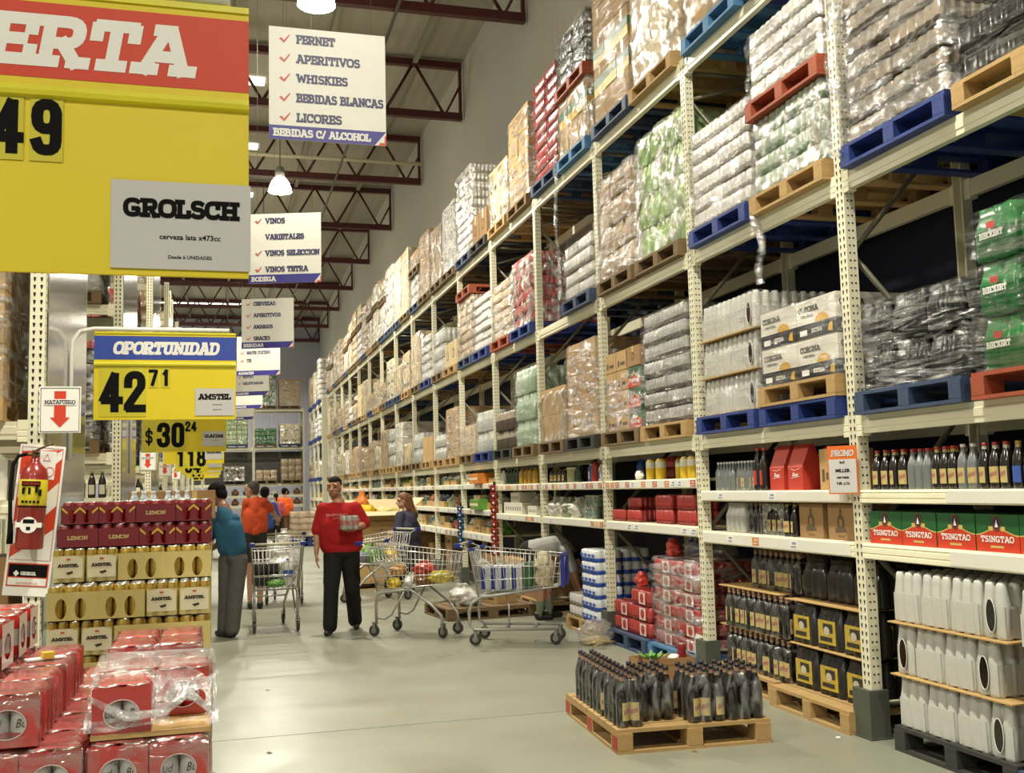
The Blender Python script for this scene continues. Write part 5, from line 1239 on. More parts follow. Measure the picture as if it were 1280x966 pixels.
c = at(697, 222, x=RX-.06); solo('film_tail', tail(1.95, 1), 'long loose tail of clear film hanging down from the top level', 'plastic film', (RX-.09, c.y, Z4+.3))
c = at(947, 278, x=RX-.03); c.z = Z3+BH+.03; solo('film_tail', tail(.55, 4, .03), 'short twisted tail of film hanging below a green pack load', 'plastic film', (RX-.03, c.y, c.z))

# ================================================================== FLOOR LEVEL UNDER THE SHELVES
def board(w, d, z, x, y, label):
    solo('tier_board', cached(('tier', w, d), lambda: MB().box(-d/2, -w/2, 0, d/2, w/2, .008).mesh('tier_board', TRAYB)), label, 'board', (x, y, z), random.uniform(-.015, .015))
# nearest bay: white film bottle packs, three tiers
def milky_pack(holes):
    r, h = .041, .295
    def f():
        b = MB()
        for i in range(2):
            for j in range(3):
                b.lathe([(r*.95, 0), (r*1.02, .02), (r*1.03, h*.54), (r*1.0, h*.62), (r*.88, h*.72), (r*.76, h*.85), (r*.7, h*.96), (r*.5, h)], 14, o=(-r+2*r*i, -2*r+2*r*j, 0))
        b.box(-2*r*.97, -3*r*.97+.01, .01, 2*r*.97, 3*r*.97-.01, h*.58); b.box(-r*1.3, -2.3*r, h*.5, r*1.3, 2.3*r, h*.93)
        return b.mesh('white_film', PK['milky'][0])
    P = [('white_film', cached('milkypack', f))]
    if holes:
        def g():
            q = MB(); q.poly([(.034*math.cos(a*PI/12), -3*r*1.03-.004, h*.42+.085*math.sin(a*PI/12)) for a in range(24)], 0); q.tube([(.035*math.cos(a*PI/12), -3*r*1.03-.004, h*.42+.087*math.sin(a*PI/12)) for a in range(24)], .002, 6, 1, closed=True)
            return q.mesh('oval_opening', [GLASS['dark'], WHITE])
        P.append(('oval_opening', cached('milkyhole', g), (0, 0, 0), 0, None, 'dark bottle glass showing in an oval opening'))
    return P
P = []
for t in range(3):
    z = t*.312
    P.append(('tier_board', cached(('tier', 1.0, 1.1), lambda: MB().box(-.55, -.5, 0, .55, .5, .008).mesh('tier_board', TRAYB)), (0, 0, z)))
    for i in range(3):
        y = .47
        for j in range(4):
            rot_ = j == 3
            for q in milky_pack(rot_ and i == 0): P.append((('bottle_pack' if q[0] == 'white_film' else q[0]), q[1], (-.44+.168*i if not rot_ else -.4+.25*i, y-(.083 if rot_ else .124), z+.008), -PI/2 if rot_ else 0)); 
            y -= .25
    P.append(('stretch_film', film_shell(.95, .62, .3, 50+t, off=.006, amp=.008, m=FILMS[1]), (-.22, .03, z+.008)))
thing('pallet_load', 'wrapped white film bottle packs in three tiers, lowest level, second bay, far half', 'pallet load', (RX+.53, Yp(0)+1.7, LZ[2]+PH), 0, P, 'pallet loads')
P = load_parts('case', 'dgreen', .88, seed=4)
for t in range(3):
    for j in range(3):
        q = MB(); slab(q, 'BIECKERT', 0, 0, .035, .2, 0, 0, align='c', fit=.17, sf=.5); q.box(-.03, 0, .05, .03, .001, .085, 1)
        P.append(('case_print', cached('bieck', lambda: q.mesh('case_print', [WHITE, REDB])), (-.553, .327-.327*j, .12+.293*t), -PI/2))
thing('pallet_load', 'film-wrapped green bottle cases with white lettering, three layers, lowest level, rightmost bay', 'pallet load', (RX+.53, Yp(-1)+.63, LZ[2]+PH), 0, P, 'pallet loads')
yy0, n4 = 5.52, 4
thing('pallet', 'blackened pallet under white film bottle packs at the lower right', 'pallet', (RX+.55, 5.04, 0), 0, pallet_parts('black'), 'storage pallets')
for t in range(3):
    z = PH+t*.308
    if t: board(1.0, 1.1, z-.009, RX+.5, 5.04, 'thin tan board under the %s tier of white bottle packs' % ('middle', 'top')[t-1])
    y = yy0; seq = ['n', 'n', 'n', 'r'] if t != 1 else ['r', 'n', 'n', 'r']
    for j, q in enumerate(seq):
        wq = .25 if q == 'n' else .17
        for i in range(4):
            if q == 'r': thing('bottle_pack', 'white film bottle pack turned end-on, oval opening, %s tier, %s, %s row' % (('bottom', 'middle', 'top')[t], ('left end', '', '', 'right end')[j], ('front', 'second', 'third', 'fourth')[i]), 'bottle pack', (RX+.1+i*.252, y-wq/2, z), -PI/2, milky_pack(i == 0), 'white film bottle packs')
            else: thing('bottle_pack', 'white film bottle pack, %s tier, %s from left, %s row' % (('bottom', 'middle', 'top')[t], ORD[j], ('front', 'second', 'third', 'fourth')[i]), 'bottle pack', (RX+.06+i*.168, y-wq/2, z), 0, milky_pack(False), 'white film bottle packs')
        y -= wq+.004
thing('pallet', 'faded navy pallet cut off by the bottom right corner', 'pallet', (RX+.5, 3.98, 0), 0, pallet_parts('navy'), 'storage pallets')
for t in range(3):
    for i in range(2): thing('bottle_pack', 'white film bottle pack at the right edge, %s tier, %s row' % (('bottom', 'middle', 'top')[t], ('front', 'second')[i]), 'bottle pack', (RX+.04+i*.168, 4.34, PH+t*.3), 0, milky_pack(True), 'white film bottle packs')
# second bay, far half: dark bottles; near half: black packs with yellow labels
db = bottle('dark', 'cream', 'pink', .3, .04, foil='pink')
thing('pallet', 'wooden pallet with red-painted end under dark bottle tiers', 'pallet', (RX+.58, Yp(0)+1.68, 0), 0, pallet_parts('wood'), 'storage pallets')
thing('pallet', 'wooden pallet under black packs with yellow labels, beside the nearest post', 'pallet', (RX+.5, Yp(0)+.62, 0), 0, pallet_parts('wood'), 'storage pallets')
for t in range(3):
    z = PH+t*.315
    if t: board(.98, 1.0, z-.009, RX+.56, Yp(0)+1.68, 'tan board under the %s tier of dark bottles' % ('middle', 'top')[t-1])
    for j in range(4):
        if t == 2 and j == 0: continue
        for i in range(2):
            thing('bottle_pack', 'film pack of dark cream-labelled bottles, %s tier, %s from left, %s row' % (('bottom', 'middle', 'top')[t], ORD[j], ('front', 'second')[i]), 'bottle pack', (RX+.12+i*.17+(.12 if t == 2 else 0), Yp(0)+2.05-.122-j*.246, z), 0, bpack_parts(db, .04, .3, 2, 3), 'dark bottle packs')
YLB = mat('yellow_printed_label', 'b59c34', .45, var=.4, scale=28)
def ylpack():
    P = []
    b = ribbed(0, .31, .21, .29, 3, 2, [(0, .006, 1), (.05, 0, 0), (.6, 0, 0), (.72, .015, 0), (.86, .03, 0), (1, .034, 0)]); P.append(('shrink_film', b.mesh('shrink_film', PK['dark'])))
    l = MB()
    for k, (x0, x1) in enumerate(((-.1, .1),)):
        l.box(-.108, x0, .04, -.1055, x1, .2, 0); l.box(-.1095, x0+.03, .12, -.1075, x1-.06, .18, 1); l.box(-.1095, x0+.04, .06, -.1075, x1-.02, .09, 1); l.poly([(-.1098, .0+.035*math.cos(a*PI/6), .13+.03*math.sin(a*PI/6)) for a in range(12)], 2)
    P.append(('yellow_label', l.mesh('yellow_label', [YLB, mat('dark_label_print', '2e2a1e', .6), mat('pale_label_print', 'b9b09a', .6)])))
    return P
yl = ylpack()
for t in range(3):
    z = PH+t*.31
    if t: board(.9, .95, z-.009, RX+.52, Yp(0)+.6, 'tan board under the %s tier of black yellow-labelled packs' % ('middle', 'top')[t-1])
    for j in range(3):
        for i in range(3): thing('bottle_pack', 'black bottle pack with yellow label, %s tier, %s from left, %s row' % (('bottom', 'middle', 'top')[t], ORD[j], ('front', 'second', 'third')[i]), 'bottle pack', (RX+.17+i*.225+(.1 if t == 2 else 0), Yp(0)+.9-j*.32, z), random.uniform(-.03, .03), yl if t < 2 or i else yl[:1], 'black yellow-labelled packs')
# third bay: red trays on blue pallets
thing('pallet', 'teal blue pallet under the tall film-wrapped red tray stack', 'pallet', (RX+.52, Yp(1)+.62, 0), 0, pallet_parts('teal'), 'storage pallets')
thing('pallet', 'faded navy pallet under the low red tray stack', 'pallet', (RX+.52, Yp(1)+1.68, 0), 0, pallet_parts('navy'), 'storage pallets')
def red_tray(w=.46, d=.3, h=.125): return [('printed_film', canpack('red', w, d, h, 6, 4)), ('end_opening', cached(('eo', w, d, h), lambda: MB().box(-d/2-.003, -w*.3, h*.12, -d/2-.0005, w*.02, h*.9, 0).poly([(-d/2-.0035, -w*.14+w*.1*math.cos(a*PI/8), h*.5+h*.32*math.sin(a*PI/8)) for a in range(16)], 1).mesh('end_opening', [mat('white_tray_print', 'cfc2b8', .3), REDC])))]
for t in range(6):
    for j in range(2):
        for i in range(2): thing('can_tray', 'red can tray, %s layer of the tall stack, %s, %s row' % (ORD[t]+' lowest', ('left', 'right')[j], ('front', 'second')[i]), 'beer tray', (RX+.14+i*.32, Yp(1)+.85-j*.475, PH+t*.13), random.uniform(-.015, .015), red_tray(), 'red trays in bay three')
solo('stretch_film', film_shell(.96, .64, .8, 31, off=.012, amp=.012, m=FILMS[0]), 'crumpled clear film round the tall red tray stack', 'plastic film', (RX+.3, Yp(1)+.62, PH))
solo('bag', bag(BAGR, .14, .12, .17, 2, tie=False), 'red pouch standing on the tall red tray stack', 'bag', (RX+.16, Yp(1)+.98, PH+.79)); solo('plastic_bag', bag(FILMS[0], .5, .4, .2, 3), 'big clear plastic bag heaped on the tall red tray stack', 'bag', (RX+.32, Yp(1)+.52, PH+.79))
for t in range(3):
    for j in range(2 if t < 2 else 1):
        thing('can_tray', 'red can tray, %s layer of the low stack, %s' % (('bottom', 'middle', 'top')[t], ('left', 'right')[j if t < 2 else 1]), 'beer tray', (RX+.14, Yp(1)+1.92-(j if t < 2 else 1)*.475, PH+t*.15), random.uniform(-.015, .015), red_tray(h=.145), 'red trays in bay three')
        thing('can_tray', 'red can tray, %s layer of the low stack, %s, second row' % (('bottom', 'middle', 'top')[t], ('left', 'right')[j if t < 2 else 1]), 'beer tray', (RX+.46, Yp(1)+1.92-(j if t < 2 else 1)*.475, PH+t*.15), random.uniform(-.015, .015), red_tray(h=.145), 'red trays in bay three')
solo('bag', bag(BAGR, .13, .12, .15, 1, tie=False), 'red pouch lying on the low red tray stack', 'bag', (RX+.14, Yp(1)+1.72, PH+.45)); solo('plastic_bag', bag(BAGW, .34, .26, .2, 6), 'crumpled white bag between the two red tray stacks', 'bag', (RX+.45, Yp(1)+1.7, PH+.45))
bw_ = bottle('blue', 'none', 'white', .3, .05, neck=.3)
for t in range(3):
    for j in range(5): solo('bottle', bw_, 'dark blue bottle deep behind the low red stack, %s tier, %s from left' % (('bottom', 'middle', 'top')[t], ORD[j]), 'bottle', (RX+.85, Yp(1)+2.05-.12*j, PH+t*.302), 0, 'blue bottles in the back')
solo('bottle', bottle('white', 'none', 'green', .24, .05, neck=.3), 'white bottle with green collar behind the second post guard', 'bottle', (RX+.02, Yp(1)+.185, PH))
# fourth bay: blue and white packs
thing('pallet', 'wooden pallet carrying blue and white packs beside the third post', 'pallet', (RX+.5, Yp(2)+.68, 0), 0, pallet_parts('wood'), 'storage pallets')
def bwpack(w, d, h):
    b = ribbed(0, w, d, h, 4, 3, [(0, .006, 1), (.06, 0, 1), (.3, 0, 0), (.9, 0, 0), (1, .02, 0)]); ry = w/8
    for j in range(4): b.add([(-d/2-.003, -w/2+ry*(2*j+1)+ry*.8*math.cos(R(180+180*q/8)), h*.62+h*.26*math.sin(R(180+180*q/8))) for q in range(9)], [list(range(9))], 1)
    return b.mesh('blue_white_pack', PK['blue'])
bwm = cached('bwm', lambda: bwpack(.48, .32, .128))
for t in range(6):
    for i in range(2): solo('blue_white_pack', bwm, 'blue and white pack, %s from the bottom, %s column' % (ORD[t], ('front', 'second')[i]), 'pack', (RX+.08+i*.33, Yp(2)+.43, PH+t*.13), random.uniform(-.02, .02), 'blue and white packs')
for t in range(2):
    for i in range(2): solo('white_pack', cached('wpk', lambda: canpack('white', .42, .32, .128, 4, 3)), 'plain white pack left of the blue and white stack, %s layer, %s row' % (('lower', 'upper')[t], ('front', 'second')[i]), 'pack', (RX+.08+i*.33, Yp(2)+.92, PH+t*.13), 0, 'plain white packs')
# fifth bay and beyond
for i, half, pc, kind, c, top in ((3, 0, 'wood', 'carton', 'brown', .5), (3, 1, 'dark', 'carton', 'tan', .62), (4, 0, 'wood', 'carton', 'brown', .6)):
    put_load(i, half, 0, pc, kind, c, top, wrap=False, dx=.06)
for i in range(7, 15):
    for half in (0, 1): put_load(i, half, 0, 'dark', 'carton', ('tan', 'brown', 'pale')[(i+half) % 3], .55+.1*((i*7+half*3) % 3), wrap=False)

# ================================================================== PALLET OF DARK BOTTLES IN THE AISLE
PA = -.0635; PX, PY = 2.2995, 6.0182
def pl(u, v, z=0): return (PX+math.cos(PA)*u-math.sin(PA)*v, PY+math.sin(PA)*u+math.cos(PA)*v, z)
PP = pallet_parts('wood'); c0 = pl(.5, .6)
# the short side with three blocks faces the camera; the left ends are painted red
def aisle_pallet():
    P = [(n_, m_, (0, 0, 0) if len(r_) < 1 else r_[0]) for n_, m_, *r_ in PP]
    rb = MB()
    return P
pr = thing('pallet', 'wooden pallet with red-painted left side standing alone in the aisle', 'pallet', c0, PA+PI/2, PP)
redend = MB()
for vv in (.05, .6, 1.15): redend.box(-.002, vv-.05, .02, .001, vv+.05, .101)
o = link('red_end_paint', cached('re', lambda: redend.mesh('red_end_paint', mat('worn_red_pallet_paint', 'a3402f', .7, var=.3, scale=14))), pr, (-.6, .5, 0), -PI/2); o['label'] = 'worn red paint on the block ends'
ab = bottle('dark', 'cream', 'black', .325, .0405, neck=.36, foil='pink'); ab2 = bottle('dark', 'none', 'black', .325, .0405, neck=.36, foil='pink')
def aisle_pack(u, v, nu, nv, rot, lab, mix):
    r = .0405; P = []
    for i in range(nu):
        for j in range(nv): P.append(('bottle', ab if (i*3+j*2+mix) % 3 == 0 else ab2, (-nu*r+r+2*r*i, -nv*r+r+2*r*j, 0), PI/2+((.5, -.5, .2)[(i+j) % 3])))
    f = cached(('bfilm', nu, nv, r, .3), lambda: ribbed(0, 2*r*nv+.004, 2*r*nu+.004, .284, nv, nu, [(0, .002, 0), (.04, -.002, 0), (.7, -.002, 0), (.83, .012, 0), (.94, .022, 0), (1, .026, 0)]).mesh('shrink_film', PACKF))
    P.append(('shrink_film', f))
    thing('bottle_pack', lab, 'bottle pack', pl(u, v, PH), PA, P, 'packs on the aisle pallet')
RW_ = ['front', 'second', 'third', 'fourth', 'back']
for k in range(4): aisle_pack(.105, .16+.255*k, 2, 3, 0, 'two-wide film pack of dark bottles on the aisle pallet left edge, %s' % RW_[k], k)
for k in range(2): aisle_pack(.315, .22+.17*k+.02, 3, 2, 0, 'three-wide film pack of dark bottles, second column of aisle pallet, %s' % RW_[k], k+1)
for k in range(2): aisle_pack(.6, .105+.17*k, 3, 2, 0, 'three-wide film pack of dark bottles, third column of aisle pallet, %s' % RW_[k], k)
for k in range(2): aisle_pack(.855, .105+.17*k, 3, 2, 0, 'three-wide film pack of dark bottles, right column of aisle pallet, %s' % RW_[k], k+2)
vt = pl(.62, .88, PH)
def veg_tray():
    b = MB(); t = .005; w, d, h = .42, .2, .27
    for (a, c, e, f) in ((-w/2, -d/2, w/2, -d/2+t), (-w/2, d/2-t, w/2, d/2), (-w/2, -d/2, -w/2+t, d/2), (w/2-t, -d/2, w/2, d/2)): b.box(a, c, 0, e, f, h)
    b.box(-w/2, -d/2, 0, w/2, d/2, t); b.box(-w/2, -d/2, h-.05, w/2, d/2, h-.045)
    return b.mesh('box', CARD['brown'])
thing('open_carton', 'open brown carton at the back of the aisle pallet', 'carton', vt, PA, [('box', veg_tray())])
lf = MB()
for k in range(16):
    a = k*2.4; q = .03+.004*k
    lf.add([(0, 0, .01), (q*math.cos(a)-.02*math.sin(a), q*math.sin(a)+.02*math.cos(a), .05), (q*1.5*math.cos(a), q*1.5*math.sin(a), .06+.01*(k % 3)), (q*math.cos(a)+.02*math.sin(a), q*math.sin(a)-.02*math.cos(a), .05)], [(0, 1, 2, 3)], 0)
lf.lathe([(.02, 0), (.03, .01), (.03, .03), (.012, .04)], 10, m=1)
solo('leafy_bunch', lf.mesh('leafy_bunch', [mat('leaf_green', '5f8f3c', .5, var=.3), WHITE]), 'bunch of green leaves lying in the open brown carton', 'vegetables', (vt[0]-.07, vt[1], PH+.228))
solo('paper_wad', bag(WHITE, .09, .08, .05, 4, tie=False), 'small white paper wad beside the green leaves', 'paper', (vt[0]+.09, vt[1], PH+.228)); solo('can', can(WINE, None, .03, .12), 'dark red can standing in the open brown carton', 'can', (vt[0]+.16, vt[1]+.02, PH+.228))
# crumpled plastic bag on the floor
c = at(750, 806, z=0)
thing('plastic_bag', 'clear crumpled plastic bag of yellowish crumbs lying on the floor', 'bag', (c.x, c.y+.1, 0), .3, [('bag_film', bag(film('floor_bag_film', .6, milky=.35, bump=.9, scale=12), .3, .34, .24, 12, 'bag_film', tie=False)), ('crumbs', bag(mat('yellow_crumbs', 'c8ae72', .7, var=.2), .26, .3, .07, 3, 'crumbs', tie=False))])

# scraps on the floor and a loose drape of film
scrap = MB(); scrap.poly([(-.02, -.012, .002), (.022, -.01, .004), (.018, .014, .002), (-.012, .016, .006)])
for px, py, c_, lab in ((1047, 922, WHITE, 'small white paper scrap on the floor near the nearest post guard'), (868, 939, mat('brown_chip', '8a6a3a', .8), 'small brown wood chip in front of the aisle pallet'), (335, 863, mat('dark_scrap', '3a352a', .8), 'dark scrap on the open floor left of the aisle pallet'), (337, 941, mat('dark_scrap', '3a352a', .8), 'dark scrap on the floor near the red trays')):
    p = at(px, py, z=0); solo('paper_scrap', scrap.mesh('scrap', c_), lab, 'scrap', (p.x, p.y, 0), px*.1)
p = at(1060, 30, x=RX-.08); solo('film_drape', tail(1.05, 2, .05), 'loose drape of clear film beside the bronze can load', 'plastic film', (RX-.1, Yp(0)-.12, 4.75))

# ================================================================== SHOPPING CARTS
CHROME = mat('cart_wire_zinc', 'cfcdc6', .3, .4, var=.06); TUBEM = mat('cart_tube_zinc', 'a5a49c', .35, .45, var=.1); BLUEP = mat('blue_cart_plastic', '1d2c86', .4); GRIP = mat('pale_handle_grip', 'b9b49a', .5); TYRE = mat('grey_cart_tyre', '35342f', .7); HUB = mat('wheel_hub_grey', '8d8b83', .4, .4)
def cart_parts(style):
    r0, r1, h0, h1 = (-.44, .52, .29, .21)[0:4]
    T = [(-.44, .29, .985), (.52, .21, .90)]; Bt = [(-.37, .245, .5), (.46, .185, .585)]
    L = lambda a, b, t: Vector(a)+(Vector(b)-Vector(a))*t
    top = lambda s, t: Vector((T[0][0]+(T[1][0]-T[0][0])*t, s*(T[0][1]+(T[1][1]-T[0][1])*t), T[0][2]+(T[1][2]-T[0][2])*t))
    bot = lambda s, t: Vector((Bt[0][0]+(Bt[1][0]-Bt[0][0])*t, s*(Bt[0][1]+(Bt[1][1]-Bt[0][1])*t), Bt[0][2]+(Bt[1][2]-Bt[0][2])*t))
    b = MB(); w, rim = .0034, .0065
    b.tube([top(-1, 0), top(-1, 1), top(1, 1), top(1, 0)], rim, 6, closed=True); b.tube([bot(-1, 0), bot(-1, 1), bot(1, 1), bot(1, 0)], rim, 6, closed=True)
    for q in (.33, .66):
        c = lambda s, t: L(bot(s, t), top(s, t), q); b.tube([c(-1, 0), c(-1, 1), c(1, 1), c(1, 0)], .004, 5, closed=True)
    for s in (-1, 1):
        for i in range(1, 17): b.tube([bot(s, i/17), top(s, i/17)], w, 4)
    for i in range(1, 9):
        s = -1+2*i/9
        f = lambda e, q: L(e(-1, q), e(1, q), (s+1)/2)
        b.tube([f(top, 1), f(bot, 1), f(bot, 0)], w, 4)
    for i in range(1, 9): b.tube([bot(-1, i/9), bot(1, i/9)], w, 4)
    basket = b.mesh('wire_basket', CHROME)
    g = MB()
    for i in range(10):
        s = -1+2*i/9; g.tube([L(top(-1, 0), top(1, 0), (s*.96+1)/2), L(bot(-1, 0), bot(1, 0), (s*.96+1)/2)], w, 4)
    for q in (.3, .62, .95): g.tube([L(bot(-1, 0), top(-1, 0), q), L(bot(1, 0), top(1, 0), q)], .004, 5)
    g.tube([(-.4, -.22, .86), (-.22, -.2, .72), (-.22, .2, .72), (-.4, .22, .86)], .004, 5)
    for i in range(5): g.tube([(-.4, -.16+.08*i, .86), (-.22, -.15+.075*i, .72)], w, 4)
    gate = g.mesh('rear_gate', CHROME)
    c = MB(); r = .0165
    for s in (-1, 1):
        if style == 'sled': c.tube([(.45, s*.17, .16), (-.4, s*.25, .16), (-.455, s*.255, .2), (-.46, s*.255, .34), (-.43, s*.25, .43), (-.34, s*.245, .49), (.3, s*.2, .565)], r, 8)
        else:
            c.tube([(-.37, s*.25, .13), (-.375, s*.25, .38), (-.35, s*.25, .45), (-.28, s*.245, .485), (.05, s*.22, .52), (.3, s*.2, .36), (.42, s*.185, .24), (.44, s*.185, .13)], r, 8)
            c.tube([(-.372, s*.25, .2), (-.26, s*.25, .19), (-.18, s*.245, .24), (-.02, s*.23, .5)], .011, 7)
        c.tube([(-.36, s*.25, .5), (-.44, s*.29, .985), (-.56, s*.295, 1.03)], .008, 7)
    if style == 'sled': c.tube([(.2, -.19, .165), (.2, .19, .165)], r, 7); c.tube([(-.1, -.22, .165), (-.1, .22, .165)], .01, 7); c.tube([(-.05, -.2, .165), (-.05, -.2, .4), (-.12, 0, .52)], .008, 6)
    else: c.tube([(-.28, -.245, .485), (-.28, .245, .485)], .01, 7); c.tube([(.3, -.2, .36), (.3, .2, .36)], .01, 7)
    frame = c.mesh('chassis', TUBEM)
    h = MB().tube([(-.57, -.26, 1.03), (-.57, .26, 1.03)], .015, 10, 0)
    for s in (-1, 1): h.box(-.6, s*.29-.03, 1.005, -.53, s*.29+.03, 1.05, 1, bev=.01)
    handle = h.mesh('handle', [GRIP, BLUEP])
    P = [('wire_basket', basket), ('rear_gate', gate), ('chassis', frame), ('handle', handle)]
    if style == 'sled':
        bp = MB()
        for s in (-1, 1): bp.box(.5, s*.2-.02, .58, .54, s*.2+.02, .92, bev=.01)
        bp.box(.5, -.22, .885, .535, .22, .925, bev=.008); bp.box(-.44, -.3, .97, -.38, -.27, 1.0, bev=.006); bp.box(-.44, .27, .97, -.38, .3, 1.0, bev=.006)
        P.append(('corner_bumper', bp.mesh('corner_bumper', BLUEP)))
    wh = cached('cartwheel', lambda: MB().lathe([(.02, -.014), (.052, -.015), (.062, -.01), (.0635, 0), (.062, .01), (.052, .015), (.02, .014)], 20, T=Matrix.Rotation(PI/2, 4, 'X')).lathe([(.03, -.017), (.03, .017)], 12, m=1, T=Matrix.Rotation(PI/2, 4, 'X')).mesh('wheel', [TYRE, HUB]))
    fk = cached('fork', lambda: MB().box(-.012, -.024, -.005, .02, -.019, .09).box(-.012, .019, -.005, .02, .024, .09).box(-.02, -.024, .085, .03, .024, .095).tube([(0, -.026, 0), (0, .026, 0)], .008, 8).mesh('caster_fork', HUB))
    for (x, y) in ((-.4, .25), (-.4, -.25), (.43, .178), (.43, -.178)):
        P.append(('caster_fork', fk, (x, y, .0635), random.uniform(-.3, .3), [('wheel', wh)]))
    return P
CSL, CNS = cart_parts('sled'), cart_parts('nest')
def in_cart(loc, rot, x, y, z): c, s = math.cos(rot), math.sin(rot); return (loc[0]+c*x-s*y, loc[1]+s*x+c*y, z)
def goods(loc, rot, items):
    for (nm, me, lab, cat, x, y, z, a) in items: solo(nm, me, lab, cat, in_cart(loc, rot, x, y, z), rot+a)
# cart A, seen from behind, next to the man in blue
LA, RA = (.60, 13.02, 0), PI/2+.06
thing('shopping_cart', 'wire shopping cart seen from behind, beside the man in the blue shirt', 'shopping cart', LA, RA, CNS)
blkpk = cached('blkpk', lambda: canpack('dark', .3, .2, .13, 4, 3)); redpk = cached('redpk2', lambda: canpack('red', .3, .2, .13, 4, 3))
def bigbottle():
    b = MB(); b.lathe([(.055, 0), (.06, .01), (.06, .1, 1), (.06, .18), (.05, .24), (.022, .28, 2), (.022, .31, 2)], 16); return b.mesh('bottle', [GLASS['white'], LAB['blue'], CAP['blue']])
bgb = bigbottle()
goods(LA, RA, [('can_pack', blkpk, 'dark film can pack in the left cart, lower layer', 'can pack', -.22, .1, .535, 0), ('can_pack', redpk, 'red pack in the left cart behind the dark pack', 'can pack', -.0, .09, .55, .05), ('can_pack', blkpk, 'dark can pack stacked on top in the left cart', 'can pack', -.2, .1, .668, .1),
  ('plastic_bag', bag(BAGW, .32, .34, .36, 14), 'stuffed white plastic bag in the left cart', 'bag', -.05, -.1, .55, 0), ('bottle', bgb, 'white jug with dark blue label in the left cart', 'bottle', -.3, -.15, .53, 0), ('vegetables', bag(BAGGR, .2, .16, .08, 3, tie=False), 'green vegetables at the bottom of the left cart', 'vegetables', -.32, .0, .525, 0)])
# cart C, side on, full of striped packs
p0, p1 = Vector((2.457, 10.71, 0)), Vector((3.373, 10.281, 0)); d = p1-p0; RC = math.atan2(d.y, d.x); LC = ((p0.x+p1.x)/2-.0+math.sin(RC)*-.21, (p0.y+p1.y)/2+math.cos(RC)*.21, 0)
thing('shopping_cart', 'side-on wire shopping cart with blue corner bumpers in front of the bending man', 'shopping cart', LC, RC, CSL)
def striped():
    b = MB(); b.box(-.05, -.15, 0, .05, .15, .26, 0, bev=.02); b.box(-.0515, -.151, .02, -.01, .151, .24, 1, bev=.004); b.box(.02, -.1512, .02, .0515, .1512, .24, 0, bev=.004); return b.mesh('goods_pack', [mat('silver_goods_pack', 'b9bcc0', .25, .2, var=.2), BLUEP])
sp = striped(); gp_ = cached('gpk', lambda: MB().box(-.045, -.14, 0, .045, .14, .25, 0, bev=.02).box(-.0455, -.1, .06, -.02, .1, .18, 1).mesh('goods_pack', [mat('dark_green_goods', '2e5a33', .35, var=.3), CRM]))
goods(LC, RC, [('goods_pack', sp, 'silver and blue pack leaning in the side-on cart, %s from left' % ORD[k], 'pack', -.29+.11*k, -.02, .545, 0) for k in range(4)] + [('goods_pack', gp_, 'dark green pack in the side-on cart', 'pack', .15, -.02, .58, 0), ('paper_bag', bag(mat('pale_paper_bag', 'b8ac8c', .6, var=.1), .3, .2, .34, 5, tie=False), 'pale paper bag in the middle of the side-on cart', 'bag', .3, .0, .59, .1)])
# cart B, pushed under the first
LB, RB = (2.12, 11.72, 0), -.70
thing('shopping_cart', 'wire shopping cart piled with groceries, left of the side-on cart', 'shopping cart', LB, RB, CNS)
gr = [('bread_bag', bag(mat('bread_brown', 'b58a55', .6, var=.2), .2, .16, .12, 2, tie=False), 'tan bread bag on the groceries'), ('red_bag', bag(BAGR, .3, .22, .15, 3), 'red net bag on top of the groceries'), ('bag', bag(BAGW, .2, .18, .13, 4, tie=False), 'white packet low in the grocery cart'), ('bag', bag(BAGY, .16, .14, .11, 5, tie=False), 'yellow packet in the grocery cart'), ('bag', bag(BAGG, .2, .16, .14, 6, tie=False), 'greenish packet in the grocery cart'), ('bag', bag(BAGB, .22, .16, .12, 7, tie=False), 'brown packet in the grocery cart'), ('bag', bag(BAGK, .16, .14, .12, 8, tie=False), 'black packet in the grocery cart'), ('bag', bag(mat('yellow_oil_bag', 'b9a637', .2, var=.2), .3, .18, .13, 9, tie=False), 'yellow cooking oil packet at the cart front'), ('bag', bag(BAGR, .16, .12, .1, 10, tie=False), 'small red packet in the grocery cart'), ('bag', bag(BAGN, .15, .13, .12, 1, tie=False), 'dark blue packet in the grocery cart'), ('bag', bag(BAGW, .17, .14, .1, 13, tie=False), 'second white packet in the grocery cart')]
xy = [(-.2, -.05, .66), (.1, .02, .67), (.0, -.12, .53), (-.2, -.14, .53), (-.08, .1, .53), (.12, -.1, .55), (-.28, .08, .52), (.33, -.02, .585), (.2, .09, .56), (-.3, -.04, .52), (.05, .14, .54)]
goods(LB, RB, [(n_, m_, l_, 'bag', x, y, z, .3*k) for k, ((n_, m_, l_), (x, y, z)) in enumerate(zip(gr, xy))])
# cart D in front of the woman
LD, RD = (2.2, 15.5, 0), PI+.45
thing('shopping_cart', 'wire shopping cart pushed by the woman, half hidden behind the man in red', 'shopping cart', LD, RD, CNS)
goods(LD, RD, [('bag', bag(BAGGR, .3, .24, .3, 3), 'bright green bag in the woman\'s cart', 'bag', .1, .0, .56, 0), ('bag', bag(mat('green_goods_bag', '3d6b2c', .35, var=.3), .22, .2, .24, 4), 'dark green bag in the woman\'s cart', 'bag', -.12, -.08, .54, 0), ('bag', bag(mat('lilac_bag', '8a80a0', .4, var=.2), .26, .2, .2, 5), 'lilac bag at the front of the woman\'s cart', 'bag', .33, .03, .58, 0), ('bag', bag(BAGY, .2, .2, .26, 6), 'yellow bag hanging at the rear of the woman\'s cart', 'bag', -.27, .02, .53, 0)])
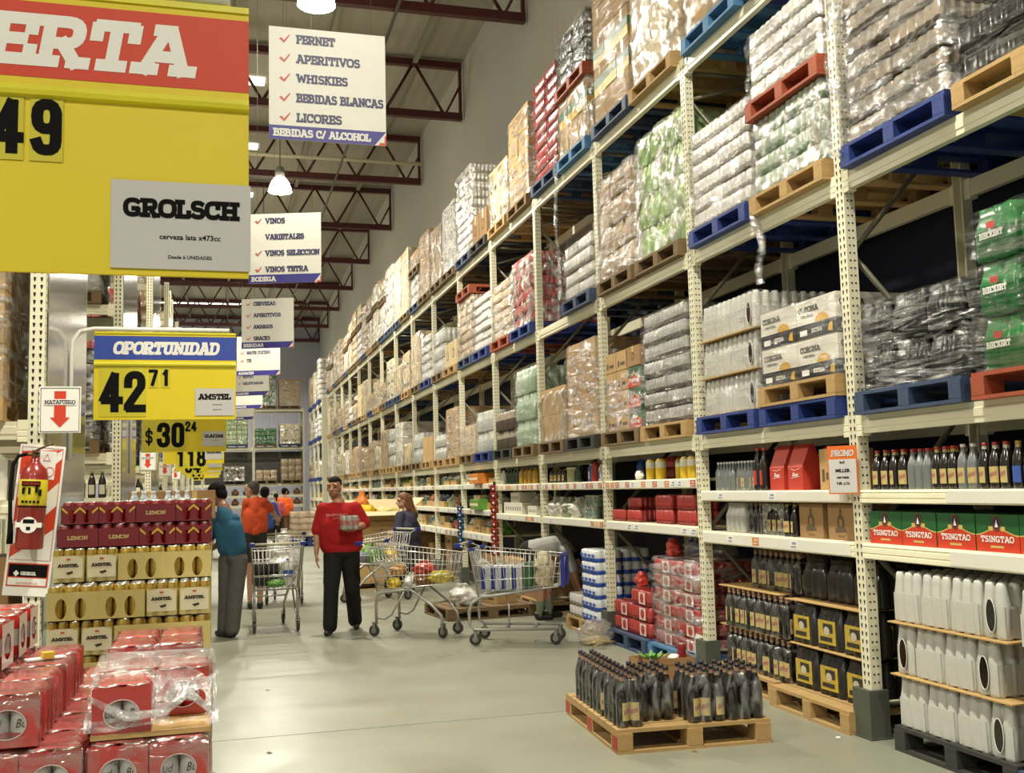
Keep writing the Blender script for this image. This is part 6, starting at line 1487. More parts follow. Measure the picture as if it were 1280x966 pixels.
# cart E by the man in orange
LE_, RE_ = (.93, 16.05, 0), PI/2-.1
thing('shopping_cart', 'farther wire shopping cart held by the man in the orange shirt', 'shopping cart', LE_, RE_, CNS)
goods(LE_, RE_, [('plastic_bag', bag(BAGW, .3, .3, .3, 15), 'white plastic bag in the farther cart', 'bag', -.1, 0, .55, 0)])

# ================================================================== PEOPLE
def _capsule(bm, a, b, ra, rb, n=14):
    a, b = Vector(a), Vector(b); d = b-a
    if d.length < 1e-5: d = Vector((0, 0, 1e-4))
    q = d.to_track_quat('Z', 'Y').to_matrix().to_4x4(); L = d.length; prof = []
    for i in range(5): t = -PI/2+PI/2*i/5; prof.append((ra*math.cos(t), ra*math.sin(t)))
    prof.append((ra, 0)); prof.append((rb, L))
    for i in range(1, 6): t = PI/2*i/5; prof.append((rb*math.cos(t), L+rb*math.sin(t)))
    M = Matrix.Translation(a) @ q; rings = []
    for r, z in prof: rings.append([bm.verts.new(M @ Vector((max(r, .0008)*math.cos(2*PI*k/n), max(r, .0008)*math.sin(2*PI*k/n), z))) for k in range(n)])
    for i in range(len(rings)-1):
        for k in range(n): bm.faces.new((rings[i][k], rings[i][(k+1) % n], rings[i+1][(k+1) % n], rings[i+1][k]))
    bm.faces.new(rings[0][::-1]); bm.faces.new(rings[-1])
def _ell(bm, c, r, M=None):
    T = Matrix.Translation(Vector(c)) @ (M or Matrix()) @ Matrix.Diagonal((*r, 1)); bmesh.ops.create_uvsphere(bm, u_segments=20, v_segments=14, radius=1, matrix=T)
def blob(name, shapes, mats, vox=.008, smooth=4, paint=None):
    """fuse capsules and ellipsoids into one continuous skin"""
    bm = bmesh.new()
    for s_ in shapes:
        if s_[0] == 'c': _capsule(bm, *s_[1:])
        else: _ell(bm, *s_[1:])
    me = bpy.data.meshes.new('tmp'); bm.to_mesh(me); bm.free(); o = bpy.data.objects.new('tmp', me); COL.objects.link(o)
    r = o.modifiers.new('r', 'REMESH'); r.mode = 'VOXEL'; r.voxel_size = vox; r.use_smooth_shade = True
    sm_ = o.modifiers.new('s', 'SMOOTH'); sm_.factor = .5; sm_.iterations = smooth
    dg = bpy.context.evaluated_depsgraph_get(); m2 = bpy.data.meshes.new_from_object(o.evaluated_get(dg)); m2.name = name
    bpy.data.objects.remove(o); bpy.data.meshes.remove(me); m2.materials.clear()
    for mm in mats: m2.materials.append(mm)
    for p in m2.polygons:
        p.use_smooth = True; p.material_index = 0
        if paint:
            k = paint(p.center)
            if k: p.material_index = k
    return m2
def lerp(a, b, t): return Vector(a)+(Vector(b)-Vector(a))*t
LIPS = mat('lips', '8a4a40', .5); EYEW = mat('eye_white', 'cfc8bc', .3); IRIS = mat('dark_iris', '1a120d', .2)
def hand(wr, d, nrm, side, curl=.5, s=1.0):
    """palm and five unequal bent fingers; d: wrist to knuckles, nrm: out of the back of the hand, side: towards the thumb"""
    d, nrm, side = Vector(d).normalized(), Vector(nrm).normalized(), Vector(side).normalized(); wr = Vector(wr); P = []
    for k in range(4):
        o = (1.5-k)*.0205*s
        kn_ = wr+d*(.088-.004*abs(k-1))*s+side*o; P.append(('c', wr+side*o*.6, kn_, .016*s, .0135*s))
        L = (.072, .082, .076, .058)[k]*s; a = kn_; dd = d.copy()
        for q, f in enumerate((.45, .32, .23)):
            dd = (dd-nrm*curl*(.55 if q == 0 else .8)).normalized(); b = a+dd*L*f; P.append(('c', a, b, (.0105-.001*q)*s, (.0098-.001*q)*s)); a = b
    t0 = wr+d*.03*s+side*.03*s; t1 = t0+(d*.5+side*.75-nrm*.25).normalized()*.04*s; t2 = t1+(d*.8+side*.3-nrm*curl*.7).normalized()*.034*s
    P += [('c', wr+d*.01, t0, .017*s, .015*s), ('c', t0, t1, .0135*s, .0115*s), ('c', t1, t2, .011*s, .009*s)]
    return P
def person(label, base, J, skin, hairm, shirt, pants, shoe, face=(0, -1, 0), up=(0, 0, 1), hair='short', sleeve=.55, leg='long', girth=1.0, hands=(), s=1.0, extra=(), chest_mark=None, beard=False, sock=None, belly=0, vox=.008, fmat=None, shirt_hem=.015, legw=1.0):
    B = Vector(base); g = lambda k: Vector(J[k])-B
    H = g('head'); F = Vector(face).normalized(); U = Vector(up).normalized(); X = F.cross(U).normalized(); U = X.cross(F).normalized()
    HM = Matrix((X, -F, U)).transposed().to_4x4()      # local: x = person's right... y = back, z = up
    hp = lambda x, y, z: H+(HM @ Vector((x*s, y*s, z*s)))
    hr = 1.0*s
    body = [('e', hp(0, .012, .025), (.076*hr, .095*hr, .098*hr), HM), ('e', hp(0, -.012, -.045), (.062*hr, .078*hr, .075*hr), HM), ('c', hp(0, -.05, -.088), hp(0, -.066, -.086), .026*hr, .02*hr),
            ('c', hp(0, -.088, .012), hp(0, -.108, -.022), .010*hr, .016*hr), ('c', hp(-.012, -.095, -.026), hp(.012, -.095, -.026), .009*hr, .009*hr), ('c', hp(-.05, -.07, .032), hp(.05, -.07, .032), .018*hr, .018*hr),
            ('e', hp(.079, .008, -.01), (.012*hr, .022*hr, .034*hr), HM), ('e', hp(-.079, .008, -.01), (.012*hr, .022*hr, .034*hr), HM), ('c', hp(-.022, -.083, -.056), hp(.022, -.083, -.056), .012*hr, .012*hr)]
    nk, ch, pv = g('neck'), g('chest'), g('pelvis'); sl, sr = g('shL'), g('shR'); hl, hr_ = g('hipL'), g('hipR')
    body += [('c', hp(0, .02, -.06), nk, .056*s, .06*s), ('c', nk, ch, .075*s, .1*s)]
    axis = (sl-sr).normalized(); spine = (nk-pv).normalized(); fwd = axis.cross(spine).normalized()
    TM = Matrix((axis, fwd, spine)).transposed().to_4x4(); hw = (sl-sr).length/2
    torso = lambda k: [('e', ch, ((hw*.92)*k, .115*s*girth*k, .2*s*k), TM), ('e', lerp(pv, ch, .45), (hw*.86*girth*k, .118*s*girth*k, .2*s*k), TM), ('e', pv, (hw*.86*girth*k, .12*s*girth*k, .14*s*k), TM), ('c', lerp(sl, sr, .06), lerp(sr, sl, .06), .066*s*k, .066*s*k)]
    if belly: torso_b = [('e', lerp(pv, ch, .38)-Vector(face)*-belly, (hw*.8*girth, .11*s*girth, .15*s), TM)]
    else: torso_b = []
    body += torso(.93)
    arms, slv = [], []
    for sd in 'LR':
        a, e, w = g('sh'+sd), g('el'+sd), g('wr'+sd)
        arms += [('c', a, e, .052*s*girth**.5, .04*s), ('c', e, lerp(e, w, .35), .041*s, .042*s), ('c', lerp(e, w, .35), w, .042*s, .026*s)]
        q = lerp(a, e, min(1, sleeve/.6)) if sleeve <= .6 else e
        slv += [('c', a, q, .07*s*girth**.5, .066*s*girth**.5)]
        if sleeve > .6: slv += [('c', e, lerp(e, w, .9), .05*s, .042*s)]
    body += arms
    for h_ in hands: body += hand(Vector(h_[0])-B, *h_[1:])
    legs = []
    for sd in 'LR':
        h, k, a = g('hip'+sd), g('kn'+sd), g('an'+sd)
        legs += [('c', h, k, .084*s*girth**.6, .054*s), ('c', k, lerp(k, a, .35), .053*s, .056*s), ('c', lerp(k, a, .35), a, .056*s, .037*s)]
    body += legs
    def paint(c):
        v = HM.inverted() @ (c-H)/s
        if v.y < -.055:
            for sx_ in (-1, 1):
                dx, dz = v.x-sx_*.032, v.z-.008
                if (dx/.017)**2+(dz/.008)**2 < 1: return 2 if abs(dx) < .013 else 0
                if (dx/.026)**2+((v.z-.034-.004*(dx*sx_ < 0))/.0075)**2 < 1: return 4
            if (v.x/.028)**2+((v.z+.058)/.009)**2 < 1: return 1
        if beard and v.z < -.028 and v.y < .01 and abs(v.z+.058) > .012 and c.z-H.z < 0 and v.z > -.12: return 5
        return 0
    bmesh_ = blob('body', body, [skin, LIPS, IRIS, EYEW, hairm, fmat or skin], vox, 3, paint)
    P = [('body', bmesh_)]
    # clothes
    top = torso(1.06)+torso_b+slv+[('c', lerp(nk, ch, .25), ch, .078*s, .11*s)]
    if shirt_hem:
        gg = girth**.8; zl = pv+spine*(.055-shirt_hem); zu = lerp(pv, ch, .75)
        top += [('c', zl+axis*hw*k_*gg, zu+axis*hw*k_*gg, .122*s*gg, .124*s*gg) for k_ in (-.46, -.15, .15, .46)]
    def shp(c): return 0
    P.append(('shirt', blob('shirt', top, [shirt], vox*1.15, 5), (0, 0, 0), 0, [('print', chest_mark)] if chest_mark else None))
    pl_ = [('e', pv-spine*.05*s, (hw*.84*girth, .118*s*girth, .13*s), TM)]
    for sd in 'LR':
        h, k, a = g('hip'+sd), g('kn'+sd), g('an'+sd)
        if leg == 'long': pl_ += [('c', h, k, .104*s*girth**.6, .082*s*legw), ('c', k, lerp(k, a, .97), .082*s*legw, .077*s*legw), ('c', lerp(pv, h, .5), h, .1*s, .1*s)]
        else: pl_ += [('c', h, lerp(h, k, .92), .105*s*girth**.6, .088*s), ('c', lerp(pv, h, .5), h, .11*s, .1*s)]
        if leg == 'cargo': pass
    pl_ += [('e', Vector(v)-B, r) for v, r in extra]
    P.append(('trousers' if leg == 'long' else 'shorts', blob('trousers', pl_, [pants], vox*1.15, 4)))
    for sd in 'LR':
        a, t = g('an'+sd), g('to'+sd); d_ = t-a; d_.z = 0; d_.normalize()
        sh = [('c', a+Vector((0, 0, -.02*s))-d_*.035*s, a-d_*.03*s+Vector((0, 0, -.045*s)), .042*s, .036*s), ('c', a+Vector((0, 0, -.045*s)), a+d_*.14*s+Vector((0, 0, -.052*s)), .042*s, .034*s), ('c', a+d_*.02*s, a+Vector((0, 0, -.045*s)), .042*s, .04*s)]
        P.append(('shoe', blob('shoe', sh, [shoe], .007, 2)))
        if sock: P.append(('sock', blob('sock', [('c', a-Vector((0, 0, .02)), lerp(a, g('kn'+sd), .42), .044*s, .052*s)], [sock], .008, 2)))
    if hair == 'short': hs = [('e', hp(0, .03, .05), (.081*hr, .092*hr, .086*hr), HM), ('e', hp(0, .06, -.0), (.07*hr, .055*hr, .075*hr), HM)]
    elif hair == 'receding': hs = [('e', hp(0, .042, .052), (.08*hr, .083*hr, .082*hr), HM), ('e', hp(0, .062, .0), (.074*hr, .052*hr, .072*hr), HM), ('e', hp(0, .0, .075), (.064*hr, .075*hr, .052*hr), HM)]
    elif hair == 'bushy': hs = [('e', hp(0, .02, .055), (.095*hr, .112*hr, .1*hr), HM), ('e', hp(0, .06, .0), (.084*hr, .065*hr, .085*hr), HM), ('e', hp(.03, -.05, .09), (.05*hr, .05*hr, .04*hr), HM)]
    elif hair == 'long': hs = [('e', hp(0, .025, .05), (.088*hr, .1*hr, .09*hr), HM), ('c', hp(0, .07, .03), hp(0, .11, -.2), .085*hr, .085*hr), ('c', hp(0, .1, -.15), hp(0, .12, -.33), .085*hr, .05*hr), ('c', hp(.07, .02, .03), hp(.075, .05, -.14), .03*hr, .035*hr), ('c', hp(-.07, .02, .03), hp(-.075, .05, -.14), .03*hr, .035*hr)]
    elif hair == 'tail': hs = [('e', hp(0, .025, .05), (.083*hr, .096*hr, .088*hr), HM), ('c', hp(0, .1, .04), hp(0, .14, -.12), .035*hr, .02*hr)]
    if hair: P.append(('hair', blob('hair', hs, [hairm], .007, 2)))
    return thing('person', label, 'person', tuple(B), 0, P)
SKIN = mat('tanned_skin', 'a8795c', .5, var=.07, scale=20); SKIN2 = mat('fair_skin', 'b98b70', .5, var=.07, scale=20); SKIN3 = mat('brown_skin', '7d5640', .5, var=.07, scale=20); STUB = mat('stubble_skin', '80604c', .6, var=.1, scale=60)
HAIRD = mat('dark_hair', '0e0a08', .8, spec=.15, var=.4, scale=60, bump=.4); HAIRG = mat('greying_hair', '4a4038', .6, var=.4, scale=60); HAIRR = mat('auburn_hair', '6b4326', .45, var=.35, scale=30, stretch=(6, 6, 1), bump=.3)
cloth = lambda n, c, v=.12: mat(n, c, .85, var=v, scale=9, bump=.35, bscale=11, spec=.2)
Ym = 12.32
def pj(px, py, y): return at(px, py, y=y)
# --- the man in red, walking towards the camera
b = Vector((1.36, Ym, 0))
J = {'head': pj(417.5, 609.5, Ym-.03), 'neck': pj(423, 628, Ym), 'chest': pj(424, 648, Ym), 'pelvis': pj(427, 683, Ym), 'shR': pj(404, 636, Ym), 'shL': pj(444, 635, Ym), 'elR': pj(396.5, 665, Ym+.04), 'wrR': pj(395.5, 692, Ym-.06), 'elL': pj(456, 655, Ym-.02), 'wrL': pj(443, 660.5, Ym-.24),
     'hipR': pj(417, 693, Ym), 'hipL': pj(437, 692, Ym), 'knR': pj(414, 738, Ym-.17), 'knL': pj(440.5, 737, Ym-.0), 'anR': pj(412.5, 783, Ym-.16), 'anL': pj(444, 778.5, Ym+.25), 'toR': pj(405, 791, Ym-.4), 'toL': pj(446, 783, Ym+.1)}
J['anR'].z = .085; J['anL'].z = .085
hd = [(J['wrR'], (0, -.12, -1), (-1, 0, 0), (0, -1, 0), .35), (J['wrL'], (-1, -.12, .12), (0, -1, .1), (.1, -.1, 1), .45)]
mk = MB(); slab(mk, 'EMPORIO', 0, 0, .028, .2, 0, 0, align='c', fit=.24); slab(mk, 'ESTILO', .02, -.03, .012, .2, 0, 0, align='c', fit=.12)
c = pj(421, 645, Ym-.165)-b
mk.v = [(v[0]+c.x-.0, v[1]+c.y+.35*(v[0])**2*3, v[2]+c.z) for v in mk.v]
TSH = cloth('red_tshirt', '9c1d1f'); CARGO = cloth('black_cargo_cloth', '1c1b1a', .25); BSHOE = mat('black_shoe', '171513', .4)
person('heavy-set man in red T-shirt and dark cargo trousers carrying a can pack', b, J, SKIN, HAIRD, TSH, CARGO, BSHOE, face=(-.42, -1, -.06), hair='receding', girth=1.3, legw=1.08, hands=hd, belly=.05, chest_mark=mk.mesh('print', mat('faded_pink_print', 'c77c78', .7)), extra=[(J['hipR']+Vector((-.075, -.02, -.3)), (.05, .08, .11)), (J['hipL']+Vector((.075, 0, -.3)), (.05, .08, .11))], vox=.0075, fmat=STUB, beard=True)
cw = cached('carried', lambda: can(mat('silver_red_can', 'b8b2aa', .3, .4, var=.1), mat('red_can_band', 'b3675f', .35), .033, .155))
c = pj(436.5, 652, Ym-.3)
thing('can_six_pack', 'silver and red can pack held against the chest of the man in red', 'beer pack', (c.x, c.y, c.z-.085), .12, [('can', cw, (-.066+.066*i, -.033+.066*j, 0)) for i in range(3) for j in range(2)]+[('shrink_film', film_shell(.14, .205, .15, 3, off=.004, amp=.002, m=PACKF), (0, 0, 0), 0)])
# --- the man in the blue shirt, seen from behind, bending to the stack
Yb = 12.45; b = Vector((.08, Yb, 0))
J = {'head': pj(271, 619, Yb+.2), 'neck': pj(279, 634, Yb+.1), 'chest': pj(284, 652, Yb+.05), 'pelvis': pj(291, 689, Yb), 'shR': pj(292.5, 649, Yb+.03), 'shL': pj(270, 647, Yb+.12), 'elR': pj(284, 672, Yb+.22), 'wrR': pj(262, 688, Yb+.35), 'elL': pj(262, 672, Yb+.25), 'wrL': pj(254, 690, Yb+.35),
     'hipR': pj(299, 700, Yb-.02), 'hipL': pj(284, 700, Yb+.08), 'knR': pj(294, 744, Yb-.03), 'knL': pj(283, 744, Yb+.1), 'anR': pj(290, 788, Yb-.06), 'anL': pj(281, 785, Yb+.08), 'toR': pj(277, 795, Yb+.1), 'toL': pj(270, 790, Yb+.22)}
J['anR'].z = .085; J['anL'].z = .085
hd = [(J['wrR'], (-.8, .3, -.5), (.3, 0, 1), (0, 1, 0), .4), (J['wrL'], (-.8, .3, -.5), (.3, 0, 1), (0, -1, 0), .4)]
person('man in teal blue T-shirt and grey jeans leaning over the left stacks', b, J, SKIN3, HAIRD, cloth('teal_blue_tshirt', '2b566e'), cloth('washed_grey_jeans', '5c5954', .3), BSHOE, face=(-1, .5, -.45), up=(-.35, .2, 1), hair='bushy', girth=.98, legw=1.12, hands=hd)
# --- the man in orange, seen from behind
Yo = 15.3; b = Vector((.52, Yo, 0)); f = lambda px, py, dy=0: pj(px, py, Yo+dy)
J = {'head': f(314.5, 612.5, .03), 'neck': f(318.5, 624), 'chest': f(319, 637), 'pelvis': f(319, 663), 'shL': f(309, 628.5), 'shR': f(328.5, 627.5), 'elL': f(307, 645, .1), 'wrL': f(309, 655, .25), 'elR': f(338, 636, .1), 'wrR': f(345, 646, .25), 'hipL': f(313.5, 669), 'hipR': f(324.5, 669), 'knL': f(313, 699), 'knR': f(325, 699), 'anL': f(313, 735), 'anR': f(325, 735), 'toL': f(311, 738, .2), 'toR': f(327, 738, .2)}
J['anR'].z = .085; J['anL'].z = .085
hd = [(J['wrR'], (.3, .8, -.3), (0, -.2, 1), (-1, .2, 0), .5), (J['wrL'], (0, .8, -.3), (0, .2, 1), (1, 0, 0), .5)]
person('man in orange T-shirt and dark shorts seen from behind', b, J, SKIN2, HAIRG, cloth('orange_tshirt', 'cf5330'), cloth('dark_grey_shorts', '35332f'), BSHOE, face=(-.8, .55, 0), hair='short', leg='shorts', hands=hd, girth=1.05)
# --- the woman with the phone
Yl = 16.4; b = Vector((2.85, Yl, 0)); f = lambda px, py, dy=0: pj(px, py, Yl+dy)
J = {'head': f(503.5, 626, .0), 'neck': f(508, 639), 'chest': f(509, 653), 'pelvis': f(510, 683), 'shL': f(500, 645, -.13), 'shR': f(516.5, 644, .13), 'elL': f(497, 664, -.2), 'wrL': f(489, 667, -.14), 'elR': f(504, 664, .2), 'wrR': f(490, 671, .1), 'hipL': f(510, 692, -.09), 'hipR': f(510, 692, .09), 'knL': f(509, 724, -.09), 'knR': f(510, 722, .1), 'anL': f(510, 750, -.09), 'anR': f(513, 748, .1), 'toL': f(500, 752, -.1), 'toR': f(503, 752, .1)}
J['anR'].z = .085; J['anL'].z = .085
hd = [(J['wrL'], (-1, .1, .25), (.2, -.3, -1), (0, 1, 0), .5), (J['wrR'], (-1, -.1, .0), (0, .2, 1), (0, -1, 0), .6)]
FLOR = mat('dark_floral_blouse', '3d3a4c', .8, var=.75, scale=34, spec=.2)
person('woman with long auburn hair in dark patterned blouse looking at a phone', b, J, SKIN2, HAIRR, FLOR, cloth('black_trousers', '1b1a1c'), BSHOE, face=(-1, -.12, -.12), hair='long', girth=1.3, hands=hd, shirt_hem=.06)
c = J['wrL']+Vector((-.11, .02, .05)); solo('phone', MB().box(-.06, -.035, -.005, .06, .035, .005, bev=.003).mesh('phone', BLACK), 'black phone in the hand of the woman with auburn hair', 'phone', tuple(c), (0, R(25), .1))
# --- the man bending into the rack
Yd = 12.35; b = Vector((3.78, Yd, 0)); f = lambda px, py, dy=0: pj(px, py, Yd+dy)
J = {'pelvis': f(666, 688), 'chest': f(693, 682.5, .0), 'neck': f(711, 689), 'head': f(721, 702, .02), 'shL': f(706, 690, .17), 'shR': f(707, 688, -.17), 'elL': f(714, 713, .16), 'wrL': f(719, 732, .12), 'elR': f(717, 712, -.16), 'wrR': f(723, 731, -.12), 'hipL': f(664, 693, .1), 'hipR': f(665, 693, -.1), 'knL': f(681, 731, .1), 'knR': f(676, 732, -.08), 'anL': f(687, 763, .1), 'anR': f(675, 766, -.08), 'toL': f(700, 768, .1), 'toR': f(690, 770, -.1)}
J['anR'].z = .085; J['anL'].z = .085
hd = [(J['wrL'], (.3, .1, -1), (1, 0, .2), (0, -1, 0), .5), (J['wrR'], (.3, .1, -1), (1, 0, .2), (0, 1, 0), .5)]
person('man in pale grey T-shirt and dark shorts bending deep into the rack', b, J, SKIN, HAIRD, cloth('pale_grey_tshirt', 'a3a19b'), cloth('charcoal_shorts', '2b2a28'), BSHOE, face=(.3, 0, -1), up=(1, 0, .3), hair='short', leg='shorts', hands=hd, girth=1.05, sock=cloth('grey_green_sock', '6b7460'))
# --- small figures down the aisle
def walker(label, px0, Y, py_top, shirt, pants, hairm, face, hair='short', leg='long', s=.95, lean=0, skin=SKIN2):
    base = pj(px0, 640, Y); b = Vector((base.x, Y, 0)); ax = Vector((face[1], -face[0], 0)).normalized(); fw = Vector((face[0], face[1], 0)).normalized()
    q = lambda x, y, z: b+ax*x*s+fw*y*s+Vector((0, 0, z*s))
    J = {'head': q(0, .03, 1.66), 'neck': q(0, 0, 1.5), 'chest': q(0, 0, 1.3), 'pelvis': q(0, 0, .98), 'shL': q(-.18, 0, 1.42), 'shR': q(.18, 0, 1.42), 'elL': q(-.24, .02, 1.15), 'wrL': q(-.2, .22, 1.05), 'elR': q(.26, -.02, 1.14), 'wrR': q(.22, .2, 1.02), 'hipL': q(-.09, 0, .9), 'hipR': q(.09, 0, .9), 'knL': q(-.09, .08, .5), 'knR': q(.09, -.02, .5), 'anL': q(-.09, .12, .085), 'anR': q(.09, -.1, .085), 'toL': q(-.09, .3, .03), 'toR': q(.09, .1, .03)}
    J['anL'].z = J['anR'].z = .085
    hd = [(J['wrL'], tuple(fw), (0, 0, 1), tuple(ax), .5), (J['wrR'], tuple(fw), (0, 0, 1), tuple(-ax), .5)]
    person(label, b, J, skin, hairm, shirt, pants, BSHOE, face=face, hair=hair, leg=leg, hands=hd, s=s, vox=.011)
walker('girl in pink top and black leggings walking away far down the aisle', 345, 32.5, 617, cloth('pink_top', 'b5586a'), CARGO, HAIRD, (-.1, 1, 0), 'tail', s=.9)
walker('person in bright orange T-shirt and shorts far down the aisle', 355, 33.2, 610, cloth('bright_orange_tshirt', 'e2622a'), cloth('tan_shorts', '6b5138'), HAIRD, (.25, 1, 0), 'short', 'shorts', s=.99)
walker('person in royal blue T-shirt half hidden behind the man in orange', 331, 21.5, 607, cloth('royal_blue_tshirt', '2f4a86'), CARGO, HAIRD, (.2, 1, 0), 'bushy', s=.97, skin=SKIN3)

# ================================================================== FAR END OF THE HALL
# rack across the end wall
BX, BY = 3.8, 50.0
zs = [.95, 1.42, 1.95, 3.65, 5.45]
FB = cached('bframe', lambda: frame_parts(5.6, guard=False))
for k in range(4):
    thing('rack_upright_frame', 'cream upright frame of the end-wall rack, %s from the right' % ORD[k], 'rack', (BX-2.3*k, BY, 0), PI/2, FB, 'end rack uprights')
    if k == 3: continue
    for z in zs:
        for j in (0, 1): thing('rack_crossbar', 'cream %s beam of the end-wall rack, %s bay, %s level' % (('front', 'rear')[j], ORD[k], {.95: 'lowest', 1.42: 'second', 1.95: 'third', 3.65: 'fourth', 5.45: 'top'}[z]), 'beam', (BX-2.3*k-.092, BY, z) if not j else (BX-2.3*k-2.29, BY+1.0, z), PI/2 if not j else -PI/2, BP, 'end rack beams')
    solo('shelf_deck', cached('bdeck', lambda: MB().box(-2.2, .05, 0, -.05, .95, .012).mesh('shelf_deck', CREAM)), 'cream deck of the end-wall rack, %s bay from right' % ORD[k], 'shelf', (BX-2.3*k, BY, .95+BH))
    bk = cached('bmesh', lambda: MB().box(-2.25, .96, 1.95, 0, .97, 3.6).mesh('back_panel', mat('dull_back_panel', '55544c', .7)))
    solo('back_panel', bk, 'dull grey back panel of the end-wall rack, %s bay from right' % ORD[k], 'panel', (BX-2.3*k, BY, 0))
def far_load(x, z, pc, kind, c, h, lab, y=BY+.5, w=.98, rot=PI/2):
    thing('pallet', '%s pallet under the %s' % (PCN[pc], lab.replace(' of the end-wall rack', ', end-wall rack').replace('wrapped pale load on the far right rack', 'far right rack load').replace(' on the ', ', ')), 'pallet', (x, y, z), rot, pallet_parts(pc, split=False), 'storage pallets')
    thing('pallet_load', lab, 'pallet load', (x, y, z+PH), rot, load_parts(kind, c, h, detail=False, w=w, seed=int(abs(x*10)+z*7)), 'pallet loads')
zt = lambda z: z+BH
far_load(BX-.68, zt(5.45), 'dark', 'bigcarton', 'tan', 1.25, 'stack of tan cartons on top of the end-wall rack')
far_load(BX-1.78, zt(5.45), 'dark', 'can', 'dgreen', 1.9, 'tall green load on top of the end-wall rack')
far_load(BX-.66, zt(3.65), 'navy', 'carton', 'cream', .95, 'cream cartons on the upper level of the end-wall rack')
far_load(BX-1.78, zt(3.65), 'dark', 'can', 'dgreen', .75, 'green packs on the upper level of the end-wall rack')
far_load(BX-3.1, zt(3.65), 'navy', 'can', 'lime', 1.3, 'yellow-green load on the upper level, second bay of the end-wall rack')
far_load(BX-.6, zt(1.95), 'dark', 'bottle', 'beige', 1.0, 'wrapped pale load on the middle level of the end-wall rack')
far_load(BX-1.75, zt(1.95), 'dark', 'bottle', 'beige', .5, 'low wrapped load on the middle level of the end-wall rack')
far_load(BX-3.2, zt(1.95), 'black', 'bottle', 'bronze', .7, 'dark wrapped load on the middle level, second bay of the end-wall rack')
rnd = random.Random(9)
for k in range(3):
    for j in range(4):
        cn, cm_ = rnd.choice(FC)
        for nm, z in (('lower', .95), ('upper', 1.42)):
            if nm == 'lower' or 1: solo('bag', bag(cm_, .42, .3, .3, j), '%s bag on the %s shelf of the end-wall rack, %s bay, %s from right' % (cn, nm, ORD[k], ORD[j]), 'bag', (BX-2.3*k-.35-.52*j, BY+.25, z+BH+(.012 if nm == 'lower' else 0)))
        thing('carton', 'tan carton on the floor under the end-wall rack, %s bay, %s from right' % (ORD[k], ORD[j]), 'carton', (BX-2.3*k-.4-.5*j, BY+.3, 0), PI/2, [('box', carton(rnd.choice(['tan', 'brown', 'grey']), .46, .36, .6, 1))])
# continuing right-hand rack beyond the cross aisle, with its solid end panel
SX, SY_ = 3.88, 42.0
solo('rack_end_panel', MB().box(0, -.02, 0, 1.1, 0, 5.35).mesh('end_panel', CREAM), 'solid cream end panel of the far right rack past the cross aisle', 'panel', (SX, SY_, 0))
for i in range(4):
    thing('rack_upright_frame', 'cream upright frame of the far right rack, %s past the cross aisle' % ORD[i], 'rack', (SX, SY_+2.0*i, 0), 0, cached('sframe', lambda: frame_parts(5.3, guard=False)), 'far right rack uprights')
SBP = cached('sbeam', lambda: beam_parts(1.908))
for i in range(3):
    for z in (.8, 1.25, 1.95, 3.6, 5.1):
        for j in (0, 1): thing('rack_crossbar', 'cream %s beam of the far right rack, %s bay, %s level' % (('aisle-side', 'wall-side')[j], ORD[i], {.8: 'lowest', 1.25: 'second', 1.95: 'third', 3.6: 'fourth', 5.1: 'top'}[z]), 'beam', (SX, SY_+.092+2.0*i, z) if not j else (SX+1.0, SY_+2.0+2.0*i, z), 0 if not j else PI, SBP, 'far right rack beams')
    for z, h in ((5.1, 1.35 if i else 1.7), (3.6, .9), (1.95, .7)):
        far_load(SX+.5, z+BH, 'blue', *rnd.choice([('carton', 'cream'), ('can', 'white'), ('bottle', 'beige'), ('carton', 'tan')]), h, 'wrapped pale load on the far right rack, %s bay, %s level' % (ORD[i], {1.95: 'lowest', 3.6: 'middle', 5.1: 'top'}[z]), y=SY_+1.05+2.0*i, rot=0)
    for z in (.8, 1.25):
        solo('shelf_deck', cached('fdeck', lambda: MB().box(.06, .1, 0, .94, 1.95, .012).mesh('shelf_deck', CREAM)), 'cream %s shelf deck of the far right rack, %s bay' % ('lower' if z < 1 else 'upper', ORD[i]), 'shelf', (SX, SY_+2.0*i, z+BH))
        thing('carton', 'tan carton on the far right rack shelf, %s bay, %s shelf' % (ORD[i], 'lower' if z < 1 else 'upper'), 'carton', (SX+.3, SY_+1.0+2.0*i, z+BH+.012), 0, [('box', carton('tan', 1.2, .4, .22, 1))])
# stock pallets standing in the aisle
c = at(384, 683, z=0)
thing('pallet', 'bright blue pallet standing far down the aisle', 'pallet', (c.x+.1, c.y+.6, 0), 0, pallet_parts('blue', split=False), 'storage pallets')
thing('pallet', 'second bright blue pallet under the striped packs down the aisle', 'pallet', (c.x+.1, c.y+.6, PH), 0, pallet_parts('blue', split=False), 'storage pallets')
thing('pallet_load', 'red and white striped packs on stacked blue pallets far down the aisle', 'pallet load', (c.x+.1, c.y+.6, 2*PH), 0, load_parts('can', 'beige', .75, detail=False, w=1.2))
solo('plastic_bag', bag(BAGW, .5, .4, .55, 8), 'white bag leaning against the blue pallets down the aisle', 'bag', (c.x-.65, c.y+.3, 0))
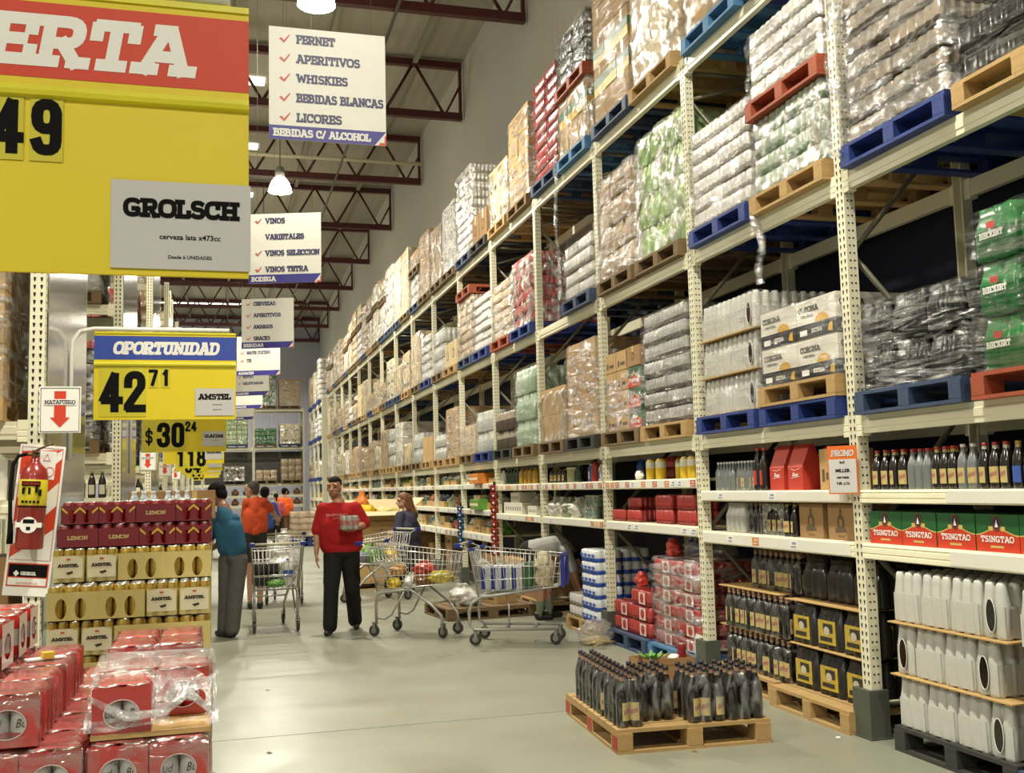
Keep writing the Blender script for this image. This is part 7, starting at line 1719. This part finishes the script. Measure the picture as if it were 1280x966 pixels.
# big bin of sacks in front of the woman
c = at(482, 737, z=0); bx, by = c.x-.05, c.y+.62
thing('pallet', 'wooden pallet under the big open cardboard bin', 'pallet', (bx, by, 0), 0, pallet_parts('wood', w=1.0, d=1.0), 'storage pallets')
bb_ = MB(); t = .012; w = .48; h = 1.12
for (a, b2, c2, d2) in ((-w, -w, -w+t, w), (w-t, -w, w, w), (-w, -w, w, -w+t), (-w, w-t, w, w)): bb_.box(a, b2, 0, c2, d2, h)
bb_.box(-w, -w, h*.86, w, w, h*.87)
fl_ = MB().box(-w, 0, -.008, w, .34, 0).mesh('flap', CARD['pale'])
thing('cardboard_bin', 'big open cardboard bin on a pallet behind the man in red', 'carton', (bx, by, PH), 0, [('box', bb_.mesh('box', CARD['tan'])), ('flap', fl_, (0, -w, h), (R(190), 0, 0)), ('flap', fl_, (0, w, h), (R(35), 0, 0)), ('flap', fl_, (w, 0, h), (R(40), 0, -PI/2))])
solo('sack', bag(BAGY, .5, .4, .26, 11, tie=False), 'yellow sack lying in the open cardboard bin', 'sack', (bx-.2, by-.1, PH+h*.87)); solo('sack', bag(BAGO, .22, .2, .5, 12), 'orange sack standing up from the cardboard bin', 'sack', (bx-.2, by+.3, PH+h*.87)); solo('sack', bag(mat('pale_yellow_sack', 'd2bf7c', .6), .4, .4, .22, 2, tie=False), 'pale yellow sack at the right of the bin', 'sack', (bx+.2, by+.1, PH+h*.87))
# cartons stacked low along the rack beyond the woman
for q, (px, py, w_, h_, c_, dz, lab) in enumerate(((575, 712, .6, .45, 'brown', 0, 'brown carton under the tan printed carton'), (575, 712, .62, .38, 'tan', .452, 'tan printed carton on top of a brown carton'), (552, 708, .5, .5, 'brown', 0, 'darker carton left of the printed carton'), (540, 700, .3, .9, 'pale', 0, 'tall pale carton standing on the floor behind the woman'))):
    p = at(px, py, z=0); thing('carton', lab, 'carton', (p.x, p.y, dz), 0, [('box', carton(c_, w_, .45, h_, 1))])
# low pallet with flattened boards behind the carts
c = at(632, 772, z=0)
thing('pallet', 'low dark wooden pallet behind the side-on cart', 'pallet', (c.x-.2, c.y+.5, 0), .1, pallet_parts('dark'), 'storage pallets')
solo('plastic_bag', bag(BAGW, .5, .3, .26, 13), 'white plastic bag on the low pallet behind the carts', 'bag', (c.x-.45, c.y+.4, PH)); thing('carton', 'small tan carton on the low pallet behind the carts', 'carton', (c.x+.05, c.y+.5, PH), .3, [('box', carton('tan', .4, .3, .16, 1))])
# second end-of-rack stack: water packs, big bottles and two long cartons
ex, ey = -.62, 11.3
thing('pallet', 'bright blue pallet under big water bottles beside the man in teal', 'pallet', (ex, ey+.1, 0), PI/2, pallet_parts('blue', d=1.2), 'storage pallets')
def jug():
    b = MB(); b.lathe([(.085, 0), (.092, .01), (.092, .09), (.086, .1), (.092, .11), (.092, .18), (.08, .24), (.03, .275, 1), (.03, .295, 1)], 16); return b.mesh('water_bottle', [GLASS['water'], CAP['blue']])
jg = jug()
for t in range(4):
    z = PH+t*.306
    if t: solo('tier_board', cached('jb', lambda: MB().box(-.5, -.6, 0, .5, .6, .008).mesh('tier_board', TRAYB)), 'tan board under the %s tier of big water bottles' % (ORD[t]), 'board', (ex, ey+.1, z-.009))
    for i in range(5):
        for j in range(3 if i else 6): solo('water_bottle', jg, 'big clear water bottle, %s tier, %s from the aisle, %s deep' % (ORD[t], ORD[i], ORD[j]), 'water bottle', (ex+.4-.19*i, ey-.4+.19*j, z), 0, 'big water bottles')
wt = bottle('water', 'none', 'white', .3, .045, neck=.3)
zz = PH+4*.306
solo('tier_board', _C['jb'], 'tan board on top of the big water bottles', 'board', (ex, ey+.1, zz-.009))
for k in range(2): thing('bottle_pack', 'film pack of clear water bottles on the second stack, %s' % ('left', 'right')[k], 'bottle pack', (ex-.02+.32*k-.1, ey-.33, zz), 0, bpack_parts(wt, .045, .3, 3, 3), 'water packs')
solo('bag', bag(BAGR, .26, .2, .12, 4, tie=False), 'red snack bag beside the water packs on the second stack', 'bag', (ex+.4, ey-.3, zz)); solo('bag', bag(BAGW, .18, .2, .1, 7, tie=False), 'white packet right of the red snack bag', 'bag', (ex+.43, ey-.05, zz))
for k in range(2): thing('carton', 'long brown carton lying behind the water packs, %s' % ('left', 'right')[k], 'carton', (ex-.1+.45*k, ey+.35, zz), PI/2, [('box', carton('brown', .42, .3, .3, 1))])
# end-of-rack stacks farther down
for q in range(2, 6):
    y = LY+LS*(q-.25)-.1
    thing('pallet', '%s pallet of the %s end-of-rack stack' % (PCN[('wood', 'navy', 'wood', 'dark')[q-2]], ORD[q]), 'pallet', (-.7, y, 0), PI/2, pallet_parts(('wood', 'navy', 'wood', 'dark')[q-2], split=False), 'storage pallets')
    thing('pallet_load', '%s end-of-rack stack of wrapped goods along the left of the aisle' % ORD[q], 'pallet load', (-.7, y, PH), PI/2, load_parts(('carton', 'can', 'carton', 'carton')[q-2], ('tan', 'red', 'pale', 'brown')[q-2], 1.2, detail=False))
